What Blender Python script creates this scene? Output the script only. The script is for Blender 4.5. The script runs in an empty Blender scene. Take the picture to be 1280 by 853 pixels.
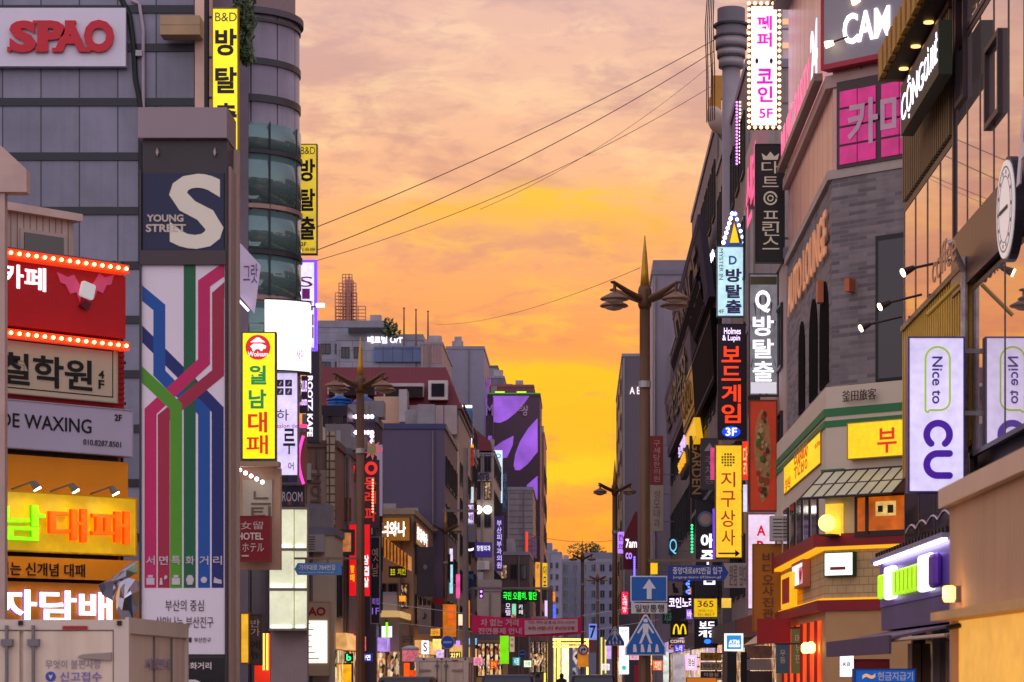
import bpy, math, random
from mathutils import Vector, Matrix
random.seed(7)
SC = bpy.context.scene
COL = SC.collection
# ------------------------------------------------------------------ camera, sky, sun, exposure
F, VX, VY, EYE = 3022.0, 725.0, 838.0, 2.0          # focal length and vanishing point in photo pixels, eye height in m
cd = bpy.data.cameras.new('camera')
cam = bpy.data.objects.new('camera', cd); COL.objects.link(cam)
cam.location = (0, 0, EYE); cam.rotation_euler = (math.radians(90), 0, 0)
cd.sensor_width = 36; cd.lens = F / 1280 * 36
cd.shift_x = -(VX - 640) / 1280; cd.shift_y = (VY - 426.5) / 1280
cd.clip_start = 0.5; cd.clip_end = 20000
cd.dof.use_dof = True; cd.dof.focus_distance = 52; cd.dof.aperture_fstop = 4.5
SC.camera = cam

def lin(c):
    c = c / 255.0
    return c / 12.92 if c <= .04045 else ((c + .055) / 1.055) ** 2.4
def L3(rgb): return (lin(rgb[0]), lin(rgb[1]), lin(rgb[2]), 1)

W = bpy.data.worlds.new('World'); SC.world = W; W.use_nodes = True
nt = W.node_tree; nt.nodes.clear()
def N(t, **k):
    n = nt.nodes.new(t)
    for a, b in k.items(): setattr(n, a, b)
    return n
def math_(op, a, b=None, c=None):
    n = N('ShaderNodeMath', operation=op)
    for i, v in enumerate((a, b, c)):
        if v is None: continue
        if isinstance(v, (int, float)): n.inputs[i].default_value = v
        else: nt.links.new(v, n.inputs[i])
    return n.outputs[0]
def mixc(f, a, b):
    n = N('ShaderNodeMix', data_type='RGBA')
    for s, v in ((0, f), (6, a), (7, b)):
        if isinstance(v, (int, float)): n.inputs[s].default_value = v
        elif isinstance(v, tuple): n.inputs[s].default_value = v
        else: nt.links.new(v, n.inputs[s])
    return n.outputs[2]
def noise(vec, scale, detail, rough=.55, dist=0):
    n = N('ShaderNodeTexNoise'); n.inputs['Scale'].default_value = scale; n.inputs['Detail'].default_value = detail
    n.inputs['Roughness'].default_value = rough; n.inputs['Distortion'].default_value = dist
    nt.links.new(vec, n.inputs['Vector']); return n.outputs['Fac']
def smooth(v, a, b):
    n = N('ShaderNodeMapRange', interpolation_type='SMOOTHSTEP')
    nt.links.new(v, n.inputs[0]); n.inputs[1].default_value = a; n.inputs[2].default_value = b
    return n.outputs[0]
tc = N('ShaderNodeTexCoord'); sep = N('ShaderNodeSeparateXYZ'); nt.links.new(tc.outputs['Generated'], sep.inputs[0])
dx, dy, dz = sep.outputs
def ramp(v, stops):
    r = N('ShaderNodeValToRGB'); e = r.color_ramp.elements
    while len(e) < len(stops): e.new(.5)
    for el, (p, c) in zip(e, stops): el.position = p; el.color = L3(c)
    nt.links.new(v, r.inputs[0]); return r.outputs[0]
base = ramp(dz, [(0, (252, 134, 44)), (.06, (252, 142, 50)), (.10, (248, 146, 66)), (.135, (246, 150, 82)), (.16, (250, 166, 100)), (.20, (248, 184, 138)), (.235, (244, 192, 162)), (.28, (232, 186, 174)), (.36, (222, 184, 182)), (.6, (196, 184, 210)), (1, (186, 182, 218))])
mp = N('ShaderNodeMapping'); mp.inputs['Scale'].default_value = (5, 5, 15); mp.inputs['Rotation'].default_value = (0, math.radians(-14), 0); nt.links.new(tc.outputs['Generated'], mp.inputs[0])
n1 = noise(mp.outputs[0], 2.3, 9, .6, .35)
mp2 = N('ShaderNodeMapping'); mp2.inputs['Scale'].default_value = (11, 11, 34); mp2.inputs['Location'].default_value = (3.1, 0, 1.7); mp2.inputs['Rotation'].default_value = (0, math.radians(-10), 0); nt.links.new(tc.outputs['Generated'], mp2.inputs[0])
n2 = noise(mp2.outputs[0], 2.2, 8, .6, .5)
mp3 = N('ShaderNodeMapping'); mp3.inputs['Scale'].default_value = (20, 20, 60); mp3.inputs['Location'].default_value = (1, 5, 0); nt.links.new(tc.outputs['Generated'], mp3.inputs[0])
n3 = noise(mp3.outputs[0], 2.6, 6, .6, .3)
grey = math_('MULTIPLY', smooth(n1, .45, .62), .85)
greycol = ramp(dz, [(0, (228, 122, 54)), (.09, (222, 126, 76)), (.14, (212, 130, 98)), (.17, (210, 140, 118)), (.21, (210, 154, 138)), (.27, (208, 168, 166)), (.6, (180, 168, 186))])
c = mixc(grey, base, greycol)
lit = math_('MULTIPLY', smooth(n2, .48, .66), .72)
litcol = ramp(dz, [(0, (255, 160, 50)), (.1, (255, 178, 36)), (.17, (255, 190, 84)), (.21, (255, 208, 154)), (.27, (250, 210, 180)), (.6, (200, 180, 196))])
c = mixc(lit, c, litcol)
dk = math_('MULTIPLY', smooth(n3, .5, .7), .5)
c = mixc(dk, c, greycol)
def glow(px, py, rx, rz, k, col, c):
    # a band of cloud lit by the sunken sun at a fixed bearing of the sky
    ax = (px - VX) / F; az = (VY - py) / F
    a = math_('DIVIDE', math_('SUBTRACT', dx, ax), rx); b = math_('DIVIDE', math_('SUBTRACT', dz, az), rz)
    d = math_('ADD', math_('MULTIPLY', a, a), math_('MULTIPLY', b, b))
    g = math_('EXPONENT', math_('MULTIPLY', d, -1.0))
    g = math_('MULTIPLY', g, math_('ADD', math_('MULTIPLY_ADD', n2, 2.6, -.75), math_('MULTIPLY_ADD', n3, 1.6, -.55)))
    g = math_('MULTIPLY', g, k); g = math_('MINIMUM', math_('MAXIMUM', g, 0), .92)
    g = math_('MULTIPLY', g, smooth(dy, 0, .6))
    return mixc(g, c, L3(col))
c = glow(690, 490, .034, .010, 2.3, (255, 192, 0), c)
c = glow(715, 545, .024, .017, 1.9, (255, 180, 0), c)
c = glow(715, 590, .022, .006, 1.8, (255, 196, 10), c)
c = glow(710, 265, .032, .007, 1.6, (255, 196, 50), c)
c = glow(600, 275, .05, .004, 1.0, (255, 184, 70), c)
c = glow(800, 300, .02, .008, .8, (255, 176, 60), c)
c = glow(560, 292, .06, .006, .7, (255, 184, 84), c)
c = glow(700, 690, .05, .016, .8, (255, 146, 34), c)
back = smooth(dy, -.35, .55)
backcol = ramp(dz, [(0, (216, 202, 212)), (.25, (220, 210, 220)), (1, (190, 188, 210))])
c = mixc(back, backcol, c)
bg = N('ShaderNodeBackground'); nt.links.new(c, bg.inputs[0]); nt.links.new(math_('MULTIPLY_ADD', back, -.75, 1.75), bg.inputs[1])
sky = N('ShaderNodeTexSky', sky_type='NISHITA'); sky.sun_disc = False
SUN_EL, SUN_AZ = math.radians(3.0), math.radians(-1.5)   # low over the end of the street
sky.sun_elevation = SUN_EL; sky.sun_rotation = SUN_AZ
bg2 = N('ShaderNodeBackground'); nt.links.new(sky.outputs[0], bg2.inputs[0]); bg2.inputs[1].default_value = .006
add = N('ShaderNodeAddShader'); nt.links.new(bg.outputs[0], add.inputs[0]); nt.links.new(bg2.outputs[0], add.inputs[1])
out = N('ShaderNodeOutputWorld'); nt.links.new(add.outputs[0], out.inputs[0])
sd = bpy.data.lights.new('sun', 'SUN'); sd.energy = .35; sd.angle = math.radians(12); sd.color = (1, .62, .32)
sun = bpy.data.objects.new('sun', sd); COL.objects.link(sun)
sun.rotation_euler = Vector((math.sin(SUN_AZ) * math.cos(SUN_EL), math.cos(SUN_AZ) * math.cos(SUN_EL), math.sin(SUN_EL))).to_track_quat('Z', 'Y').to_euler()
vs = SC.view_settings
SC.display_settings.display_device = 'sRGB'; vs.view_transform = 'Standard'; vs.look = 'None'; vs.exposure = 0; vs.gamma = 1; vs.use_curve_mapping = False
SC.render.engine = 'CYCLES'
SC.cycles.use_denoising = True; SC.cycles.max_bounces = 6; SC.cycles.sample_clamp_indirect = 4; SC.cycles.sample_clamp_direct = 0
SC.cycles.caustics_reflective = False; SC.cycles.caustics_refractive = False

# ------------------------------------------------------------------ materials
_mats = {}
def _new(name):
    m = bpy.data.materials.new(name); m.use_nodes = True; t = m.node_tree
    return m, t, t.nodes['Principled BSDF']
def _lnk(t, a, b): t.links.new(a, b)
def D(r, g, b, rough=.6, var=.16, metal=0, sc=1.3, grime=.0, spec=.4, bump=0):
    """painted / plain surface of that base colour (sRGB) with uneven wear"""
    k = ('D', r, g, b, rough, var, metal, sc, grime, spec, bump)
    if k in _mats: return _mats[k]
    m, t, p = _new('surface'); _mats[k] = m; rgb = (r, g, b)
    co = t.nodes.new('ShaderNodeTexCoord')
    n = t.nodes.new('ShaderNodeTexNoise'); n.inputs['Scale'].default_value = sc; n.inputs['Detail'].default_value = 7; n.inputs['Roughness'].default_value = .65
    _lnk(t, co.outputs['Object'], n.inputs['Vector'])
    mr = t.nodes.new('ShaderNodeMapRange'); mr.inputs[1].default_value = .3; mr.inputs[2].default_value = .7; mr.inputs[3].default_value = 1 - var; mr.inputs[4].default_value = 1 + var * .6
    _lnk(t, n.outputs['Fac'], mr.inputs[0])
    fac = mr.outputs[0]
    if grime:
        mpn = t.nodes.new('ShaderNodeMapping'); mpn.inputs['Scale'].default_value = (3.2, 3.2, .22); _lnk(t, co.outputs['Object'], mpn.inputs[0])
        g = t.nodes.new('ShaderNodeTexNoise'); g.inputs['Scale'].default_value = 1.6; g.inputs['Detail'].default_value = 6; _lnk(t, mpn.outputs[0], g.inputs['Vector'])
        gr = t.nodes.new('ShaderNodeMapRange'); gr.inputs[1].default_value = .45; gr.inputs[2].default_value = .75; gr.inputs[3].default_value = 1; gr.inputs[4].default_value = 1 - grime
        _lnk(t, g.outputs['Fac'], gr.inputs[0])
        mu = t.nodes.new('ShaderNodeMath'); mu.operation = 'MULTIPLY'; _lnk(t, fac, mu.inputs[0]); _lnk(t, gr.outputs[0], mu.inputs[1]); fac = mu.outputs[0]
    vm = t.nodes.new('ShaderNodeVectorMath'); vm.operation = 'SCALE'; vm.inputs[0].default_value = L3(rgb)[:3]; _lnk(t, fac, vm.inputs['Scale'])
    _lnk(t, vm.outputs[0], p.inputs['Base Color'])
    p.inputs['Roughness'].default_value = rough; p.inputs['Metallic'].default_value = metal; p.inputs['Specular IOR Level'].default_value = spec
    if bump:
        b_ = t.nodes.new('ShaderNodeBump'); b_.inputs['Strength'].default_value = bump; b_.inputs['Distance'].default_value = .02
        n4 = t.nodes.new('ShaderNodeTexNoise'); n4.inputs['Scale'].default_value = 22; n4.inputs['Detail'].default_value = 4; _lnk(t, co.outputs['Object'], n4.inputs['Vector'])
        _lnk(t, n4.outputs['Fac'], b_.inputs['Height']); _lnk(t, b_.outputs[0], p.inputs['Normal'])
    return m
def E(r, g, b, k=1.0, var=.0, sc=2.2, base=.5):
    """self-lit sign face, tube or lettering; var = unevenness of the lamps behind the face"""
    key = ('E', r, g, b, k, var, sc, base)
    if key in _mats: return _mats[key]
    m, t, p = _new('lit'); _mats[key] = m
    col = L3((r, g, b))
    p.inputs['Base Color'].default_value = (col[0] * base, col[1] * base, col[2] * base, 1); p.inputs['Roughness'].default_value = .35
    p.inputs['Emission Color'].default_value = col; p.inputs['Emission Strength'].default_value = k
    if var:
        co = t.nodes.new('ShaderNodeTexCoord'); n = t.nodes.new('ShaderNodeTexNoise'); n.inputs['Scale'].default_value = sc; n.inputs['Detail'].default_value = 2
        _lnk(t, co.outputs['Object'], n.inputs['Vector'])
        mr = t.nodes.new('ShaderNodeMapRange'); mr.inputs[1].default_value = .3; mr.inputs[2].default_value = .7; mr.inputs[3].default_value = k * (1 - var); mr.inputs[4].default_value = k * (1 + var)
        n6 = t.nodes.new('ShaderNodeTexNoise'); n6.inputs['Scale'].default_value = 9; n6.inputs['Detail'].default_value = 5; _lnk(t, co.outputs['Object'], n6.inputs['Vector'])   # dust on the acrylic
        m6 = t.nodes.new('ShaderNodeMapRange'); m6.inputs[1].default_value = .3; m6.inputs[2].default_value = .7; m6.inputs[3].default_value = .86; m6.inputs[4].default_value = 1.1; _lnk(t, n6.outputs['Fac'], m6.inputs[0])
        mu = t.nodes.new('ShaderNodeMath'); mu.operation = 'MULTIPLY'; _lnk(t, mr.outputs[0], mu.inputs[0]); _lnk(t, m6.outputs[0], mu.inputs[1])
        _lnk(t, n.outputs['Fac'], mr.inputs[0]); _lnk(t, mu.outputs[0], p.inputs['Emission Strength'])
    return m
def BR(c1, c2, mortar, bw, bh, ms=.02, rough=.8, bump=.4, var=.5, off=.5, metal=0, zoff=0):
    """bricks, tiles, cladding panels: a grid of bw x bh m on any upright wall"""
    k = ('B', c1, c2, mortar, bw, bh, ms, rough, off, zoff)
    if k in _mats: return _mats[k]
    m, t, p = _new('masonry'); _mats[k] = m
    co = t.nodes.new('ShaderNodeTexCoord'); s = t.nodes.new('ShaderNodeSeparateXYZ'); _lnk(t, co.outputs['Object'], s.inputs[0])
    ad = t.nodes.new('ShaderNodeMath'); _lnk(t, s.outputs[0], ad.inputs[0]); _lnk(t, s.outputs[1], ad.inputs[1])
    cb = t.nodes.new('ShaderNodeCombineXYZ'); _lnk(t, ad.outputs[0], cb.inputs[0]); za = t.nodes.new('ShaderNodeMath'); za.inputs[1].default_value = -zoff; _lnk(t, s.outputs[2], za.inputs[0]); _lnk(t, za.outputs[0], cb.inputs[1])
    b = t.nodes.new('ShaderNodeTexBrick'); _lnk(t, cb.outputs[0], b.inputs['Vector'])
    b.offset = off; b.inputs['Scale'].default_value = 1; b.inputs['Brick Width'].default_value = bw; b.inputs['Row Height'].default_value = bh
    b.inputs['Mortar Size'].default_value = ms; b.inputs['Color1'].default_value = L3(c1); b.inputs['Color2'].default_value = L3(c2); b.inputs['Mortar'].default_value = L3(mortar); b.inputs['Bias'].default_value = -.2
    n = t.nodes.new('ShaderNodeTexNoise'); n.inputs['Scale'].default_value = .8; n.inputs['Detail'].default_value = 7; n.inputs['Roughness'].default_value = .65; _lnk(t, co.outputs['Object'], n.inputs['Vector'])
    mr = t.nodes.new('ShaderNodeMapRange'); mr.inputs[1].default_value = .3; mr.inputs[2].default_value = .7; mr.inputs[3].default_value = .78; mr.inputs[4].default_value = 1.12; _lnk(t, n.outputs['Fac'], mr.inputs[0])
    mg = t.nodes.new('ShaderNodeMapping'); mg.inputs['Scale'].default_value = (2.6, 2.6, .12); _lnk(t, co.outputs['Object'], mg.inputs[0])
    n5 = t.nodes.new('ShaderNodeTexNoise'); n5.inputs['Scale'].default_value = 1.3; n5.inputs['Detail'].default_value = 7; n5.inputs['Roughness'].default_value = .7; _lnk(t, mg.outputs[0], n5.inputs['Vector'])
    mr5 = t.nodes.new('ShaderNodeMapRange'); mr5.inputs[1].default_value = .45; mr5.inputs[2].default_value = .72; mr5.inputs[3].default_value = 1.03; mr5.inputs[4].default_value = .86; _lnk(t, n5.outputs['Fac'], mr5.inputs[0])
    mm = t.nodes.new('ShaderNodeMath'); mm.operation = 'MULTIPLY'; _lnk(t, mr.outputs[0], mm.inputs[0]); _lnk(t, mr5.outputs[0], mm.inputs[1])
    vm = t.nodes.new('ShaderNodeVectorMath'); vm.operation = 'SCALE'; _lnk(t, b.outputs['Color'], vm.inputs[0]); _lnk(t, mm.outputs[0], vm.inputs['Scale'])
    _lnk(t, vm.outputs[0], p.inputs['Base Color']); p.inputs['Roughness'].default_value = rough; p.inputs['Metallic'].default_value = metal
    bp = t.nodes.new('ShaderNodeBump'); bp.inputs['Strength'].default_value = bump; bp.inputs['Distance'].default_value = .02; bp.invert = True
    _lnk(t, b.outputs['Fac'], bp.inputs['Height']); _lnk(t, bp.outputs[0], p.inputs['Normal'])
    return m
def GL(r, g, b, rough=.04, metal=.0, ior=1.6, bump=.03):
    k = ('G', r, g, b, rough, metal, ior)
    if k in _mats: return _mats[k]
    m, t, p = _new('glass_pane'); _mats[k] = m
    p.inputs['Base Color'].default_value = L3((r, g, b)); p.inputs['Roughness'].default_value = rough; p.inputs['Metallic'].default_value = metal; p.inputs['IOR'].default_value = ior
    co = t.nodes.new('ShaderNodeTexCoord'); n = t.nodes.new('ShaderNodeTexNoise'); n.inputs['Scale'].default_value = .7; n.inputs['Detail'].default_value = 1; _lnk(t, co.outputs['Object'], n.inputs['Vector'])
    bp = t.nodes.new('ShaderNodeBump'); bp.inputs['Strength'].default_value = bump; bp.inputs['Distance'].default_value = .05; _lnk(t, n.outputs['Fac'], bp.inputs['Height']); _lnk(t, bp.outputs[0], p.inputs['Normal'])
    return m
def SHOP(k=1.0, sc=5, warm=1):
    """lit shop interior behind a pane: goods, people and lamps as blotches of warm light"""
    key = ('S', k, sc, warm)
    if key in _mats: return _mats[key]
    m, t, p = _new('lit_interior'); _mats[key] = m
    co = t.nodes.new('ShaderNodeTexCoord'); mp_ = t.nodes.new('ShaderNodeMapping'); mp_.inputs['Scale'].default_value = (1.6, 1.6, .9); _lnk(t, co.outputs['Object'], mp_.inputs[0])
    v = t.nodes.new('ShaderNodeTexVoronoi'); v.inputs['Scale'].default_value = sc; _lnk(t, mp_.outputs[0], v.inputs['Vector'])
    r = t.nodes.new('ShaderNodeValToRGB'); e = r.color_ramp.elements; cs = [(20, 14, 16), (120, 70, 40), (255, 190, 110), (60, 40, 44), (255, 236, 200), (150, 90, 60)] if warm else [(24, 20, 30), (120, 110, 130), (250, 240, 250), (70, 50, 80), (255, 226, 200), (60, 70, 100)]
    while len(e) < len(cs): e.new(.5)
    for i, c_ in enumerate(cs): e[i].position = .12 + i * .14; e[i].color = L3(c_)
    sp_ = t.nodes.new('ShaderNodeSeparateColor'); _lnk(t, v.outputs['Color'], sp_.inputs[0]); _lnk(t, sp_.outputs[0], r.inputs[0])
    _lnk(t, r.outputs[0], p.inputs['Emission Color']); p.inputs['Emission Strength'].default_value = k; p.inputs['Base Color'].default_value = (.04, .03, .03, 1); p.inputs['Roughness'].default_value = .1
    return m
def leaf_mat():
    if 'leaf' in _mats: return _mats['leaf']
    m, t, p = _new('leaf'); _mats['leaf'] = m
    co = t.nodes.new('ShaderNodeTexCoord'); n = t.nodes.new('ShaderNodeTexNoise'); n.inputs['Scale'].default_value = 3; _lnk(t, co.outputs['Object'], n.inputs['Vector'])
    r = t.nodes.new('ShaderNodeValToRGB'); r.color_ramp.elements[0].color = (.02, .045, .015, 1); r.color_ramp.elements[1].color = (.07, .11, .03, 1); _lnk(t, n.outputs['Fac'], r.inputs[0]); _lnk(t, r.outputs[0], p.inputs['Base Color'])
    p.inputs['Roughness'].default_value = .6
    return m
DK = D(34, 32, 38, .45); MET = D(120, 112, 116, .4, .15, .6); BLK = D(14, 13, 16, .5); WHT = D(225, 220, 224, .5); LAV = D(196, 188, 204, .5)
CREAM = D(214, 200, 178, .6); GREY = D(128, 124, 134, .6)
KG = GL(38, 36, 44, .05, 0, 1.5)

# ------------------------------------------------------------------ planes: pixel -> point on an upright plane at its real depth
class PL:
    def __init__(s, x, y, ang):
        s.x, s.y, s.ang = x, y, math.radians(ang); s.dx, s.dy = math.cos(s.ang), math.sin(s.ang)
    def hit(s, px, py=VY):
        r = (px - VX) / F                                   # x = r*t, y = t
        # x+ s*dx = r*(y + s*dy)
        q = (r * s.y - s.x) / (s.dx - r * s.dy); t = s.y + q * s.dy
        return q, EYE + (VY - py) * t / F
    def pt(s, q, w, z): return Vector((s.x + q * s.dx - w * s.dy, s.y + q * s.dy + w * s.dx, z))
    def off(s, w): return PL(s.x - w * s.dy, s.y + w * s.dx, math.degrees(s.ang))   # w>0: deeper into the wall
    def box(s, b):
        q0, z1 = s.hit(b[0], b[1]); _, z0 = s.hit(b[0], b[3]); q1, _ = s.hit(b[2]); return q0, q1, z0, z1
def FR(Y): return PL(0, Y, 0)
RS = PL(5, 0, -90)      # right street front, faces -X
LS = PL(-8.5, 0, 90)    # left street front, faces +X

# ------------------------------------------------------------------ things and parts
ORG = {}
def tag(o, label=None, cat=None, group=None, kind=None):
    if label: o['label'] = label
    if cat: o['category'] = cat
    if group: o['group'] = group
    if kind: o['kind'] = kind
    return o
def thing(name, label, cat, pl, q, w, z, group=None):
    o = bpy.data.objects.new(name, None); COL.objects.link(o); o.empty_display_size = .3
    o.location = pl.pt(q, w, z); o.rotation_euler = (0, 0, pl.ang); ORG[o.name] = (q, w, z)
    return tag(o, label, cat, group)
def org(o):
    while o.parent: o = o.parent
    return ORG.get(o.name, (0, 0, 0))
class MB:
    def __init__(s, fn=None): s.v, s.f, s.m, s.fn = [], [], [], fn
    def add(s, vs, fs, m=0):
        b = len(s.v); s.v += [s.fn(*v) if s.fn else tuple(v) for v in vs]; s.f += [[b + i for i in f] for f in fs]; s.m += [m] * len(fs); return s
    def box(s, x0, x1, y0, y1, z0, z1, m=0):
        return s.add([(x0, y0, z0), (x1, y0, z0), (x1, y1, z0), (x0, y1, z0), (x0, y0, z1), (x1, y0, z1), (x1, y1, z1), (x0, y1, z1)],
                     [(0, 3, 2, 1), (4, 5, 6, 7), (0, 1, 5, 4), (1, 2, 6, 5), (2, 3, 7, 6), (3, 0, 4, 7)], m)
    def prism(s, pts, w0, w1, m=0):                          # outline in (s, z), from w0 (front) to w1
        n = len(pts)
        return s.add([(p[0], w0, p[1]) for p in pts] + [(p[0], w1, p[1]) for p in pts],
                     [list(range(n)), list(range(2 * n - 1, n - 1, -1))] + [(i, i + n, (i + 1) % n + n, (i + 1) % n) for i in range(n)], m)
    def hprism(s, pts, z0, z1, m=0):                         # outline in (s, w)
        n = len(pts)
        return s.add([(p[0], p[1], z0) for p in pts] + [(p[0], p[1], z1) for p in pts],
                     [list(range(n - 1, -1, -1)), list(range(n, 2 * n))] + [(i, (i + 1) % n, (i + 1) % n + n, i + n) for i in range(n)], m)
    def tube(s, p0, p1, r0, r1=None, n=8, m=0):
        r1 = r0 if r1 is None else r1
        p0, p1 = Vector(p0), Vector(p1); d = (p1 - p0).normalized(); a = d.orthogonal().normalized(); b = d.cross(a)
        vs = [p + (a * math.cos(6.28318 * i / n) + b * math.sin(6.28318 * i / n)) * r for p, r in ((p0, r0), (p1, r1)) for i in range(n)]
        return s.add(vs, [(i, (i + 1) % n, (i + 1) % n + n, i + n) for i in range(n)] + [list(range(n - 1, -1, -1)), list(range(n, 2 * n))], m)
    def path(s, pts, r, n=6, m=0):
        for a, b in zip(pts, pts[1:]): s.tube(a, b, r, r, n, m)
        return s
    def lathe(s, prof, cx, cy, n=20, m=0):                   # prof: (radius, z) upward
        vs, fs = [], []
        for r, z in prof: vs += [(cx + r * math.cos(6.28318 * i / n), cy + r * math.sin(6.28318 * i / n), z) for i in range(n)]
        for j in range(len(prof) - 1): fs += [(j * n + i, j * n + (i + 1) % n, (j + 1) * n + (i + 1) % n, (j + 1) * n + i) for i in range(n)]
        fs += [list(range(n - 1, -1, -1)), [(len(prof) - 1) * n + i for i in range(n)]]
        return s.add(vs, fs, m)
    def build(s, name, mats, par=None, smooth=False, bevel=0):
        me = bpy.data.meshes.new(name); q, w, z = org(par) if par else (0, 0, 0)
        me.from_pydata([(a - q, b - w, c_ - z) for a, b, c_ in s.v], [], s.f)
        if not isinstance(mats, (list, tuple)): mats = [mats]
        for m in mats: me.materials.append(m)
        if len(mats) > 1: me.polygons.foreach_set('material_index', s.m)
        if smooth: me.polygons.foreach_set('use_smooth', [True] * len(s.f))
        me.update()
        o = bpy.data.objects.new(name, me); COL.objects.link(o)
        if par: o.parent = par
        if bevel:
            b = o.modifiers.new('bevel', 'BEVEL'); b.width = bevel; b.segments = 2; b.limit_method = 'ANGLE'
        return o
def top(mb, name, label, cat, mats, pl, q, w, z, group=None, **k):
    """a thing that is one mesh"""
    mb.v = [(a - q, b - w, c_ - z) for a, b, c_ in mb.v]
    o = mb.build(name, mats, None, **k); o.location = pl.pt(q, w, z); o.rotation_euler = (0, 0, pl.ang); return tag(o, label, cat, group)
def dup(root, loc, label=None, rotz=None):
    def cp(o, par):
        n = o.copy(); COL.objects.link(n); n.parent = par
        for ch in o.children: cp(ch, n)
        return n
    r = cp(root, None); r.location = loc
    if rotz is not None: r.rotation_euler = (0, 0, rotz)
    if label: r['label'] = label
    ORG[r.name] = ORG.get(root.name, (0, 0, 0)); return r
def rep(part, offs, par):
    """copies of one part at local offsets"""
    for o in offs:
        n = part.copy(); COL.objects.link(n); n.parent = par; n.location = Vector(part.location) + Vector(o)

# ------------------------------------------------------------------ lettering
_txt = {}
def glyphs(s, bold):
    k = (s, bold)
    if k not in _txt:
        cu = bpy.data.curves.new('letters', 'FONT'); cu.body = s; cu.size = 1; cu.offset = bold; cu.extrude = .5; cu.resolution_u = 3
        o = bpy.data.objects.new('letters', cu); me = bpy.data.meshes.new_from_object(o)
        v = [tuple(p.co) for p in me.vertices]; f = [list(p.vertices) for p in me.polygons]
        bpy.data.objects.remove(o); bpy.data.curves.remove(cu); bpy.data.meshes.remove(me)
        x0, x1, y0, y1 = min(p[0] for p in v), max(p[0] for p in v), min(p[1] for p in v), max(p[1] for p in v)
        _txt[k] = ([((p[0] - x0) / max(x1 - x0, 1e-6), (p[1] - y0) / max(y1 - y0, 1e-6), p[2]) for p in v], f)
    return _txt[k]
def put_text(mb, s, q0, q1, z0, z1, w, d, mode='h', bold=.018, m=0):
    if mode == 'v':
        ch = list(s); n = len(ch); h = (z1 - z0) / n
        for i, c_ in enumerate(ch):
            if c_ == ' ': continue
            mx = (q1 - q0) * (.22 if c_ in 'I1|' else 0)
            put_text(mb, c_, q0 + mx, q1 - mx, z1 - (i + 1) * h + h * .07, z1 - i * h - h * .07, w, d, 'h', bold, m)
        return
    v, f = glyphs(s, bold); out_ = []
    for x, y, e in v:
        if mode == 'r': x, y = y, 1 - x                       # turned a quarter clockwise, reads downward
        out_.append((q0 + x * (q1 - q0), w - (e + .5) * d, z0 + y * (z1 - z0)))
    mb.add(out_, f, m)
def letters(par, pl, s, mat, b, mode='h', bold=.018, w=-.02, d=.03, name='lettering'):
    """b in photo pixels on the plane pl"""
    q0, q1, z0, z1 = pl.box(b); mb = MB(); put_text(mb, s, q0, q1, z0, z1, w, d, mode, bold)
    return mb.build(name, mat, par)

def sign(label, pl, b, face, cab=DK, texts=(), depth=.25, rim=.03, cat='sign', name='shop_sign', group=None, wall=None, px=True, extra=None, tw=-.002):
    """box sign: cabinet, face panel, lettering, and arms back to the wall at world x = wall"""
    q0, q1, z0, z1 = pl.box(b) if px else b
    t = thing(name, label, cat, pl, (q0 + q1) / 2, 0, z0, group)
    c_ = MB(); c_.box(q0, q1, .02, depth, z0, z1)
    if rim:
        c_.box(q0, q1, -.015, .02, z0, z0 + rim).box(q0, q1, -.015, .02, z1 - rim, z1).box(q0, q0 + rim, -.015, .02, z0 + rim, z1 - rim).box(q1 - rim, q1, -.015, .02, z0 + rim, z1 - rim)
    c_.build('cabinet', cab, t)
    MB().box(q0 + rim, q1 - rim, 0, .019, z0 + rim, z1 - rim).build('face_panel', face, t)
    for tx in texts:
        letters(t, pl, tx[0], tx[1], tx[2], tx[3] if len(tx) > 3 else 'h', tx[4] if len(tx) > 4 else .018, tw, .012)
    if wall is not None:                                       # frontal signs only
        a = q1 if abs(wall - q1) < abs(wall - q0) else q0
        if abs(wall - a) > .03:
            for f_ in (.2, .8):
                zz = z0 + (z1 - z0) * f_
                MB().box(min(a, wall), max(a, wall), depth * .4, depth * .4 + .05, zz, zz + .05).build('bracket', MET, t)
    if extra: extra(t, q0, q1, z0, z1)
    return t
def bulbs(t, pts, r, mat, name='bulb'):
    m = MB(); q, w, z = pts[0]; m.lathe([(r * .3, -r * .95), (r * .8, -r * .6), (r, 0), (r * .8, r * .6), (r * .3, r * .95)], 0, 0, 8)
    m.v = [(a + q, b + w, c_ + z) for a, b, c_ in m.v]; o = m.build(name, mat, t, True)
    rep(o, [(p[0] - q, p[1] - w, p[2] - z) for p in pts[1:]], t)
def line_pts(a, b, n): return [tuple(a[i] + (b[i] - a[i]) * k / (n - 1) for i in range(3)) for k in range(n)]

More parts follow.
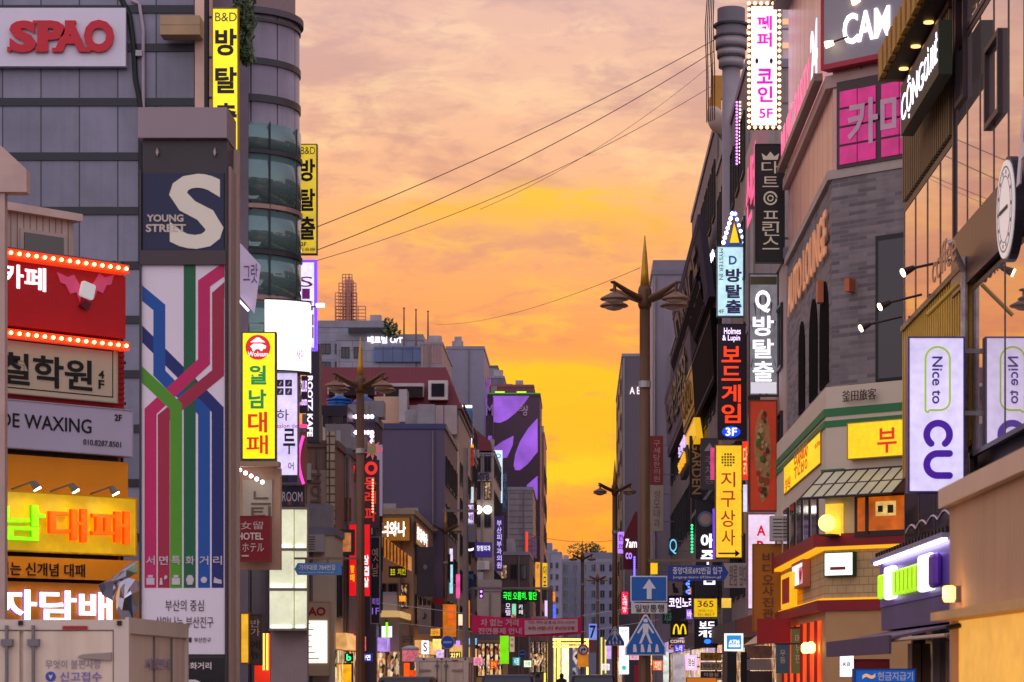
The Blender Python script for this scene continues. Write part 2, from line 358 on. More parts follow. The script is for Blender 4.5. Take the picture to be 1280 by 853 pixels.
# windows on the front ('f') or on a side of a block; side axis a runs along the depth
def face_fn(face, s0=0, s1=0):
    if face == 'f': return None
    if face == 'r': return lambda a, w, z: (s1 - w, a, z)
    return lambda a, w, z: (s0 + w, a, z)
def windows(par, face, s0, s1, a0, a1, z0, z1, nc, nr, fill=(.62, .6), frame=DK, pane=None, mull=1, fr=.06, name='window', skip=(), lit=None, litp=0):
    fn = face_fn(face, s0, s1); cw, rh = (a1 - a0) / nc, (z1 - z0) / nr; ww, hh = cw * fill[0], rh * fill[1]
    pane = pane or KG; first = None
    for r in range(nr):
        for c_ in range(nc):
            if (r, c_) in skip: continue
            u0 = a0 + cw * (c_ + .5) - ww / 2; v0 = z0 + rh * (r + .5) - hh / 2; u1, v1 = u0 + ww, v0 + hh
            if first is None:
                m = MB(fn); m.box(u0 - fr, u1 + fr, -.07, .02, v0 - fr, v0).box(u0 - fr, u1 + fr, -.07, .02, v1, v1 + fr).box(u0 - fr, u0, -.07, .02, v0, v1).box(u1, u1 + fr, -.07, .02, v0, v1)
                for k in range(mull): x = u0 + ww * (k + 1) / (mull + 1); m.box(x - fr / 3, x + fr / 3, -.05, .0, v0, v1)
                fo = m.build(name, frame, par); po = MB(fn).box(u0, u1, -.01, .012, v0, v1).build('pane', pane, fo); first = (fo, po, u0, v0)
            else:
                fo = first[0].copy(); COL.objects.link(fo); po = first[1].copy(); COL.objects.link(po); po.parent = fo
                da, dzz = u0 - first[2], v0 - first[3]; fo.location = (da, 0, dzz) if face == 'f' else (0, da, dzz)
            if lit and random.random() < litp:
                po.data = po.data.copy(); po.data.materials.clear(); po.data.materials.append(lit)
def block(label, x0, x1, Y0, Y1, h, wall, name='building', cat='building', group=None, roof=None, cornice=.25, cmat=None, bands=0, bmat=None, para=.5):
    """free-standing block, front at Y0; world s = x, w = y - Y0"""
    pl = FR(Y0); t = thing(name, label, cat, pl, (x0 + x1) / 2, 0, 0, group)
    d = Y1 - Y0
    MB().box(x0, x1, 0, d, 0, h).build('wall', wall, t)
    r = MB(); r.box(x0 - .06, x1 + .06, -.06, d + .06, h, h + cornice)
    r.box(x0 + .1, x1 - .1, .1, d - .1, h + cornice, h + cornice + .02); r.build('roof', cmat or GREY, t)
    for k in range(bands):
        z = h * (k + 1) / (bands + 1); MB().box(x0 - .05, x1 + .05, -.05, d + .05, z - .09, z + .09).build('string_course', bmat or GREY, t)
    rr = random.Random(int(x0 * 97 + Y0 * 31))
    for k in range(rr.choice((1, 2, 2, 3))):                   # plant on the roof
        a, b, u, v = rr.uniform(x0 + .4, x1 - 1.2), rr.uniform(.6, max(.7, d - 2)), rr.uniform(.5, 1.1), rr.uniform(.5, 1.2)
        MB().box(a, a + u, b, b + u, h + cornice + .02, h + cornice + v).build('roof_plant', D(150, 142, 146, .6, .2), t)
    for k in range(2):                                         # rainwater and gas pipes down the front
        a = x0 + .12 if k == 0 else rr.uniform(x0 + .5, x1 - .3); MB().tube((a, -.09, .1), (a, -.09, h - .1), .05, .05, 8).build('downpipe', D(116, 104, 104, .5, .2) if k else D(150, 140, 136, .5, .2), t)
    return t
# ------------------------------------------------------------------ ground
def sheet(name, pts, z0, z1, mat):
    o = MB().hprism(pts, z0, z1).build(name, mat); o['kind'] = 'structure'; return o
def rect(x0, x1, y0, y1): return [(x0, y0), (x1, y0), (x1, y1), (x0, y1)]
sheet('ground', rect(-3000, 3000, -3000, 9000), -.4, -.12, D(92, 90, 92, .9, .2))
sheet('road', rect(-5.0, 1.0, -60, 560), -.118, 0, D(62, 60, 64, .85, .3, 0, .6, 0, .4, .3))
PAV = BR((150, 142, 140), (132, 122, 122), (96, 90, 90), .3, .3, .008)
sheet('pavement', rect(-12.0, -5.15, -60, 560), -.118, .13, PAV)
sheet('pavement', rect(1.15, 9.5, -60, 560), -.118, .13, PAV)
KB = BR((160, 156, 154), (150, 146, 146), (90, 88, 88), 1, 1, .01)
sheet('kerb', rect(-5.149, -5.001, -60, 560), -.118, .14, KB); sheet('kerb', rect(1.001, 1.149, -60, 560), -.118, .14, KB)
PAINT = D(210, 206, 200, .7, .25)
for k in range(22): sheet('lane_marking', rect(-2.06, -1.94, -10 + 12 * k, -5 + 12 * k), .004, .007, PAINT)
for k in range(9): sheet('crosswalk', rect(-4.8 + .64 * k, -4.4 + .64 * k, 38, 42), .004, .007, PAINT)

# ------------------------------------------------------------------ left: corner block of small shops, set at 45 degrees to the street
A = PL(-8.5, 45.9, 45)
q0, q1 = A.hit(-150)[0], A.hit(158)[0]
Zt = A.hit(157, 322)[1]
t = thing('shop_building', 'low corner shop block covered in stacked red, cream, lavender and orange signboards', 'building', A, q1 - 2, 0, 0)
shopb = t
MB().box(q0, q1, .35, 7, 0, Zt - .15).build('wall', D(88, 70, 66, .8, .2, 0, 1.3, .4), t)
MB().box(q0, q1 + .1, .3, 7.1, Zt - .15, Zt - .05).build('roof', D(110, 96, 92, .8), t)
# service pipes and cables between the shop block and the tall clad building
for k, (dx_, r, mt) in enumerate(((.06, .035, BLK), (.15, .05, D(150, 92, 52, .6)), (.24, .03, BLK))):
    MB().tube((q1 + dx_, .5, 0), (q1 + dx_, .5, Zt), r).build('downpipe', mt, t)
for k in range(9):
    z = 2.4 + k * .78; MB().box(q1, q1 + .28, .42, .48, z, z + .05).build('pipe_bracket', BLK, t)
# penthouse on its roof
P2 = A.off(1.3)
a0, a1 = P2.hit(-120)[0], P2.hit(98)[0]; zt = P2.hit(0, 262)[1]
t = thing('rooftop_shed', 'weathered cream rooftop hut with a sloping lid above the red cafe sign', 'shed', P2, a1 - 1, 0, Zt - .05)
hut = BR((196, 176, 164), (182, 160, 150), (130, 112, 106), .14, 9, .012, .7, .6)
MB().box(a0, a1 - .12, 0, 2.0, Zt - .05, zt).build('wall', hut, t)
sl = MB(); sl.add([(a0, -.15, zt), (a1, -.15, zt - .02), (a1, 3.4, zt - .02), (a0, 3.4, zt), (a0, -.15, zt + .16), (a1, -.15, zt + .12), (a1, 3.4, zt + .12), (a0, 3.4, zt + .16)], [(0, 3, 2, 1), (4, 5, 6, 7), (0, 1, 5, 4), (1, 2, 6, 5), (2, 3, 7, 6), (3, 0, 4, 7)])
sl.build('roof', D(206, 184, 170, .6, .2), t)
b = P2.box((28, 291, 77, 325)); fo = MB().box(b[0] - .07, b[1] + .07, -.06, -.003, b[2], b[3] + .07).build('window', D(186, 166, 156, .6), t)
MB().box(b[0], b[1], -.08, -.061, b[2], b[3]).build('pane', GL(40, 34, 34), fo)
sp = MB(); zz = Zt - .05
sp.add([(a1 - .119, 0, zz), (a1 + 1.0, 1.6, zz), (a1 + 1.0, 2.0, zz), (a1 - .119, 2.0, zz), (a1 - .119, 0, zt - .03), (a1 + 1.0, 1.6, zz + .25), (a1 + 1.0, 2.0, zz + .25), (a1 - .119, 2.0, zt - .03)], [(0, 3, 2, 1), (4, 5, 6, 7), (0, 1, 5, 4), (1, 2, 6, 5), (2, 3, 7, 6), (3, 0, 4, 7)])
sp.build('lean_to', hut, t)
# pale canopy edge at the left border
pl = FR(40); t = thing('concrete_canopy', 'pinkish concrete canopy end on a square post at the left border', 'canopy', pl, pl.hit(-6)[0], 0, 0)
b = pl.box((-120, 212, 33, 240)); c_ = pl.hit(0, 183)[1]
MB().prism([(b[0], b[2]), (b[1], b[2]), (b[1], b[3]), (pl.hit(2)[0], c_), (b[0], c_ + .2)], 0, .3).build('slab', D(206, 172, 160, .7), t)
MB().box(pl.hit(-60)[0], pl.hit(5)[0], .05, .25, 0, b[2]).build('post', D(196, 164, 152, .7), t)

def asgn(label, b, face, cab, texts, **k): return sign(label, A.off(k.pop('off', 0)), b, face, cab, texts, **k)
RED = D(196, 12, 26, .45, .12); BULB = E(255, 226, 120, 6)
def cafe(t, q0, q1, z0, z1):
    # lamp strips above and below
    for zz in (z1 + .04, z0 - .24):
        MB().box(q0, q1, -.12, .15, zz, zz + .16).build('lamp_rail', E(255, 60, 20, .8, .2), t)
        bulbs(t, line_pts((q1 - .09, -.16, zz + .08), (q1 - .09 - .178 * 21, -.16, zz + .08), 22), .036, BULB)
    p = A.off(-.03)
    wing = [(0, 0), (.42, .14), (.68, .02), (.86, .3), (1, .45), (.92, 1), (.78, .66), (.52, .74), (.34, .42), (.14, .38)]
    for s, px0, px1 in ((1, 72, 103), (-1, 116, 143)):
        x0, x1, za, zb = p.box((px0, 340, px1, 374))
        MB().prism([((x0 if s > 0 else x1) + s * u * (x1 - x0), zb - v * (zb - za)) for u, v in wing], -.02, .0).build('bat_wing', D(255, 96, 150, .5, .05), t)
    x0, x1, za, zb = p.box((97, 351, 117, 374)); dc = MB(); cx, cz, r = (x0 + x1) / 2, (za + zb) / 2, (x1 - x0) / 2
    pts = []
    for k in range(4):
        for j in range(4):
            a_ = math.radians(90 * k + 30 * j - 15 + 30 - 8); c0 = (math.cos(math.radians(90 * k + 45 - 14)) * r * .8, math.sin(math.radians(90 * k + 45 - 14)) * r * .8)
            pts.append((cx + c0[0] + .3 * r * math.cos(a_), cz + c0[1] + .3 * r * math.sin(a_)))
    dc.prism(pts, -.12, -.05); dc.build('die', E(255, 250, 250, .3), t, bevel=.01)
    for u in (-.3, .3): MB().lathe([(.028, 0), (.028, .012)], 0, 0, 10).build('pip', BLK, t).matrix_local = Matrix.Translation((cx + u * r - org(t)[0], -.125, cz - .12 * r - org(t)[2])) @ Matrix.Rotation(math.radians(90), 4, 'X')
    x0, x1, za, zb = p.box((99, 376, 113, 386)); MB().prism([(x0, za + (zb - za) * .4), (x0 + .1, za), (x1 - .06, za), (x1, zb - .03), ((x0 + x1) / 2, zb)], -.07, 0).build('bat_body', D(96, 18, 40, .5), t)
asgn('red cafe sign edged with two rows of orange bulbs and a pink winged die', (-150, 304, 157, 388), RED, D(150, 10, 20, .5), [('보드카페', E(255, 244, 255, 2.2), (-62, 320, 57, 350), 'h', .014)], rim=0, extra=cafe)
t = asgn('plain red panel with a ribbed right end below the red cafe sign', (-150, 402, 155, 510), D(186, 12, 24, .5, .15), D(140, 12, 18, .6), [], rim=0, off=.12, name='signboard')
zz = ORG[t.name]; qr = A.off(.12).hit(155)[0]; rb_ = MB()
for k in range(16): rb_.box(qr - .28, qr - .01, -.03, 0, zz[2] + .04 + k * .1, zz[2] + .09 + k * .1)
rb_.build('louvre', D(150, 10, 22, .5), t)
def edge(t, q0, q1, z0, z1):
    m = MB(); i = .1
    m.box(q0 + i, q1 - i, -.004, 0, z1 - i - .02, z1 - i).box(q0 + i, q1 - i, -.004, 0, z0 + i, z0 + i + .02).box(q1 - i - .02, q1 - i, -.004, 0, z0 + i + .02, z1 - i - .02); m.build('border_line', BLK, t)
asgn('cream sign with heavy black Korean lettering and a thin black border, marked 4F', (-150, 399, 147, 477), D(206, 186, 160, .5, .06), D(180, 160, 140, .5), [('철학원', BLK, (0, 439, 115, 479), 'h', .02), ('4', BLK, (123, 463, 130, 473)), ('F', BLK, (123, 475, 130, 486))], rim=.02, extra=edge)
asgn('lavender white waxing salon sign in thin black capitals, marked 2F', (-150, 484, 166, 548), D(192, 182, 204, .45, .05), D(170, 162, 180, .5), [('DE WAXING', BLK, (0, 515, 114, 533), 'h', .004), ('2F', BLK, (143, 518, 152, 526)), ('010.8287.8501', D(70, 66, 74), (104, 549, 151, 556), 'h', 0)], rim=.02)
t = asgn('plain orange board below the lavender waxing sign', (-150, 556, 160, 604), D(240, 146, 18, .5, .08), D(200, 120, 20, .5), [], rim=0, off=.1, name='signboard')
def spots(t, q0, q1, z0, z1):
    for px in (-22, 26, 74, 124):
        q = A.hit(px)[0]; f_ = MB().tube((q - .18, .02, z1 + .02), (q - .02, -.42, z1 + .14), .018).tube((q - .02, -.42, z1 + .14), (q + .06, -.44, z1 + .03), .05, .08, 10).build('spot_lamp', MET, t)
        MB().tube((q + .062, -.441, z1 + .026), (q + .075, -.444, z1 + .0), .07, .07, 10).build('lens', E(255, 244, 190, 14), f_)
        l = bpy.data.lights.new('spot_lamp_light', 'SPOT'); l.energy = 18; l.color = (1, .9, .45); l.spot_size = math.radians(120); l.spot_blend = .8; l.shadow_soft_size = .05
        lo = bpy.data.objects.new('spot_lamp_light', l); COL.objects.link(lo); lo.parent = t; lo.location = (q + .08 - org(t)[0], -.5, z1 - .04 - org(t)[2]); lo.rotation_euler = (math.radians(28), 0, 0)
yb = asgn('big yellow sign with lime and orange neon Korean letters under small spotlights', (-150, 603, 171, 683), E(255, 200, 0, .42, .25, 1.0), D(220, 160, 0, .5), [], rim=.03, extra=spots)
for s, b, m in (('월남', (-64, 627, 52, 672), E(150, 255, 10, 1.15, .25, 5)), ('대패', (59, 635, 158, 676), E(255, 92, 0, 1.1, .25, 5))):
    letters(yb, A, s, m, b, 'h', .012, -.04, .09)
    letters(yb, A, s, E(255, 52, 0, .8) if s == '대패' else E(60, 200, 0, .7), (b[0] - .6, b[1] - .6, b[2] + .6, b[3] + .6), 'h', .02, -.02, .06, name='letter_return')
asgn('amber strip sign with small dark Korean lettering below the yellow sign', (-150, 689, 176, 717), D(236, 142, 12, .5, .06), D(200, 120, 10, .5), [('간 먹는 신개념 대패', D(40, 22, 10, .6), (-22, 701, 106, 718), 'h', .012)], rim=0)
asgn('dark orange shop fascia with glowing white Korean block letters', (-150, 722, 176, 830), D(196, 112, 20, .5, .08), D(150, 84, 14, .5), [('피자담배', E(250, 246, 255, 2.6), (-58, 735, 138, 776), 'h', .022)], rim=0, off=.04, tw=-.05)

fs = [o for o in COL.objects if o.get('label', '').startswith('dark orange shop fascia')][0]
letters(fs, A.off(.04), '피자담배', E(120, 70, 220, .8), (-59, 734, 139.5, 777), 'h', .026, -.001, .012, name='letter_return')
# silver foil balloons tied by the fascia
pl = FR(33); random.seed(3)
def foil(label, b, pts):
    x0, x1, z0, z1 = pl.box(b); cx, cz = (x0 + x1) / 2, (z0 + z1) / 2; m = MB(); n = len(pts); R = [(x0 + u * (x1 - x0), z1 - v * (z1 - z0)) for u, v in pts]
    vs = [(cx, -.22, cz)] + [((p[0] * .55 + cx * .45), -.16 + random.uniform(-.07, .07), (p[1] * .55 + cz * .45)) for p in R] + [(p[0], random.uniform(-.03, .03), p[1]) for p in R] + [(cx, .22, cz)]
    fs = []
    for i in range(n):
        j = (i + 1) % n; fs += [(0, 1 + j, 1 + i), (1 + i, 1 + j, 1 + n + j), (1 + i, 1 + n + j, 1 + n + i), (2 * n + 1, 1 + n + i, 1 + n + j)]
    m.add(vs, fs)
    return m
FOIL = D(214, 214, 222, .12, .1, 1)
m = foil('', (143, 722, 175, 776), [(.5, 0), (.8, .05), (1, .3), (.95, .7), (.75, 1), (.35, 1), (.1, .8), (.05, .45), (.2, .1)])
b = pl.box((143, 722, 175, 776)); top(m, 'foil_balloon', 'round crumpled silver foil balloon tied beside the totem pylon', 'balloon', FOIL, pl, (b[0] + b[1]) / 2, 0, b[2], 'foil balloons')
m = foil('', (128, 703, 176, 752), [(.75, .1), (1, 0), (1, .3), (.78, .42), (.5, .55), (.38, 1), (.1, .85), (0, .6), (.3, .45)])
m.v = [(a, w_ - .3, z) for a, w_, z in m.v]
b = pl.box((128, 703, 176, 752)); top(m, 'foil_balloon', 'bow shaped silver foil balloon in front of the round one', 'balloon', D(188, 190, 206, .2, .1, 1), pl, (b[0] + b[1]) / 2, -.3, b[2], 'foil balloons')

# ------------------------------------------------------------------ left: tall clad building with drum stair tower
Y = 68; pl = FR(Y)
t = thing('clad_building', 'tall lavender grey panel clad building with dark horizontal bands and a round glass stair tower', 'building', pl, -13, 0, 0)
xr = pl.hit(243)[0]; xl = pl.hit(-300)[0]; HT = 34
CLAD = BR((130, 126, 146), (108, 106, 124), (40, 38, 48), 1.08, 1.5301, .02, .35, .2, .5, 0, 0, 1.146)
MB().box(xl, xr, 0, 14, 0, HT).build('wall', CLAD, t)
ys = [12, 60, 128, 196, 264, 332, 400, 468, 536, 604, 672, 740]
for y in [-56, -124, -192] + ys:
    z = pl.hit(0, y)[1]; MB().box(xl - .02, xr + .02, -.05, 14.02, z - .11, z + .11).build('band', D(36, 34, 46, .4), t)
xc0, xc1 = pl.hit(244)[0], pl.hit(262)[0]
MB().box(xc0 + .03, xc1, -.25, 1, 0, HT).build('pilaster', D(222, 182, 164, .6), t)
for y in (36, 48): z = pl.hit(0, y)[1]; MB().box(pl.hit(207)[0], pl.hit(256)[0], -.9, -.26, z - .13, z + .13).build('balcony_beam', D(178, 146, 110, .6), t)
MB().box(xc1 - .2, xc1 + 1.0, .6, 12, 0, HT - 6).build('core_wall', D(112, 100, 112, .6), t)
# service pipe
pp = [(pl.hit(px)[0], -.12, pl.hit(px, py)[1]) for px, py in ((150, -80), (150, -5), (163, 22), (168, 60), (170, 100), (177, 135), (177, 330))]
MB().path(pp, .075, 8).build('cable_bundle', BLK, t)
pp = [(pl.hit(px)[0], -.1, pl.hit(px, py)[1]) for px, py in ((165, 2), (175, 6), (180, 40), (180, 140), (178, 330))]
MB().path(pp, .05, 8).build('conduit', D(170, 150, 160, .4, .1), t)
bb = pl.box((171, 65, 179, 72)); MB().box(bb[0], bb[1], -.2, -.01, bb[2], bb[3]).build('junction_box', D(170, 164, 170, .5), t)
# drum tower
Yt = 70; pt = FR(Yt); cx = pt.hit(304)[0]; R = pt.hit(372.5)[0] - cx; cyw = Yt - Y + .3
zt_ = pt.hit(0, 31)[1]; gl = GL(96, 122, 120, .06, .35, 1.5, .16)
MB().lathe([(R, 0), (R, zt_)], cx, cyw, 48).build('drum', BR((132, 120, 132), (124, 114, 126), (52, 46, 56), 1.1, 40, .03, .35, .2, .5, 0), t, True)
for y0_, y1_ in ((85, 93), (130, 139), (36, 40)):
    za, zb = pt.hit(0, y1_)[1], pt.hit(0, y0_)[1]; MB().lathe([(R + .04, za), (R + .04, zb)], cx, cyw, 48).build('drum_band', D(36, 34, 44, .4), t)
for y0_, y1_ in ((165, 199), (201, 262), (273, 322), (325, 374), (386, 440), (442, 500)):
    za, zb = pt.hit(0, y1_)[1], pt.hit(0, y0_)[1]; MB().lathe([(R + .05, za), (R + .05, zb)], cx, cyw, 48).build('drum_glass', gl, t, True)
for y in (200, 267.5, 323.5, 380, 441): za = pt.hit(0, y)[1]; MB().lathe([(R + .09, za - .06), (R + .09, za + .06)], cx, cyw, 48).build('drum_rail', D(150, 122, 110, .35, .1, .3) if y in (267.5, 380) else DK, t)
for k in range(5):
    a_ = math.radians(-96 + k * 40); MB().box(cx + (R + .05) * math.cos(a_) - .015, cx + (R + .05) * math.cos(a_) + .015, cyw + (R + .07) * math.sin(a_) - .03, cyw + (R + .07) * math.sin(a_) + .03, pt.hit(0, 500)[1], pt.hit(0, 163)[1]).build('drum_mullion', DK, t)
MB().lathe([(R + .12, zt_), (R + .12, zt_ + .18)], cx, cyw, 48).build('drum_roof', D(70, 62, 74, .5), t)
# lamp-white fashion sign
sign('pale sign with big bold red slab letters high on the panel clad building', FR(67.7), (-40, 10, 157, 83), D(216, 208, 222, .5, .05), D(200, 192, 206, .5), rim=0, texts=[])
st = [o for o in COL.objects if o.get('label', '').startswith('pale sign with big bold')][0]
mb = MB(); pq = FR(67.7)
for ch, b in (('S', (10, 27, 49, 67)), ('P', (45, 27, 85, 66)), ('A', (66, 27, 112, 66)), ('O', (103, 26, 146, 67))):
    q0, q1, z0, z1 = pq.box(b); put_text(mb, ch, q0 + .06, q1 - .06, z0, z1, -.03, .09, 'h', .055)
for b in ((45, 61, 57, 66.4), (66, 61, 78, 66.4), (99, 61, 114, 66.4), (42, 27, 56, 31), (82, 27, 96, 31), (10, 60, 15, 66)):
    q0, q1, z0, z1 = pq.box(b); mb.box(q0, q1, -.115, -.035, z0, z1)
mb.build('lettering', D(196, 14, 40, .4, .08), st)

# rooftop plant spilling beside the drum tower
def leaves(mb, n, cx, cy, cz, rx, ry, rz, size):
    for _ in range(n):
        while True:
            u = Vector((random.uniform(-1, 1), random.uniform(-1, 1), random.uniform(-1, 1)))
            if u.length < 1: break
        p = Vector((cx + u.x * rx, cy + u.y * ry, cz + u.z * rz)); a = Vector((random.gauss(0, 1), random.gauss(0, 1), random.gauss(0, 1))).normalized(); b = a.orthogonal().normalized(); s = size * random.uniform(.6, 1.3)
        mb.add([tuple(p - a * s), tuple(p + b * s * .45), tuple(p + a * s), tuple(p - b * s * .45)], [(0, 1, 2, 3)])
random.seed(5); pl_ = FR(66.5); m = MB()
for px, py, r in ((306, 0, .34), (300, 18, .3), (309, 28, .28), (305, 48, .3), (310, 70, .22), (298, 62, .2), (296, -20, .4)):
    q, z = pl_.hit(px, py); leaves(m, 170, q, 0, z, r, r, r * 1.2, .09)
t = thing('hanging_plant', 'leafy green climber hanging beside the yellow sign and the round tower', 'plant', pl_, pl_.hit(305)[0], 0, pl_.hit(305, 85)[1])
m.build('foliage', leaf_mat(), t)
MB().path([(pl_.hit(px)[0], .05, pl_.hit(px, py)[1]) for px, py in ((300, -60), (303, 0), (307, 40), (308, 84))], .02).build('stem', D(70, 52, 36), t)

# ------------------------------------------------------------------ left: signs hung along the fronts
YEL = E(255, 226, 20, 1.0, .14, 1.2); BK2 = D(24, 14, 12, .5)
pole = FR(65.8)
def pole_extra(t, q0, q1, z0, z1):
    MB().tube((q0 - .16, .1, z0 - .6), (q0 - .16, .1, z1 + 3), .07).build('pole', BLK, t)
    for k in range(5): MB().box(q0 - .16, q0, .08, .13, z0 + .7 + k * 1.1, z0 + .76 + k * 1.1).build('bracket', BLK, t)
    for k in (.06, -.06): q, z = (q0 + q1) / 2, z1 - .14
sign('lit yellow vertical sign rising above the totem, black Korean letters', FR(66), (265, 10, 298, 205), YEL, D(150, 120, 20, .5), [('B&D', D(70, 70, 80), (269, 16, 296, 27), 'h', 0), ('방', BK2, (269, 36, 296, 70), 'h', .03), ('탈', BK2, (269, 84, 296, 117), 'h', .03), ('출', BK2, (269, 129, 296, 162), 'h', .03)], extra=pole_extra)
sign('yellow vertical sign with black Korean letters clinging to the round tower', FR(73.5), (373, 180, 396.5, 318), E(250, 214, 60, .62, .3, 1.4), D(130, 96, 40, .5), [('B&D', D(90, 80, 70), (376, 184, 394, 193), 'h', 0), ('방', BK2, (374, 199, 394, 227), 'h', .03), ('탈', BK2, (374, 236, 394, 264), 'h', .03), ('출', BK2, (374, 271, 394, 300), 'h', .03), ('2F', BK2, (376, 303, 383, 308)), ('051-806-8884', BK2, (376, 310, 394, 314), 'h', 0)], wall=-8.9)
VB = E(120, 70, 255, 1.3)
sign('white vertical sign in a violet neon frame with pink outlined letters', FR(73), (372, 325, 396, 438), E(236, 232, 255, 1.0, .1), VB, [('SIG', D(176, 60, 170), (374, 345, 391, 390), 'v', 0), ('기기', D(190, 60, 110), (377, 392, 392, 424), 'v', 0)], rim=.08, wall=-8.9)
# curved blank white light box
pl = FR(66.5); q0, q1, z0, z1 = pl.box((331, 373, 384, 464))
t = thing('shop_sign', 'blank glowing white curved light box bulging over the street', 'sign', pl, (q0 + q1) / 2, 0, z0)
arc = [(q0 + (q1 - q0) * k / 10, .55 * (k / 10) ** 2 - .02) for k in range(11)]
MB().hprism(arc + [(q1, .95), (q0, .6)], z0 + .04, z1 - .04).build('face_panel', E(255, 250, 255, 1.25, .22, 1.1), t)
for za, zb in ((z0, z0 + .04), (z1 - .04, z1)): MB().hprism([(a, w_ - .02) for a, w_ in arc] + [(q1 + .02, 1), (q0 - .03, .65)], za, zb).build('rim', DK, t)
letters(t, FR(67), '사이', D(200, 80, 170), (373, 440, 383, 452), 'h', 0, 0, .02)
RDL = E(236, 50, 20, .6); GRL = E(0, 150, 70, .6)
def pig(t, q0, q1, z0, z1):
    p = FR(60); x0, x1, za, zb = p.box((307, 418, 338, 451)); cx, cz, r = (x0 + x1) / 2, (za + zb) / 2, (x1 - x0) / 2
    MB().prism([(cx + r * math.cos(6.2832 * k / 28), cz + r * math.sin(6.2832 * k / 28)) for k in range(28)], -.03, -.003).build('badge', E(226, 30, 34, .7), t)
    W2 = E(255, 250, 250, 1.1)
    MB().prism([(cx - r * .62, cz + .05 * r), (cx - r * .35, cz + .28 * r), (cx + .3 * r, cz + .28 * r), (cx + .68 * r, cz + .1 * r), (cx + .62 * r, cz - .1 * r), (cx + .4 * r, cz - .15 * r), (cx + .36 * r, cz - .3 * r), (cx + .2 * r, cz - .3 * r), (cx + .16 * r, cz - .15 * r), (cx - .2 * r, cz - .15 * r), (cx - .25 * r, cz - .3 * r), (cx - .42 * r, cz - .3 * r), (cx - .46 * r, cz - .08 * r)], -.045, -.031).build('pig_emblem', W2, t)
    MB().prism([(cx - .6 * r, cz + .4 * r), (cx + .6 * r, cz + .4 * r), (cx + .1 * r, cz + .78 * r), (cx - .1 * r, cz + .78 * r)], -.045, -.031).build('hat_emblem', W2, t)
    letters(t, p, 'Wolnam', W2, (310, 440, 335, 446), 'h', .01, -.031, .012)
sign('bright yellow vertical sign with a round red pig badge, green and red letters', FR(60), (302, 415, 345, 575), E(255, 236, 0, 1.0, .08, 1), D(60, 60, 60, .5), [('월', GRL, (310, 457, 333, 481), 'h', .03), ('남', GRL, (311, 487, 333, 511), 'h', .03), ('대', RDL, (310, 515, 334, 541), 'h', .024), ('패', RDL, (308, 544, 335, 568), 'h', .012)], extra=pig, wall=-8.5)
def squares(t, q0, q1, z0, z1):
    p = FR(67)
    for b in ((346, 475, 354.5, 483.5), (356.5, 475, 365, 483.5), (346, 485.5, 354.5, 494), (356.5, 485.5, 365, 494)):
        x0, x1, za, zb = p.box(b); MB().box(x0, x1, -.012, 0, za, zb).build('pictogram', D(66, 56, 96), t)
        MB().prism([(x0 + .05, za + .05), (x0 + .09, za + .04), (x1 - .04, zb - .06), (x1 - .07, zb - .03)], -.018, -.0125).build('pictogram_mark', D(230, 226, 240), t)
    x0, x1, za, zb = p.box((345, 594, 373, 605)); MB().box(x0, x1, -.014, 0, za, zb).build('foot_band', D(40, 36, 50), t)
sign('lilac white vertical salon sign with four dark pictogram squares and brushed letters', FR(67), (345, 463, 373, 605), E(224, 208, 255, .88, .22, 1.6), D(90, 80, 110, .5), [('하', BK2, (346, 512, 361, 526), 'h', 0), ('salon de', D(196, 60, 140), (346, 530, 372, 535), 'h', 0), ('루', BK2, (354, 536, 369, 568), 'h', .012), ('어', BK2, (360, 578, 367, 588), 'h', .0), ('K.ROSE', D(230, 226, 240), (347, 597, 360, 602), 'h', 0)], extra=squares, wall=-8.9)
sign('charcoal slab sign with white letters turned sideways above the brown concrete block', FR(78), (383, 430, 399, 552), D(84, 76, 84, .5, .1), D(70, 64, 72, .5), [('ROOTZ KAFE', E(245, 240, 255, 1.3), (384, 470, 391, 546), 'r', .03)], depth=.8, rim=0)
sign('violet backlit sign reading CLUB ROOM behind the lilac salon sign', FR(76), (374, 470, 384, 516), D(74, 58, 76, .5), D(60, 50, 66, .5), [('CLUB', E(220, 190, 255, 1.5), (375, 476, 384, 490)), ('Room', E(230, 190, 255, 1.5), (375, 496, 384, 507))], rim=0)
pl = FR(69); t = thing('neon_arc', 'pink neon arc bent like a bow beside the lilac salon sign', 'neon sign', pl, pl.hit(378)[0], 0, pl.hit(378, 605)[1])
MB().path([(pl.hit(382 - 8.5 * math.sin(math.pi * (.1 + k * .8 / 14)))[0], 0, pl.hit(0, 545 + k * 4.3)[1]) for k in range(15)], .045).build('tube', E(255, 70, 190, 1.4), t)
MB().box(pl.hit(373)[0], pl.hit(383)[0], .06, .12, pl.hit(0, 607)[1], pl.hit(0, 540)[1]).build('backing', D(120, 76, 56, .6), t)
sign('pink neon dash on the brown wall above the pink arc', FR(68.9), (374, 530.5, 384, 535), E(255, 60, 120, 1.5), D(160, 30, 70), rim=0, depth=.1)
def photo_cells(t, q0, q1, z0, z1):
    for k in range(4): MB().box(q0 + .02 + k * (q1 - q0) / 4, q0 + (k + .8) * (q1 - q0) / 4, -.008, 0, z0 + .05, z0 + .3).build('photo', D(*[(60, 40, 60), (120, 70, 40), (40, 40, 70), (90, 50, 50)][k]), t)
sign('dark photo studio panel reading ROOM in thin grey capitals', FR(68), (351, 607, 381, 634), D(44, 36, 50, .4), D(40, 34, 46, .5), [('ROOM', D(206, 196, 210), (353, 615, 378, 627), 'h', .0)], extra=photo_cells, rim=.02)
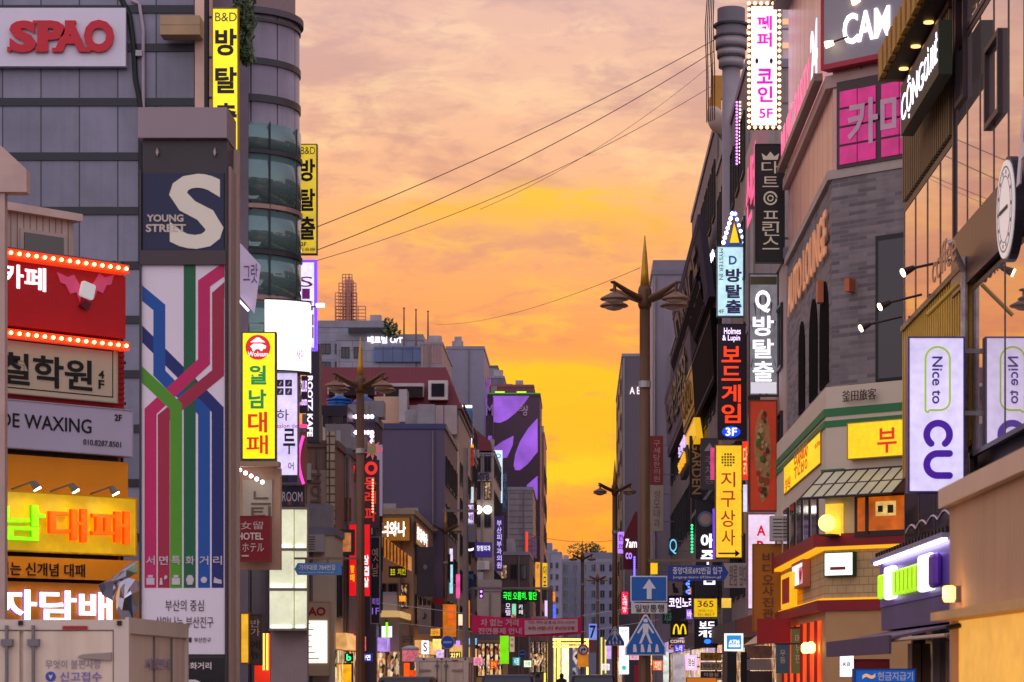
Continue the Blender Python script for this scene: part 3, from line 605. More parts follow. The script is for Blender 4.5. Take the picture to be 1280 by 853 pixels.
# luminous bay of frosted panels
pl = FR(68); t = thing('light_panel_bay', 'tall bay of frosted pale green light panels in three rows', 'light wall', pl, pl.hit(358)[0], 0, pl.hit(0, 788)[1])
FRO = E(240, 240, 206, .72, .25, .8)
for i, (y0_, y1_) in enumerate(((637, 685), (689, 735), (739, 786))):
    for px0, px1, dw in (((351, 366, 0), (367.5, 382, .12)) if i == 0 else ((337, 366, 0), (367.5, 382, .12))):
        b = pl.box((px0, y0_, px1, y1_)); MB().box(b[0], b[1], dw, dw + .2, b[2], b[3]).build('panel', FRO, t)
        MB().box(b[0] + .04, b[1] - .04, dw - .05, dw - .005, b[2] + .01, b[2] + .09).build('lamp_tray', E(250, 255, 224, 2.2), t)
for y in (635.5, 687, 737, 787): z = pl.hit(0, y)[1]; MB().box(pl.hit(336 if y > 640 else 350)[0], pl.hit(383)[0], -.03, .4, z - .035, z + .035).build('rail', D(130, 118, 110, .4), t)
MB().box(pl.hit(336)[0], pl.hit(382)[0], .42, .8, 0, pl.hit(0, 634)[1]).build('backing_wall', D(150, 130, 128, .7), t)
# hotel board
pl = FR(58); b = pl.box((300, 585, 350, 712)); t = thing('hotel_board', 'tan timber sign board with big pale Korean letters and a row of tiny lamps', 'sign', pl, b[0] + 1, 0, b[2])
MB().box(b[0] - .6, b[1], .08, .35, b[2], b[3]).build('board', D(196, 158, 128, .6, .12), t)
b2 = pl.box((303, 600, 340, 646)); MB().box(b2[0], b2[1], .03, .079, b2[2], b2[3]).build('face_panel', D(196, 184, 160, .5), t)
letters(t, pl, '느티', D(118, 100, 84), (314, 613, 338, 650), 'v', .0, .03, .03)
MB().box(b[0] - .6, b[1] + .02, -.4, .02, b[3], b[3] + .12).build('hood', D(176, 140, 110, .6), t)
bulbs(t, line_pts((pl.hit(302)[0], -.3, pl.hit(0, 589)[1]), (pl.hit(330)[0], -.3, pl.hit(0, 604)[1]), 5), .05, E(255, 244, 255, 6))
sign('dark red hotel sign with pale capitals, Chinese and Japanese characters', FR(57.6), (292, 645, 338, 702), D(138, 24, 34, .5, .08), D(150, 60, 60, .5), [('女留', D(214, 190, 180), (301, 652, 329, 662), 'h', 0), ('HOTEL', D(232, 216, 204), (297, 666, 329, 675), 'h', .02), ('ホテル', D(226, 208, 196), (303, 679, 330, 690), 'h', 0), ('—', D(220, 200, 190), (302, 694, 311, 696), 'h', 0)], rim=.015)
sign('small amber box sign hung low beside the totem pylon', FR(56), (300, 766, 312, 830), E(255, 190, 50, .75, .25), D(130, 90, 30), [], rim=.03)
sign('crowded notice board of scribbled dark leaflets next to the amber box sign', FR(56.2), (312, 768, 327, 832), D(96, 76, 70, .7, .4, 0, 9), D(70, 56, 52), [('반가', D(220, 200, 190), (313, 774, 325, 796), 'v', 0), ('메뉴', D(40, 30, 30), (313, 800, 325, 824), 'v', 0)], rim=.02, name='notice_board', cat='notice board')
pl = FR(57); t = thing('neon_sign', 'pair of upright orange neon tubes on a red glowing board', 'neon sign', pl, pl.hit(330)[0], 0, pl.hit(0, 853)[1])
b = pl.box((318, 792, 337, 856)); MB().box(b[0], b[1], 0, .1, b[2], b[3]).build('backing', E(255, 50, 16, .65, .3, 3), t)
for px in (330, 334.5): MB().tube((pl.hit(px)[0], -.05, pl.hit(0, 838)[1]), (pl.hit(px)[0], -.05, pl.hit(0, 792)[1]), .022).build('tube', E(255, 190, 70, 3), t)
# tilted lavender banner on the drum tower
pl = FR(66); t = thing('tilted_banner', 'lavender banner hung askew as a diamond beside the totem with violet letters', 'banner', pl, pl.hit(308)[0], 0, pl.hit(0, 390)[1])
MB().prism([(pl.hit(px)[0], pl.hit(px, py)[1]) for px, py in ((296, 300), (304, 308), (326, 332), (318, 392), (296, 366))], 0, .04).build('cloth', D(206, 190, 214, .6), t)
letters(t, pl, '그랏', D(120, 70, 130), (304, 330, 322, 354), 'h', 0, -.002, .01)
MB().tube((pl.hit(300)[0], -.2, pl.hit(0, 377)[1]), (pl.hit(312)[0], -.2, pl.hit(0, 390)[1]), .03).build('tube_lamp', E(240, 220, 255, 4), t)
# floodlight above the violet framed sign
pl = FR(72); q, z = pl.hit(398, 382)
t = thing('floodlight', 'tiny glaring white floodlight on an arm right of the violet framed sign', 'lamp', pl, q, 0, z)
MB().tube((q - .5, .1, z - .12), (q, 0, z), .02).build('arm', DK, t); MB().box(q - .06, q + .18, -.08, .06, z - .04, z + .05).build('head', E(255, 240, 250, 7), t)

# ------------------------------------------------------------------ totem pylon
pl = FR(28); b = pl.box((174, 135, 283, 860)); t = thing('totem_pylon', 'tall grey street totem with a navy S panel over a map of coloured stripes', 'sign', pl, (b[0] + b[1]) / 2, 0, .13)
GM = D(104, 90, 96, .4, .08, .2); DG = D(54, 46, 50, .45)
xx0, xx1 = b[0], b[1]; z = lambda y: pl.hit(0, y)[1]; q = lambda px: pl.hit(px)[0]
MB().box(xx0 - .01, xx1 + .01, -.03, .72, z(173), z(135)).build('cap', D(150, 130, 134, .5, .05), t)
MB().box(xx0 + .03, xx1, .06, .6, z(213), z(173)).build('neck', DG, t)
for px in (196, 268): MB().prism([(q(px), z(184)), (q(px - 2), z(190)), (q(px), z(195)), (q(px + 2), z(190))], .02, .0595).build('rivet', D(170, 150, 140, .4), t)
body = MB().box(xx0 + .0, q(176.5), 0, .6, .13, z(213)).box(q(281), xx1, 0, .6, .13, z(213)).box(q(176.5), q(281), .06, .6, .13, z(213)); body.build('body', DG, t)
MB().box(xx1 + .002, xx1 + .03, .15, .55, .13, z(205)).build('side_strip', D(176, 150, 140, .35, .1, .3), t)
MB().box(xx1 + .002, xx1 + .06, .56, .7, .13, z(174)).build('rear_post', D(190, 164, 152, .4, .1, .2), t)
npn = MB().box(q(178), q(279.5), .03, .059, z(312), z(216)).build('title_panel', D(16, 24, 66, .4, .08), t)
letters(t, pl, 'S', D(232, 220, 200, .5, .05), (211, 217, 279, 311), 'h', .025, .029, .012)
letters(t, pl, 'YOUNG', D(206, 188, 176), (183, 268, 229, 277), 'h', .03, .029, .014); letters(t, pl, 'STREET', D(206, 188, 176), (182, 280, 232, 290), 'h', .03, .029, .014)
MB().box(q(175), q(282.5), -.01, .058, z(331), z(313)).build('mid_rail', D(66, 52, 54, .45), t)
pn = MB(); pn.box(q(176.5), q(281), .035, .0585, z(818), z(331), 0)
def strip(pts, wd, mi, dw):
    h = wd / 2; P = [Vector((p[0], p[1])) for p in pts]; Ls, Rs = [], []
    for i, p in enumerate(P):
        d0 = (P[i] - P[i - 1]).normalized() if i else (P[1] - P[0]).normalized(); d1 = (P[i + 1] - P[i]).normalized() if i < len(P) - 1 else d0
        n0 = Vector((-d0.y, d0.x)); n1 = Vector((-d1.y, d1.x)); n = (n0 + n1).normalized(); k = h / max(n.dot(n0), .3)
        if i == 0 and abs(d0.x) > .1 or i == len(P) - 1 and abs(d0.x) > .1: n = Vector((0, 1 if d0.x < 0 else -1)) * (-1 if n0.y * (1 if d0.x < 0 else -1) < 0 else 1); k = h / abs(n.dot(n0))
        Ls.append(p + n * k); Rs.append(p - n * k)
    for i in range(len(P) - 1):
        qd = [Ls[i], Ls[i + 1], Rs[i + 1], Rs[i]]; vs = [(q(c.x), .035 - dw, z(c.y)) for c in qd]
        pn.add(vs, [(0, 1, 2, 3)], mi)
strip([(177, 417), (222, 462), (262, 502), (271.5, 512), (271.5, 735)], 15, 6, .001)
strip([(177, 366), (198.5, 384), (198.5, 466), (214, 482), (246, 506), (254.5, 515), (254.5, 735)], 15, 5, .0014)
strip([(236.5, 331), (236.5, 735)], 15, 4, .0018)
strip([(280, 336), (254.5, 354), (254.5, 452), (187.5, 514), (187.5, 735)], 15, 1, .0026)
strip([(280, 362), (272, 369), (272, 466), (204, 522), (204, 735)], 15, 2, .0022)
strip([(177, 468), (219.5, 508), (219.5, 735)], 15, 3, .003)
pn.build('map_panel', [D(228, 214, 224, .5, .05), D(196, 18, 92, .5, .1), D(164, 26, 62, .5, .1), D(80, 148, 24, .5, .1), D(14, 92, 56, .5, .1), D(4, 76, 156, .5, .1), D(16, 30, 104, .5, .1)], t)
PG = D(206, 190, 196)
for ch, px in zip('서면특화거리', (187.5, 204, 219.5, 237, 254.5, 271.5)):
    letters(t, pl, ch, PG, (px - 5.5, 695, px + 5.5, 706), 'h', .01, .031, .008)
    ic = MB(); x0, x1, za, zb = pl.box((px - 5, 719, px + 5, 731)); hx, hz = x1 - x0, zb - za
    if px < 190 or 215 < px < 225: ic.box(x0, x1, .022, .03, za, za + hz * .7).box(x0 + hx * .2, x1 - hx * .2, .022, .03, za + hz * .75, zb)
    elif px < 210: ic.prism([(x0, za), (x0 + hx * .4, za), (x0 + hx * .3, za + hz * .7), (x0 + hx * .1, za + hz * .7)], .022, .03).prism([(x1 - hx * .4, za + hz * .5), (x1, za + hz * .7), (x1 - hx * .1, zb), (x1 - hx * .4, zb - .01)], .022, .03)
    elif px < 245: ic.prism([(x0, za + hz * .55), (x0 + hx * .2, za), (x1 - hx * .2, za), (x1, za + hz * .55), (x0 + hx * .75, zb), (x0 + hx * .25, zb)], .022, .03)
    elif px < 260: ic.lathe([(hx * .4, 0), (hx * .4, .008)], 0, 0, 12); ic.v = [(x0 + hx / 2 + a, .022 + c_, za + hz / 2 + b_) for a, b_, c_ in ic.v]
    else: ic.prism([(x0, za + hz * .2), (x1, za + hz * .1), (x1, za + hz * .5), (x0 + hx * .5, za + hz * .6), (x0 + hx * .1, za + hz * .8)], .022, .03)
    ic.build('pictogram', PG, t)
HW = D(52, 44, 54)
letters(t, pl, '부산의 중심', HW, (206, 750, 254, 764), 'h', -.005, .031, .006); letters(t, pl, '살맛나는 부산진구', HW, (194, 771, 266, 785), 'h', -.005, .031, .006)
letters(t, pl, '부산진구', HW, (242, 797, 263, 803), 'h', -.005, .031, .006); MB().box(q(234), q(239), .028, .034, z(803), z(797)).build('district_mark', HW, t)
MB().box(q(177), q(281), .02, .059, .3, z(823)).build('base_plate', D(20, 18, 22, .4), t); letters(t, pl, '특화거리', D(220, 206, 200), (228, 828, 264, 837), 'h', .02, .019, .01)
# ------------------------------------------------------------------ vehicles
CB = D(222, 198, 176, .4, .14, 0, 1, .28)
def box_truck(label, Y, px0, px1, length, h, kind):
    pl = FR(Y); x0, x1 = pl.hit(px0)[0], pl.hit(px1)[0]; w = x1 - x0; cx = (x0 + x1) / 2
    t = thing('box_truck', label, 'truck', pl, cx, 0, 0, 'white box trucks')
    cb = MB().box(x0, x1, .04, length, .75, h).build('cargo_box', CB, t)
    fr = MB(); R_ = D(150, 132, 126, .4, .1, .3)
    fr.box(x0, x1, -.01, .039, h - .09, h).box(x0, x1, -.01, .039, .7, .8).box(x0, x0 + .08, -.01, .039, .8, h - .09).box(x1 - .1, x1, -.01, .039, .8, h - .09)
    fr.box(x1, x1 + .03, -.01, length, h - .12, h + .02).box(x1, x1 + .03, -.01, .05, .7, h - .12).box(x1, x1 + .03, length - .06, length + .0, .7, h - .12).box(x0 - .03, x0, -.01, length, h - .12, h + .02); fr.build('frame_rail', D(206, 186, 172, .4, .1), t)
    for s, (a, b_) in enumerate(((x0 + .09, cx - .015), (cx + .015, x1 - .11))):
        d = MB().box(a, b_, -.0, .038, .82, h - .1).build('rear_door', CB, t, bevel=.008)
        xb = (b_ - .1 if s == 0 else a + .1) + (.0)
        rd = MB().tube((xb, -.045, .85), (xb, -.045, h - .05), .016).build('locking_bar', MET, d)
        for zz in (h - .2, h - .9, 1.1): MB().box(xb - .05, xb + .05, -.065, 0, zz - .03, zz + .03).build('cam_bracket', MET, d)
        xh = x0 + .09 if s == 0 else x1 - .11
        for zz in (h - .32, h - 1.1): MB().prism([(xh - .01, zz - .035), (xh - .01, zz + .035), (xh + (.26 if s == 0 else -.26), zz + .018), (xh + (.3 if s == 0 else -.3), zz), (xh + (.26 if s == 0 else -.26), zz - .018)][::1 if s else -1], -.03, -.002).build('hinge', R_, d)
    MB().box(cx + w * .2, cx + w * .32, -.02, -.011, h - .085, h - .055).build('reflector', D(170, 20, 30, .3), t)
    for xx in (x0 + .2, cx, x1 - .05): MB().box(xx - .02, xx + .02, -.03, -.011, h - .05, h - .01).build('marker_lamp', BLK, t)
    # side panel seams, cab and running gear
    for k in (.42, .72): MB().box(x1 + .001, x1 + .016, length * k, length * k + .03, .8, h - .13).build('side_seam', D(120, 104, 100), t)
    MB().box(x0 + .05, x1 - .05, length + .06, length + 1.5, .45, 1.9).build('cab', D(214, 208, 206, .35, .05), t, bevel=.08)
    MB().box(x0 + .2, x1 - .2, .2, length + 1.2, .5, .7).build('chassis', BLK, t)
    for xx in (x0 + .02, x1 - .24):
        for yy in (.7, length + .6):
            wl = MB().lathe([(.2, -.1), (.32, -.1), (.34, -.06), (.34, .06), (.32, .1), (.2, .1)], 0, 0, 20); wl.v = [(xx + .11 + c_, yy + a, .34 + b_) for a, b_, c_ in wl.v]
            wo = wl.build('wheel', BLK, t); hb = MB().lathe([(.18, -.105), (.18, .105)], 0, 0, 16); hb.v = [(xx + .11 + c_, yy + a, .34 + b_) for a, b_, c_ in hb.v]; hb.build('rim', MET, wo)
    for xx in (x0 + .15, x1 - .15): MB().box(xx - .1, xx + .1, -.03, .03, .55, .66).build('tail_lamp', D(160, 16, 20, .3), t)
    return t, pl, x0, x1
t, pl, x0, x1 = box_truck('near white box truck at the lower left with violet Korean lettering on its door', 21, -104, 157, 3.2, 2.44, 0)
VT = D(120, 96, 170, .6); letters(t, pl, '무엇이 불편사항', D(150, 130, 150, .6), (57, 825, 126, 836), 'h', 0, -.002, .004)
letters(t, pl, '신고접수', VT, (75, 840, 127, 852), 'h', .01, -.002, .004)
bq = pl.box((57, 839, 70, 853)); cxx, czz = (bq[0] + bq[1]) / 2, (bq[2] + bq[3]) / 2; m = MB(); m.prism([(cxx + .045 * math.cos(k * .3142), czz + .045 * math.sin(k * .3142)) for k in range(20)], -.006, -.001, 0); m.prism([(cxx - .02, czz + .02), (cxx, czz - .025), (cxx + .02, czz + .02), (cxx, czz + .005)], -.01, -.0061, 1); m.build('emblem', [D(70, 76, 160), D(220, 214, 226)], t)
m = MB(lambda a, w_, zz: (x1 + .03 - .02 - w_, a, zz)); put_text(m, '시정안내', .9, 2.2, 2.0, 2.11, -.004, .006, 'h', .0); m.build('side_lettering', D(150, 130, 160, .6), t)
box_truck('white box truck parked further up the street under the round blue sign', 62, 520, 584, 3.0, 2.0 + 15.5 * 62 / F, 1)

def road_car(label, px, Y, w, h, col, kind='car', rack=False, group='cars queuing up the street'):
    pl = FR(Y); cx = pl.hit(px)[0]; L_ = 4.4; t = thing('parked_car', label, kind, pl, cx, 0, 0, group)
    def sec(y, hw, z0, z1): return [(cx - hw, y, z0), (cx + hw, y, z0), (cx + hw * .97, y, z1), (cx - hw * .97, y, z1)]
    P = [(0, .46 * w, .35, .8), (.06, .5 * w, .3, .95), (.9 * L_, .5 * w, .3, .9), (L_, .44 * w, .35, .75)]
    m = MB(); vs = []
    for f_ in P: vs += sec(*f_)
    fs = [(0, 1, 2, 3), (15, 14, 13, 12)]
    for j in range(3): fs += [(4 * j + i, 4 * (j + 1) + i, 4 * (j + 1) + (i + 1) % 4, 4 * j + (i + 1) % 4) for i in range(4)]
    m.add(vs, fs); m.build('body', col, t, bevel=.06)
    m = MB(); a, b = .47 * w, .38 * w
    m.add([(cx - a, .1, .9), (cx + a, .1, .9), (cx + a, L_ * .72, .9), (cx - a, L_ * .72, .9), (cx - b, .5, h), (cx + b, .5, h), (cx + b, L_ * .5, h), (cx - b, L_ * .5, h)], [(0, 3, 2, 1), (4, 5, 6, 7), (0, 1, 5, 4), (1, 2, 6, 5), (2, 3, 7, 6), (3, 0, 4, 7)]); m.build('cabin', col, t, bevel=.08)
    g = MB(); g.add([(cx - a * .86, .13, 1.0), (cx + a * .86, .13, 1.0), (cx + b * .9, .43, h - .1), (cx - b * .9, .43, h - .1)], [(0, 1, 2, 3)]); g.build('rear_window', KG, t)
    for s in (-1, 1):
        MB().box(cx + s * .4 * w - .1, cx + s * .4 * w + .1, -.03, .06, .68, .82).build('tail_lamp', E(200, 20, 16, .6), t)
        for yy in (.8, 3.5):
            wl = MB().lathe([(.2, -.09), (.3, -.09), (.31, 0), (.3, .09), (.2, .09)], 0, 0, 16); wl.v = [(cx + s * (.5 * w - .1) + c_, yy + a_, .31 + b_) for a_, b_, c_ in wl.v]; wl.build('wheel', BLK, t)
    if rack:
        for s in (-1, 1): MB().box(cx + s * b * .9 - .03, cx + s * b * .9 + .03, .6, L_ * .5, h + .04, h + .09).build('roof_rail', MET, t)
    return t
road_car('dark van with pale roof slats waiting left of the glowing yellow gate', 634, 70, 1.9, 1.87, D(44, 40, 66, .35), 'van', True)
road_car('black car roof showing low in the street below the yellow gate', 742, 74, 1.7, 1.86, D(36, 32, 36, .3), 'car')
road_car('brown low car roof beside the white box truck', 505, 60, 1.75, 1.84, D(60, 44, 40, .35), 'car')

# ------------------------------------------------------------------ street lamps
BRZ = D(98, 66, 42, .45, .15, .3); GOLD = D(190, 140, 40, .4, .12, .35); DISC = D(132, 98, 74, .45, .15, .2)
def lamp_root(label, x, Y, tip):
    pl = FR(Y); t = thing('street_lamp', label, 'street lamp', pl, x, 0, .13, 'bronze street lamps')
    zs = tip - .93
    MB().lathe([(.17, .13), (.17, .5), (.12, .6), (.105, 3.2), (.095, zs - .4)], x, 0, 14).build('pole', BRZ, t, True)
    MB().lathe([(.10, zs - .42), (.125, zs - .36), (.125, zs - .08), (.10, zs)], x, 0, 14).build('collar', BRZ, t, True)
    MB().lathe([(.085, zs), (.065, zs + .25), (.04, zs + .6), (.008, zs + .93)], x, 0, 12).build('spike', GOLD, t, True)
    for a_ in (143, 217, 37, -37):
        a_ = math.radians(a_); ca, sa = math.cos(a_), math.sin(a_)
        pts = [(x + .06 * ca, .06 * sa, zs - .26), (x + .4 * ca, .4 * sa, zs - .14), (x + .72 * ca, .72 * sa, zs + .0), (x + .79 * ca, .79 * sa, zs + .0)]
        arm = MB().tube(pts[0], pts[1], .07, .055).tube(pts[1], pts[2], .055, .035).tube(pts[2], pts[3], .035, .02).build('arm', BRZ, t)
        ex, ey, ez = x + .7 * ca, .7 * sa, zs - .02
        MB().tube((ex, ey, ez - .2), (ex, ey, ez), .03).build('stem', BRZ, arm)
        MB().lathe([(.02, ez - .14), (.08, ez - .17), (.25, ez - .26), (.27, ez - .285), (.25, ez - .3)], ex, ey, 22).build('shade', DISC, t, True)
        MB().lathe([(.03, ez - .37), (.12, ez - .35), (.21, ez - .301)], ex, ey, 22).build('bowl', D(190, 160, 136, .3, .1), t, True)
    MB().lathe([(.115, 7.2), (.115, 7.32)], x, 0, 14).build('strap', D(170, 160, 160, .4, .1, .4), t)
    return t
lp = lamp_root('near bronze street lamp with a gold spike carrying the one way and crossing signs', FR(44.5).hit(806)[0], 44.5, 10.0)
def lamp(label, px, Y): x = FR(Y).hit(px)[0]; return dup(lp, (x, Y, .13), label)
lamp('bronze street lamp at the left kerb in front of the maroon mansard roof', 450.5, 58)
lamp('second bronze street lamp on the right kerb, dark against the orange sky', 768.5, 92)
lamp('distant bronze lamp before the grey flats at the end of the banner', 728, 148)
lamp('far bronze lamp with only its gold spike over the grey flats', 747, 182)
lamp('bronze lamp at the left kerb among the orange lit signs', 557, 118)
# traffic and street name signs on the lamps
def board(label, pl, outline, mats, w0=0, w1=.03, name='traffic_sign', cat='traffic sign', group=None, back=.25, rimw=0):
    P = [pl.hit(*p) for p in outline]; cx = sum(p[0] for p in P) / len(P); cz = min(p[1] for p in P)
    t = thing(name, label, cat, pl, cx, 0, cz, group)
    MB().prism(P, w0, w1).build('plate', mats, t)
    if back: zc = sum(p[1] for p in P) / len(P); MB().box(cx - .04, cx + .04, w1, w1 + back, zc - .05, zc + .05).build('clamp', MET, t)
    return t
SW = D(222, 214, 214, .5, .05); SB = D(24, 92, 172, .4, .06)
def shp(t, pl, pts, mat, w0=-.012, w1=-.001, name='symbol'):
    return MB().prism([pl.hit(*p) for p in pts], w0, w1).build(name, mat, t)
pl = FR(44.2)
t = board('blue rectangular one way sign with a white upward arrow and a white Korean plate', pl, [(788, 752.5), (834, 752.5), (834, 720), (788, 720)], SW)
shp(t, pl, [(789.5, 751), (832.5, 751), (832.5, 721.5), (789.5, 721.5)], SB, name='blue_field')
shp(t, pl, [(808.5, 749), (814.5, 749), (814.5, 736), (820, 736), (811.5, 724), (803, 736), (808.5, 736)], SW, -.02, -.0125)
shp(t, pl, [(789, 767), (834, 767), (834, 754), (789, 754)], D(206, 196, 190, .5), .0, .03, 'supplementary_plate')
letters(t, pl, '일방통행', D(60, 54, 54), (794, 756, 830, 765.5), 'h', .015, -.001, .006)
def crossing(label, pl, cx, cy, s, back=.25):
    f = lambda u, v: (cx + u * s, cy + v * s)
    t = board(label, pl, [f(-1.0, 1.0), f(1.0, 1.0), f(1.0, .62), f(.08, -1.0), f(-.08, -1.0), f(-1.0, .62)], SW, group='pedestrian crossing signs', back=back)
    shp(t, pl, [f(-.92, .94), f(.92, .94), f(.92, .6), f(.04, -.92), f(-.04, -.92), f(-.92, .6)], SB, name='blue_field')
    m = MB(); ad = lambda pts: m.prism([pl.hit(*f(*p)) for p in pts], -.02, -.0125)
    ad([(-.09, -.62), (.09, -.62), (.11, -.72), (.06, -.8), (-.06, -.8), (-.11, -.72)]); ad([(-.13, -.1), (.13, -.1), (.14, -.56), (-.14, -.56)])
    ad([(-.32, .42), (-.2, .42), (.02, -.09), (-.13, -.09)]); ad([(.2, .42), (.34, .42), (.13, -.09), (0, -.09)]); ad([(-.42, -.12), (-.34, -.06), (-.14, -.36), (-.14, -.54)]); ad([(.42, -.12), (.34, -.06), (.14, -.36), (.14, -.54)])
    for k in range(4): ad([(-.72 + .38 * k + (.1 if k < 2 else .04), .84), (-.46 + .38 * k + (.04 if k < 2 else -.02), .84), (-.48 + .36 * k, .46), (-.66 + .37 * k + .06, .46)])
    m.build('pedestrian_symbol', SW, t); return t
crossing('large blue triangular pedestrian crossing sign on the near lamp post', pl, 807, 794, 25.5)
crossing('small blue triangular pedestrian crossing sign on the second lamp post', FR(91.6), 768.5, 795.5, 12)
def name_sign(label, pl, px0, px1, y0, y1, col, point, txt, sub, post_px):
    ym = (y0 + y1) / 2
    o = [(px0, y1), (px1 - 6, y1), (px1, ym), (px1 - 6, y0), (px0, y0)] if point == 'r' else [(px0 + 4, y1), (px1, y1), (px1, y0), (px0 + 4, y0), (px0, ym)]
    t = board(label, pl, o, col, name='street_sign', cat='street sign', back=0)
    letters(t, pl, txt, SW, (px0 + 6, y0 + 2, px1 - 8, ym + 1.5), 'h', .012, -.001, .006); letters(t, pl, sub, SW, (px0 + 6, ym + 3.5, px1 - 10, y1 - 2), 'h', 0, -.001, .006)
    qa, qb, zb = pl.hit(px0)[0], pl.hit(post_px)[0], pl.hit(0, y0 - 4.5)[1]; qa, qb = min(qa, qb), max(pl.hit(px1)[0], qb)
    MB().box(qa, qb, .0, .06, zb, zb + .05).build('bracket', D(120, 92, 76, .5), t)
    for u in (.25, .7): x_ = pl.hit(px0 + u * (px1 - px0))[0]; MB().box(x_ - .03, x_ + .03, .005, .05, pl.hit(0, y0)[1], zb).build('hanger', D(120, 92, 76, .5), t)
    return t
name_sign('blue street name sign pointing right from the near lamp post', FR(44.3), 835, 911, 707, 726, D(34, 56, 142, .4), 'r', '중앙대로692번길 입구', 'Jungang-daero 692beon-gil', 811)
name_sign('paler blue street name sign pointing left beside the frosted light bay', FR(57.8), 368, 427, 704, 719, D(70, 126, 186, .4), 'l', '가야대로 784번길', 'Gaya-daero 784beon-gil', 446)
def clamp_ring(label, pl, px, py, hh):
    b = pl.box((px - 6, py - hh, px + 6, py + hh)); return b
def disc_sign(label, pl, px, py, r, col, sym):
    t = board(label, pl, [(px + r * math.cos(-k * .2618), py + r * math.sin(-k * .2618)) for k in range(24)], SW if sym != 'bar' else D(170, 174, 190), back=.1)
    shp(t, pl, [(px + r * .9 * math.cos(-k * .2618), py + r * .9 * math.sin(-k * .2618)) for k in range(24)], col, name='field')
    if sym == 'bar': shp(t, pl, [(px - r * .6, py + r * .16), (px + r * .6, py + r * .16), (px + r * .6, py - r * .16), (px - r * .6, py - r * .16)], D(120, 150, 214), -.02, -.0125)
    else:
        shp(t, pl, [(px + r * .66 * math.cos(-k * .2618), py + r * .66 * math.sin(-k * .2618)) for k in range(24)], SW, -.018, -.0125, 'white_field')
        shp(t, pl, [(px - .35 * r, py + .5 * r), (px - .15 * r, py + .5 * r), (px - .15 * r, py), (px + .1 * r, py), (px + .1 * r, py + .25 * r), (px + .5 * r, py - .1 * r), (px + .1 * r, py - .45 * r), (px + .1 * r, py - .22 * r), (px - .35 * r, py - .2 * r)], BLK, -.024, -.0185)
    q, z_ = pl.hit(px, py); MB().tube((q, .09, .13), (q, .09, z_ + .1), .045).build('post', MET, t); return t
disc_sign('round blue traffic sign above the far box truck', FR(64), 559.5, 803, 8.6, D(26, 62, 160, .4), 'bar')
disc_sign('small round blue traffic sign low in the middle of the street', FR(104), 653, 818, 5, D(26, 62, 160, .4), 'bar')
t = disc_sign('red ringed round prohibition sign over an orange plate before the yellow gate', FR(80), 729, 812.5, 7, D(196, 40, 44, .4), 'arrow')
shp(t, FR(80), [(722, 834), (735.5, 834), (735.5, 817), (722, 817)], E(236, 140, 20, .5, .2), .035, .06, 'orange_plate')

# ------------------------------------------------------------------ people far up the street (only heads clear the cars)
def person(label, px, Y, hgt, top_c, leg_c, hair=(30, 22, 20)):
    pl = FR(Y); cx = pl.hit(px)[0]; t = thing('person', label, 'person', pl, cx, 0, 0, 'people walking up the street'); k = hgt / 1.7
    me = bpy.data.meshes.new('body'); V = [(0, 0, .95), (0, 0, 1.2), (0, 0, 1.42), (0, 0, 1.52), (.1, 0, .9), (.12, -.08, .5), (.12, .02, .08), (-.1, 0, .9), (-.12, .1, .5), (-.12, .22, .1), (.2, 0, 1.4), (.27, .04, 1.12), (.28, -.08, .9), (-.2, 0, 1.4), (-.27, -.02, 1.12), (-.28, -.1, .9), (0, -.01, 1.58), (0, 0, 1.66), (.13, -.12, .05), (-.12, .12, .05)]
    Ed = [(0, 1), (1, 2), (2, 3), (0, 4), (4, 5), (5, 6), (0, 7), (7, 8), (8, 9), (2, 10), (10, 11), (11, 12), (2, 13), (13, 14), (14, 15), (3, 16), (16, 17), (6, 18), (9, 19)]
    Rr = [.16, .15, .15, .055, .1, .07, .045, .1, .07, .045, .07, .05, .035, .07, .05, .035, .1, .09, .04, .04]
    me.from_pydata([(a * k, b * k, c_ * k) for a, b, c_ in V], Ed, []); o = bpy.data.objects.new('body', me); COL.objects.link(o); o.parent = t
    sk = o.modifiers.new('skin', 'SKIN')
    for v_, r in zip(me.skin_vertices[0].data, Rr): v_.radius = (r * k, r * k)
    me.skin_vertices[0].data[0].use_root = True
    o.modifiers.new('sub', 'SUBSURF').levels = 1; me.materials.append(top_c)
    MB().lathe([(.02, 1.49 * k), (.1, 1.54 * k), (.12, 1.62 * k), (.1, 1.71 * k), (.03, 1.755 * k)], cx, .02, 12).build('hair', D(*hair, .7), t, True); return t
person('person in a dark coat walking before the glowing yellow gate', 702, 128, 1.78, D(40, 34, 42), DK)
person('person in a tan jacket right of the yellow gate', 738, 130, 1.74, D(140, 104, 76), DK, (70, 40, 26))
person('person in a white top near the second lamp post', 752, 126, 1.72, D(200, 190, 190), DK)
person('person in a grey jacket under the pink banner', 672, 134, 1.76, D(96, 92, 100), DK)
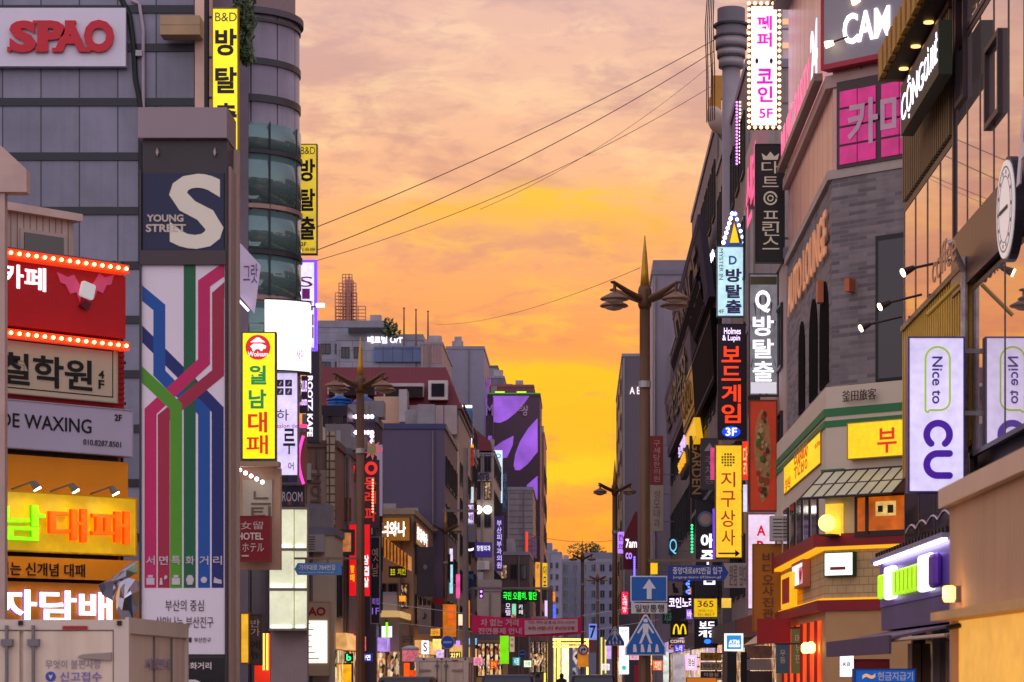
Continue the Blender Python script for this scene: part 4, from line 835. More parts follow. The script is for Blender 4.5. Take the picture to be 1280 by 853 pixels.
# ------------------------------------------------------------------ right: single storey shop nearest the camera
pl = PL(2.75, 0, -90); Yf = 16.4 * 2.75 / 2.5
Yf = 2.75 * F / (1187 - VX); Yn = 12.0
zr = EYE + (838 - 635) * Yf / F; STU = D(190, 150, 116, .75, .08, 0, .8, .1, .3, .15)
t = thing('shop_kiosk', 'plain beige rendered shop box with a flat overhanging roof at the lower right corner', 'kiosk', pl, -(Yf + Yn) / 2, 0, .13)
zp = EYE + (838 - 772) * Yf / F
MB().box(-Yf, -Yn, 0, 4, zp + .03, zr).build('wall', STU, t); MB().box(-Yf, -Yf + .12, 0, 4, .13, zp + .03).build('wall_pier', STU, t)
MB().box(-Yf - .1, -Yn, -.07, 4.1, zr, zr + .14).build('roof', D(214, 180, 150, .7, .06), t)
MB().box(-Yf + .12, -Yn, .05, .1, .13, zp).build('glow_panel', E(242, 176, 74, .8, .07, .5), t)  # shutter panel glows by itself, standing in for lamp light under the hood
MB().box(-Yf + .12, -Yn, -.16, .04, zp - .03, zp + .03).build('shutter_hood', D(214, 170, 110, .6), t)
q, z = pl.hit(1201, 743)
f_ = MB().box(q - .02, q + .02, -.04, 0, z - .06, z + .06).build('wall_lamp', MET, t); m = MB(); m.lathe([(.035, -.055), (.045, -.03), (.045, .05), (.03, .06)], q + .0, -.085, 12); m.v = [(a, b_, c_ + z) for a, b_, c_ in m.v]; m.build('lamp_glass', E(255, 190, 90, 5), f_)
lt = bpy.data.lights.new('wall_lamp_light', 'POINT'); lt.energy = 2.2; lt.color = (1, .62, .25); lt.shadow_soft_size = .05; lo = bpy.data.objects.new('wall_lamp_light', lt); COL.objects.link(lo); lo.parent = t; lo.location = (q - ORG[t.name][0], -.16, z - .13)
q, z = pl.hit(1200, 782); MB().tube((q, 0, z), (q + .05, -.1, z - .02), .02).build('camera_stub', BLK, t)

# ------------------------------------------------------------------ right: glass and slat building with the purple convenience shop
R = RS; GOLDW = D(150, 110, 52, .5, .2); BRN = D(58, 38, 40, .4, .1)
def ry(px, x=5): return -(x * F / (px - VX))
t = thing('glass_building', 'dark framed mirror glass building with gold vertical slats over a purple convenience shop', 'building', R, -31, 0, 0)
ya, yb = -37.3, -19.0
MIR = GL(214, 200, 200, .015, .82, 1.6, .0)
MB().box(ya + .02, yb, .2, 9, 0, 21).build('wall', D(60, 52, 54, .6), t)
MB().box(ya, ya + .5, .21, 9.01, 0, 21.01).build('end_wall', D(84, 74, 56, .6, .15), t)
def panes(y0, y1, z0, z1, n, par=t, mat=MIR, fr=.035, name='glazing'):
    w_ = MB(); w_.box(y0, y1, -.008, .05, z0 - fr, z0 + fr).box(y0, y1, -.008, .05, z1 - fr, z1 + fr)
    for k in range(n + 1):
        y = y0 + (y1 - y0) * k / n; w_.box(y - fr, y + fr, -.006, .05, z0 + fr, z1 - fr)
    f_ = w_.build(name, BRN, par)
    MB().box(y0, y1, .0, .1, z0, z1).build('pane', mat, f_)
panes(-37.25, -32.3, 7.3, 9.1, 4, fr=.05); panes(-32.2, -19.2, 7.75, 10.2, 13); panes(-31.4, -19.2, 10.3, 14.2, 12); panes(-31.4, -19.2, 14.3, 18.4, 12)
MB().box(-32.3, -32.2, -.03, .1, 4.9, 18.4).build('corner_post', BRN, t)
MB().box(-30, -26, -.012, .025, 10.9, 11.6).build('film_band', D(90, 66, 66, .4), t)
for (a, b, c_, d_) in ((-31.9, -31.2, 9.4, 10.9), (-29.6, -28.6, 8.6, 9.6)): # openable sashes
    m = MB(); m.box(a, b, -.06, .02, c_, c_ + .07).box(a, b, -.06, .02, d_ - .07, d_).box(a, a + .07, -.06, .02, c_ + .07, d_ - .07).box(b - .07, b, -.06, .02, c_ + .07, d_ - .07); m.build('sash', BRN, t)
MB().box(-32.2, -19.2, -.06, .1, 6.95, 7.72).build('spandrel', D(82, 58, 56, .35, .12), t)
panes(-30.75, -19.2, 4.75, 6.85, 5, fr=.03)
for k, (z0, z1, y0, y1, st) in enumerate(((4.95, 7.2, -37.2, -30.9, .21), (9.2, 10.9, -37.2, -32.4, .2))):
    m = MB(); y = y0
    while y < y1: m.box(y, y + .09, -.04, .08, z0, z1); y += st
    m.build('slat_screen', D(206, 160, 44, .45, .2) if k == 0 else D(120, 96, 62, .5, .2), t)
    MB().box(y0, y1, .12, .17, z0, z1).build('slat_backing', D(96, 66, 22, .6) if k == 0 else D(50, 40, 34, .6), t)
    MB().box(y0, y1, -.07, .16, z1, z1 + .08).build('slat_rail', BRN, t)
MB().box(-37.2, -32.3, .05, .2, 10.99, 15.5).build('timber_wall', BR((196, 148, 92), (176, 128, 76), (120, 80, 44), 9, 1.6, .01, .6, .2), t)
panes(-37.2, -31, 3.75, 4.75, 4, mat=GL(60, 52, 56, .04, .3))
m = MB()
for k in range(6): y = -37 + k * 1.1; m.path([(y + u * 1.1, -.012, 4.1 + .09 * math.sin(u * 3.1416)) for u in (0, .2, .4, .6, .8, 1)], .014)
m.build('wave_film', D(226, 206, 200), t)
MB().box(-37.2, -30.6, .1, .2, 0.13, 3.7).build('shop_window', GL(70, 52, 44, .05, .0), t)
for y in (-36.5, -34.4, -32.6): MB().box(y, y + .12, 0, .1, .13, 2.85).build('shop_mullion', D(180, 160, 150, .4), t)
for y in (-36.9, -33.1): MB().box(y + .3, y + .8, -.04, .09, .13, 2.4).build('door_curtain', D(150, 110, 84, .6), t)
# top canopy
c_ = thing('roof_canopy', 'deep projecting canopy with gold slats and a row of downlights at the top right', 'canopy', R, -30, 0, 11.04)
MB().box(-37.0, -19.5, -.33, .045, 11.04, 11.2).build('soffit', D(36, 28, 28, .5), c_)
m = MB(); y = -37.0
while y < -20: m.box(y, y + .3, -.42, -.335, 11.06, 11.5); y += .52
m.box(-36.99, -19.7, -.4, -.34, 11.1, 11.16); m.build('slat_fascia', D(176, 128, 44, .5, .2), c_); MB().box(-37, -19.5, -.33, -.25, 11.21, 11.48).build('fascia_backing', D(40, 32, 30), c_)
MB().box(-37.15, -37.0, -.42, .04, 11.04, 11.5).build('end_panel', D(150, 110, 52, .5), c_)
for y in (-36.3, -35.0, -33.7, -32.4, -31.1): MB().lathe([(.07, 11.02), (.07, 11.045)], y, -.14, 14).build('downlight', E(255, 190, 110, 2.5), c_)
# illuminated green cafe name box
p_ = PL(4.62, 0, -90); y0, y1 = -34.95, -31.3
c_ = thing('cafe_sign', 'dark green box with white outlined cafe letters jutting below the top canopy', 'sign', p_, -33, 0, 9.5)
MB().box(y0, y1, .02, .2, 9.72, 10.42).build('cabinet', D(44, 50, 30, .5, .12), c_)
m = MB(); put_text(m, 'CỘNG', y0 + .08, y0 + 2.3, 9.78, 10.38, .019, .008, 'h', .0); put_text(m, 'CÀ PHÊ', y0 + 2.4, y1 - .08, 9.9, 10.3, .019, .008, 'h', -.004); m.build('lettering', E(246, 236, 255, 2.2), c_)
# round face sign with script letters on the spandrel
p_ = PL(4.74, 0, -90); yc = ry(1258, 4.74); zc = EYE + (838 - 262) * -yc / F
c_ = thing('round_sign', 'white round sign with a thin dark brush mark on the brown band', 'sign', p_, yc, 0, zc - .6)
def disk(par, cy, cz, r, w0, w1, mat, name, sq=1):
    return MB().prism([(cy + sq * r * math.cos(k * .1963), cz + r * math.sin(k * .1963)) for k in range(32)], w0, w1).build(name, mat, par)
disk(c_, yc, zc, .58, .0, .1, D(40, 34, 44, .4), 'cabinet'); disk(c_, yc, zc, .54, -.02, -.001, E(240, 226, 224, .5), 'face_panel')
MB().box(yc - .3, yc + .2, -.03, -.021, zc - .02, zc + .02).build('brush_mark', BLK, c_)
m = MB()
for r0, r1 in ((.46, .475), (.36, .37)): m.prism([(yc + r1 * math.cos(k * .1963), zc + r1 * math.sin(k * .1963)) for k in range(33)] + [(yc + r0 * math.cos(-k * .1963), zc + r0 * math.sin(-k * .1963)) for k in range(33)], -.024, -.0205)
for k in range(14): a_ = k * .4488; m.box(yc + .41 * math.cos(a_) - .02, yc + .41 * math.cos(a_) + .02, -.024, -.0205, zc + .41 * math.sin(a_) - .02, zc + .41 * math.sin(a_) + .02)
m.build('ring_print', D(120, 104, 104), c_)
m = MB(); put_text(m, 'Ay', yc + .6, yc + 2.2, zc - .15, zc + 1.0, .02, .02, 'h', .02); m.build('lettering', D(230, 220, 224, .4), c_)
m = MB(); put_text(m, 'coffee', -32.0, -30.0, 7.1, 7.5, -.79, .012, 'h', .0); m.v = [(a, b_ + .72, c2) for a, b_, c2 in m.v]; m.build('band_lettering', D(200, 150, 110), c_)
# arm spotlights over the alley
def arm_spot(label, Y, px):
    p_ = FR(Y); x_, z_ = p_.hit(px)[0], 7.3; s = thing('arm_spotlight', label, 'lamp', p_, 5.0, 0, z_, 'spotlights on long arms')
    MB().tube((x_ + .1, 0, z_ + .02), (5.0 - .05, 0, z_ + .14), .018).build('arm', BRN, s); MB().tube((x_ + .12, 0, z_ + .03), (x_ - .02, -.03, z_ - .04), .035, .06, 10).build('head', BRN, s)
    MB().tube((x_ - .021, -.031, z_ - .041), (x_ - .04, -.034, z_ - .05), .055, .055, 10).build('lens', E(255, 226, 170, 10), s)
arm_spot('spotlight on a long thin arm just under the mirror glass, the highest of three', 32, 1131); arm_spot('middle arm spotlight in front of the tall black window', 35, 1102); arm_spot('lowest and furthest of the three arm spotlights, against the brick wall', 37.2, 1078)
# vertical box sign that mirrors in the glass
Yc = 30.6
def cu(t, q0, q1, z0, z1):
    p = FR(Yc); PU = E(76, 10, 170, .55); LM = E(176, 206, 60, .6)
    letters(t, p, 'Nice to', E(64, 24, 140, .5), (1165, 446, 1178, 505), 'r', .012, -.004, .012)
    m = MB(); x0, x1, za, zb = p.box((1156.5, 434, 1187, 516)); r = (x1 - x0) / 2; pts = []
    for k in range(13): a_ = math.pi * k / 12; pts.append(((x0 + x1) / 2 + r * math.cos(a_), zb - r + r * math.sin(a_)))
    pts += [(x0, za + .02), (x0 + .03, za), (x0 + .05, za + .03), (x1 - .12, za + .03)] + [(x1 - .12 + .12 * math.sin(a_), za + .15 - .12 * math.cos(a_)) for a_ in (.4, .8, 1.2, 1.57)]
    m.path([(a, -.014, b_) for a, b_ in pts + [pts[0]]], .013, 6); m.build('speech_bubble', LM, t)
    x0, x1, za, zb = p.box((1154, 525, 1191, 561)); cx, w_ = (x0 + x1) / 2, (x1 - x0) / 2; th = w_ * .46
    def arcs(cx, cz, a0, a1, r0, r1, n=16, cap=True):
        o = [(cx + r1 * math.cos(a0 + (a1 - a0) * k / n), cz + r1 * math.sin(a0 + (a1 - a0) * k / n)) for k in range(n + 1)]; i_ = [(cx + r0 * math.cos(a0 + (a1 - a0) * k / n), cz + r0 * math.sin(a0 + (a1 - a0) * k / n)) for k in range(n, -1, -1)]
        return o + i_
    m = MB(); cz = zb - w_; rm = w_ - th / 2
    m.prism(arcs(cx, cz, math.radians(-52), math.radians(232), w_ - th, w_, 26), -.016, -.002)
    for a_ in (-52, 232): a_ = math.radians(a_); m.prism([(cx + rm * math.cos(a_) + th / 2 * math.cos(k * .5236), cz + rm * math.sin(a_) + th / 2 * math.sin(k * .5236)) for k in range(12)], -.0165, -.002)
    x0, x1, za, zb = p.box((1154, 563, 1191, 599)); w2 = (zb - za) / 2; cz = (za + zb) / 2; cx = x0 + w2; 
    m.prism(arcs(cx, cz, math.radians(90), math.radians(270), w2 - th, w2, 20), -.016, -.002); xe = x1 - th / 2
    for s in (1, -1):
        zz = cz + s * (w2 - th / 2); m.box(cx, xe, -.016, -.002, zz - th / 2, zz + th / 2); m.prism([(xe + th / 2 * math.cos(k * .5236), zz + th / 2 * math.sin(k * .5236)) for k in range(12)], -.0165, -.002)
    m.build('letter_shapes', PU, t)
    for s in (.1, .5, .9): MB().box(q1, 5.0, .1, .16, z0 + (z1 - z0) * s, z0 + (z1 - z0) * s + .06).build('bracket', MET, t)
sign('tall lilac white light box with purple rounded letters mirrored in the glass beside it', FR(Yc), (1135, 421, 1206, 616), E(228, 216, 255, .85, .14, .8), D(84, 60, 130, .4), [], depth=.22, rim=.02, extra=cu)
pq = FR(Yc + .4); m = MB().tube((4.93, 0, .13), (4.93, 0, 7.3), .05).tube((4.93, 0, 7.1), (4.7, -.3, 7.45), .04); top(m, 'down_pipe', 'flaking pale grey pipe between the lilac light box and its reflection', 'pipe', D(196, 176, 170, .6, .45, 0, 8), pq, 4.93, 0, .13)
m = MB().tube((4.85, 0, 5.75), (4.45, 0, 5.35), .03); m.v = [(a, b_, c2 + 1.2) for a, b_, c2 in m.v]; top(m, 'brace_rod', 'short yellow slanted rod above the lilac light box', 'rod', D(206, 160, 40, .4), pq, 4.85, 0, 6.55)
# purple fascia and its lit name box
p_ = PL(4.55, 0, -90); y0, y1 = ry(1100, 4.55), ry(1192, 4.55)
c_ = thing('shop_fascia', 'purple shop fascia with a glowing lime green and white name box', 'sign', p_, (y0 + y1) / 2, 0, 2.85)
MB().box(y0, y1, 0, .42, 2.95, 3.62).build('board', E(104, 78, 176, .1, .3, 1.5), c_); MB().box(y0 - .05, y1, -.15, .42, 3.62, 3.68).build('hood', D(150, 140, 170, .4), c_)
MB().box(y0, y1, .02, .42, 2.6, 2.945).build('lower_board', D(92, 78, 116, .5, .1), c_)
MB().box(y0 + .2, y1 - .1, -.12, -.06, 3.585, 3.618).build('strip_lamp', E(220, 210, 255, 6), c_)
LG = E(190, 255, 10, .85, .1, 6)
MB().box(-36.2, -31.5, -.1, -.02, 3.06, 3.42).build('name_box', LG, c_, bevel=.03)
for a, b in ((-35.2, -34.5), (-31.7, -30.8)): MB().box(a, b, -.13, -.01, 3.02, 3.5).build('letter_box', E(246, 240, 255, 1.5), c_, bevel=.04)
MB().box(-30.79, -30.3, -.12, -.005, 3.04, 3.48).build('letter_box', D(96, 50, 160, .4), c_, bevel=.08)
m = MB()
for k in range(6): m.box(-34.1 + k * .42, -34.06 + k * .42, -.104, -.099, 3.1, 3.38)
m.build('seam', D(120, 170, 10), c_)
m = MB(); y = y0 + .2
while y < y1: m.box(y, y + .14, -.1, .3, 3.69, 3.76); y += .3
m.build('drip_comb', BLK, c_)
# retractable awning
c_ = thing('shop_awning', 'mauve retractable awning with a hanging valance under the purple fascia', 'awning', R, -33, 0, 2.3); AW = D(112, 90, 108, .8, .15)
m = MB(); a, b = -37.0, -29.5
m.add([(a, 0, 2.62), (b, 0, 2.62), (b, -1.2, 2.38), (a, -1.2, 2.38), (a, 0, 2.65), (b, 0, 2.65), (b, -1.2, 2.41), (a, -1.2, 2.41)], [(0, 3, 2, 1), (4, 5, 6, 7), (0, 1, 5, 4), (1, 2, 6, 5), (2, 3, 7, 6), (3, 0, 4, 7)]); m.build('canopy', AW, c_)
MB().box(a, b, -1.23, -1.2, 2.2, 2.43).build('valance', D(90, 70, 92, .8, .15), c_)
for y in (a + .1, -33, b - .1): MB().path([(y, 0, 2.5), (y + .5, -.6, 2.42), (y, -1.18, 2.37)], .025).build('folding_arm', D(190, 160, 130, .4), c_)
sign('small blue cash machine sign with white Korean letters at the bottom right', FR(27), (1068, 836, 1145, 856), E(10, 96, 196, .55, .1), D(20, 70, 140), [('현금지급기', SW, (1097, 840, 1141, 851), 'h', .014), ('~', E(230, 170, 110, .8), (1078, 842, 1094, 849), 'h', .02)], rim=.015)
sign('shield shaped white lit sign hanging under the mauve awning', FR(38), (1050, 818, 1067, 846), E(250, 240, 250, 1.5), D(150, 120, 130), [('KB', D(90, 60, 120), (1054, 828, 1063, 833))], rim=0, depth=.15)
sign('dark red strip sign under the mauve awning above the blue cash machine sign', FR(38.6), (1067, 824, 1112, 836), D(150, 34, 44, .5), D(110, 30, 40), [], rim=.02)

# ------------------------------------------------------------------ right: brick corner building across the alley
B = PL(5, 48, -42)
t = thing('brick_building', 'brown brick corner building with arched windows under pink glazed storeys', 'building', R, -53, 0, 0)
BK = BR((138, 126, 126), (88, 80, 84), (134, 124, 122), .62, .085, .008, .85, .5)
zb0, zb1 = 7.5, 11.74; far = -58.2
bx, by = .743145, -.669131; LB = 9.0                           # bevel direction
def corner(z0, z1, mat, name, o=0.0, fy=far, par=t):
    # footprint: street front, corner, bevelled front; o = how far it stands proud
    pts = [(fy, -o), (-48 - o * .38, -o), (-48 + LB * .669 - o * .38, LB * .743 - o), (-48 + LB * .669, LB * .743 + 6), (fy, LB * .743 + 6)]
    return MB().hprism(pts, z0, z1).build(name, mat, par)
corner(0, zb0, D(206, 178, 148, .7, .08), 'ground_storey'); corner(zb0 + .001, zb1, BK, 'brick_wall'); corner(zb1 + .001, zb1 + .18, D(176, 160, 150, .6), 'string_course', .08)
PK = BR((214, 160, 148), (206, 152, 142), (120, 80, 80), 1.0, 20, .03, .3, .2, .5, 0)
corner(zb1 + .182, 13.55, PK, 'upper_wall', -.02); corner(13.552, 13.8, D(180, 150, 140, .5), 'cornice', .12); corner(13.802, 17.9, PK, 'top_wall', -.02); corner(17.902, 18.2, D(60, 46, 50, .5), 'roof_edge', .35)
def bw(px0, y0, px1, y1, name, mat, w0, w1, par=t, prt=B):
    b = prt.box((px0, y0, px1, y1)); off = ORG[t.name]
    m = MB(lambda a, w_, zz: (-(48 + a * by) + w_ * -bx * -1 * 0 + (-w_ * bx * -1) * 0 + _bl(a, w_)[0], _bl(a, w_)[1], zz)) if 0 else MB(lambda a, w_, zz: (_bl(a, w_)[0], _bl(a, w_)[1], zz))
    m.box(b[0], b[1], w0, w1, b[2], b[3]); return m.build(name, mat, par)
def _bl(a, w_):
    p = B.pt(a, w_, 0); return (-p.y, p.x - 5)                # world -> local of the right street plane
# side front: arched windows, lit lamps, sign letters
for k, (px, yt, yb_) in enumerate(((1003, 402, 520), (1017.5, 374, 505), (1031, 352, 490))):
    yc = R.hit(px)[0]; z1_ = R.hit(px, yt)[1]; z0_ = 7.8; r = .85 if k else .7
    arch = [(yc - r, z0_), (yc + r, z0_)] + [(yc + r * math.cos(math.pi * j / 10), z1_ - r + r * math.sin(math.pi * j / 10)) for j in range(11)]
    f_ = MB().prism(arch, -.03, -.002).build('arched_window', D(30, 26, 28, .9, .16, 0, 1.3, 0, .05), t)
    MB().prism([(yc + (a - yc) * .86, z0_ + (b_ - z0_) * .96 + .06) for a, b_ in arch], -.036, -.031).build('pane', D(16, 14, 18, .9, .16, 0, 1.3, 0, .03), f_)
MB().box(R.hit(1031)[0] - .12, R.hit(1031)[0] + .12, -.16, -.037, 9.5, 9.95).build('wall_lantern', D(196, 110, 70, .5), t)
m = MB(); put_text(m, 'AUTO LOUNGE', R.hit(989)[0], R.hit(1037)[0], 10.35, 11.25, -.06, .03, 'h', .012); m.build('lounge_lettering', E(226, 150, 112, .38), t)
MB().box(R.hit(989)[0], R.hit(1037)[0], -.03, -.002, 10.62, 10.7).build('letter_rail', BRN, t)
# bevel front of the brick storey
bw(1096, 296, 1150, 478, 'tall_window', BLK, -.05, .1); bw(1100, 302, 1150, 474, 'window_pane', KG, -.055, -.051); bw(1063, 350, 1069, 366, 'wall_lamp', D(190, 100, 56, .5), -.2, .02)
# magenta windows
bw(1048, 104, 1160, 212, 'window_frame', D(56, 36, 44, .4), -.06, .1)
cols = (1052, 1074.5, 1098, 1104, 1127, 1150)
for i in range(5):
    if i == 2: continue
    for j, (ya_, yb_) in enumerate(((116, 136), (139, 159), (162, 182), (185, 207))): bw(cols[i] + .7, ya_ - (cols[i] - 1052) * .18, cols[i + 1] - .7, yb_ - (cols[i] - 1052) * .18, 'magenta_pane', E(224, 30, 136, .42, .3, 2.5), -.085, -.061)
m = MB(lambda a, w_, zz: (_bl(a, w_)[0], _bl(a, w_)[1], zz)); qa = B.hit(1063)[0]; qb = B.hit(1128)[0]; put_text(m, '카마', qa, qb + .25, 12.3, 13.2, -.09, .012, 'h', .02); m.build('window_lettering', D(214, 170, 190, .5), t)
# grey sign board on the bevel, dark window over it
c_ = thing('shop_sign', 'grey board edged in dark red with large white capitals, upper right behind the canopy', 'sign', B, B.hit(1085)[0], 0, 13.85)
b = B.box((1041, 24, 1160, 100)); b = (b[0], b[1], 13.86, 15.45)
MB().box(b[0], b[1], -.3, -.02, b[2] + .1, b[3]).build('board', D(146, 140, 148, .5, .06), c_); MB().box(b[0] - .07, b[0], -.31, -.02, b[2], b[3] + .1).build('red_edge', D(164, 30, 52, .5), c_); MB().box(b[0], b[1], -.31, -.02, b[2], b[2] + .1).build('red_edge', D(164, 30, 52, .5), c_)
m = MB(); qa, qb = B.hit(1066)[0], B.hit(1124)[0]; put_text(m, 'CAM', qa, qb, 14.25, 14.85, -.31, .03, 'h', .014); m.build('lettering', E(255, 244, 255, 2), c_)
bw(1048, -30, 1160, 22, 'top_window', KG, -.05, .1)
def blob_lamp(label, px, py, pl_, w_, group='small warm spotlights'):
    q, z = pl_.hit(px, py); s = thing('spot_lamp', label, 'lamp', pl_, q, w_, z, group); MB().tube((q + .3, w_ - .05, z + .1), (q, w_ - .2, z), .02).build('arm', BRN, s); MB().tube((q + .05, w_ - .18, z), (q - .1, w_ - .24, z - .03), .05, .07, 10).build('head', E(255, 226, 180, 6), s)
blob_lamp('small warm lamp left of the white capitals on the grey board', 1057, 60, B, -.3); blob_lamp('small warm lamp against the dark top window above the grey board', 1083, 4, B, -.1)
# side front: pink letters on a ledge
c_ = thing('shop_sign', 'row of glowing pink letters and white figures along a ledge seen edge on', 'sign', R, -53, 0, 13.85)
MB().box(-57.6, -48.6, -.3, -.12, 13.85, 14.0).build('ledge', D(150, 124, 110, .5), c_)
m = MB(); put_text(m, 'MUSIC PARTY', -57.5, -50.4, 14.02, 14.8, -.2, .02, 'h', .012); m.build('lettering', E(255, 110, 160, .8), c_); m = MB(); put_text(m, '24', -50.2, -48.8, 14.0, 15.2, -.2, .02, 'h', .012); m.build('figure_lettering', E(236, 226, 255, 1.3), c_)
# Busan snack restaurant: cream corner with green stripes
ZL = 7.62
corner(4.7, ZL, D(214, 196, 172, .7, .06), 'restaurant_wall', .12, -60); corner(6.82, 6.95, D(50, 124, 74, .6), 'green_stripe', .15, -60); corner(7.03, 7.19, D(50, 124, 74, .6), 'green_stripe', .152, -60)
for (za, zb_) in (): corner(za, zb_, D(50, 124, 74, .6), 'green_stripe', .135, -60)
B2 = B.off(-.2); YS = E(255, 206, 20, .95, .12, 1.2)
sign('bright yellow lit sign with a single big red Korean letter on the angled corner', B2, (1059, 529, 1140, 575), YS, D(190, 150, 50), [('부', E(226, 50, 16, .7), (1097, 536, 1121, 567), 'h', .012)], rim=.02, depth=.18)
m = MB(lambda a, w_, zz: (_bl(a, w_)[0], _bl(a, w_)[1], zz)); q_, z_ = B.hit(1059, 501); qq, _ = B.hit(1101); put_text(m, '釜田旅客', q_, qq, 7.28, 7.5, -.155, .02, 'h', -.004); m.build('roof_lettering', D(70, 54, 50), t)
R2 = PL(4.86, 0, -90); b0, b1 = R2.hit(980)[0], R2.hit(1026)[0]
sign('yellow lit sign with small orange lettering along the street side of the snack restaurant', R2, (b0, b1, 6.17, 6.9), YS, D(190, 150, 50), [('부산밥상', E(214, 100, 10, .6), (993, 566, 1010, 600), 'h', 0), ('분식', E(214, 100, 10, .6), (982, 600, 988, 618), 'h', 0), ('070', E(226, 130, 10, .6), (1019, 556, 1025, 562), 'h', 0)], rim=.02, depth=.12, px=False)
for k in range(5): y = -57.6 + k * 1.75; f_ = MB().box(y, y + 1.2, -.16, -.125, 4.75, 5.8).build('window', DK, t); MB().box(y + .08, y + 1.12, -.165, -.161, 4.8, 5.75).build('pane', GL(60, 44, 30), f_)
# glass lean-to awning on the bevel
c_ = thing('glass_awning', 'glass panelled lean-to awning under the yellow corner sign', 'awning', B, B.hit(1085)[0], 0, 5.36)
qa, qb = B.hit(1036)[0], B.hit(1150)[0]; m = MB()
for k in range(9): x_ = qa + (qb - qa) * k / 8; m.tube((x_, -.95, 5.36), (x_, -.16, 5.93), .02)
m.tube((qa, -.95, 5.36), (qb, -.95, 5.36), .025).tube((qa, -.16, 5.93), (qb, -.16, 5.93), .025).tube((qa, -.55, 5.645), (qb, -.55, 5.645), .018); m.build('frame', BRN, c_)
m = MB(); m.add([(qa, -.94, 5.37), (qb, -.94, 5.37), (qb, -.17, 5.925), (qa, -.17, 5.925)], [(0, 1, 2, 3)]); m.build('glass', GL(206, 200, 160, .2, 0, 1.3), c_)
# lit globe and open window
bw(1031, 588, 1058, 624, 'green_patch', D(50, 124, 74, .6), -.13, .02)
bw(1037, 631, 1056, 671, 'lamp_panel', E(255, 206, 60, 1.0, .2), -.14, .02)
q, z = B.hit(1047, 655); c_ = thing('globe_lamp', 'glowing warm white globe lamp at the corner of the snack restaurant', 'lamp', B, q, -.3, z - .2); m = MB().lathe([(.17 * math.cos(a_), z + .17 * math.sin(a_)) for a_ in [(-1.5 + k * .3) for k in range(11)]], q, -.36, 18); m.build('globe', E(255, 214, 110, 2.6), c_, True); MB().box(q - .15, q + .15, -.45, -.14, z - .26, z - .22).build('shelf', BRN, c_)
bw(1074, 620, 1160, 672, 'window_surround', BRN, -.16, .02); bw(1078, 623, 1160, 665, 'lit_interior', E(255, 120, 20, .4, .5, 3), -.165, -.161)
bw(1088, 616, 1092, 668, 'mullion', BRN, -.18, -.166); bw(1101, 628, 1126, 646, 'wall_menu', E(255, 214, 120, .6, .3, 8), -.175, -.166)
bw(1104, 633, 1110, 641, 'menu_mark', BRN, -.18, -.1755); bw(1116, 632, 1123, 642, 'menu_mark', BRN, -.18, -.1755)
RC = D(150, 30, 40, .5, .1); AML = E(255, 180, 20, .9)
corner(4.45, 4.699, RC, 'red_cornice', .35, -60); corner(4.38, 4.449, AML, 'amber_light_strip', .3, -60)
corner(3.43, 4.379, BR((206, 172, 120), (200, 166, 114), (170, 130, 84), .3, .16, .01), 'tiled_band', .14, -60); corner(3.39, 3.429, AML, 'amber_light_strip', .2, -60)
corner(3.18, 3.389, RC, 'red_cornice', .28, -60); corner(.13, 3.179, D(196, 150, 100, .6, .1), 'lower_wall', .12, -60)
sign('white lit box sign with a short red dash on the tiled corner band', B.off(-.16), (1030, 691, 1067, 721), E(236, 255, 236, 1.5), D(60, 92, 60), [('-', D(190, 20, 60), (1038, 709, 1057, 713), 'h', 0)], rim=.02, depth=.14)
R3 = PL(4.7, 0, -90)
sign('pink and white glowing square sign on the street side of the tiled band', R3, (990, 706, 1004, 738), E(255, 226, 236, 1.2), D(196, 110, 80), [('W', D(206, 30, 60), (999, 710, 1003, 734))], rim=.06, depth=.15)
sign('red panel framed by amber light tube at the far end of the tiled band', PL(4.6, 0, -90), (977, 720, 988, 762), D(190, 40, 30, .5), AML, [], rim=.1, depth=.15, name='signboard')
MB().box(-58, -48.8, -.16, -.125, .13, 3.0).build('open_shopfront', E(255, 84, 14, .75, .5, 1.2), t)
for k in range(6): y = -57.6 + k * 1.6; MB().box(y, y + .3, -.2, -.161, .13, 3.0).build('red_post', RC, t)
for y in (-50.4, -49.2): MB().lathe([(.05, 2.35), (.09, 2.4), (.09, 2.52), (.03, 2.58)], y, -.3, 12).build('shop_bulb', E(255, 206, 90, 8), t)
c_ = thing('corner_awning', 'beige and red sloping side awning left of the red shopfront', 'awning', PL(4.7, 0, -90), -57, 0, 2.6); m = MB()
m.add([(-58.5, 0, 3.15), (-54, 0, 3.15), (-54, -.75, 2.6), (-58.5, -.75, 2.6)], [(0, 1, 2, 3)]); m.build('canopy', D(206, 170, 136, .8), c_); m = MB().prism([(-54, 2.6), (-53.95, 2.6), (-53.95, 3.15), (-54, 3.1)], -.75, 0); m.build('valance', RC, c_)
for px0, px1, y0_, y1_, c3, lb in ((970, 987, 806, 842, (60, 106, 124), 'small teal hanging banner left of the green one'), (989, 1008, 786, 842, (110, 142, 84), 'pale green hanging banner beside the red shopfront')):
    p_ = FR(53); b = p_.box((px0, y0_, px1, y1_)); c_ = thing('hanging_banner', lb, 'banner', p_, (b[0] + b[1]) / 2, 0, b[2], 'banners by the red shopfront'); MB().box(b[0], b[1], 0, .02, b[2], b[3]).build('cloth', D(*c3, .8, .2), c_); MB().tube((b[0] - .03, .01, b[3] + .02), (b[1] + .3, .01, b[3] + .02), .02).build('rod', BRN, c_)
    letters(c_, p_, '메뉴판' if px0 > 980 else '우동', D(200, 206, 170), (px0 + 5, y0_ + 6, px1 - 5, y1_ - 12), 'v', 0, -.002, .006)
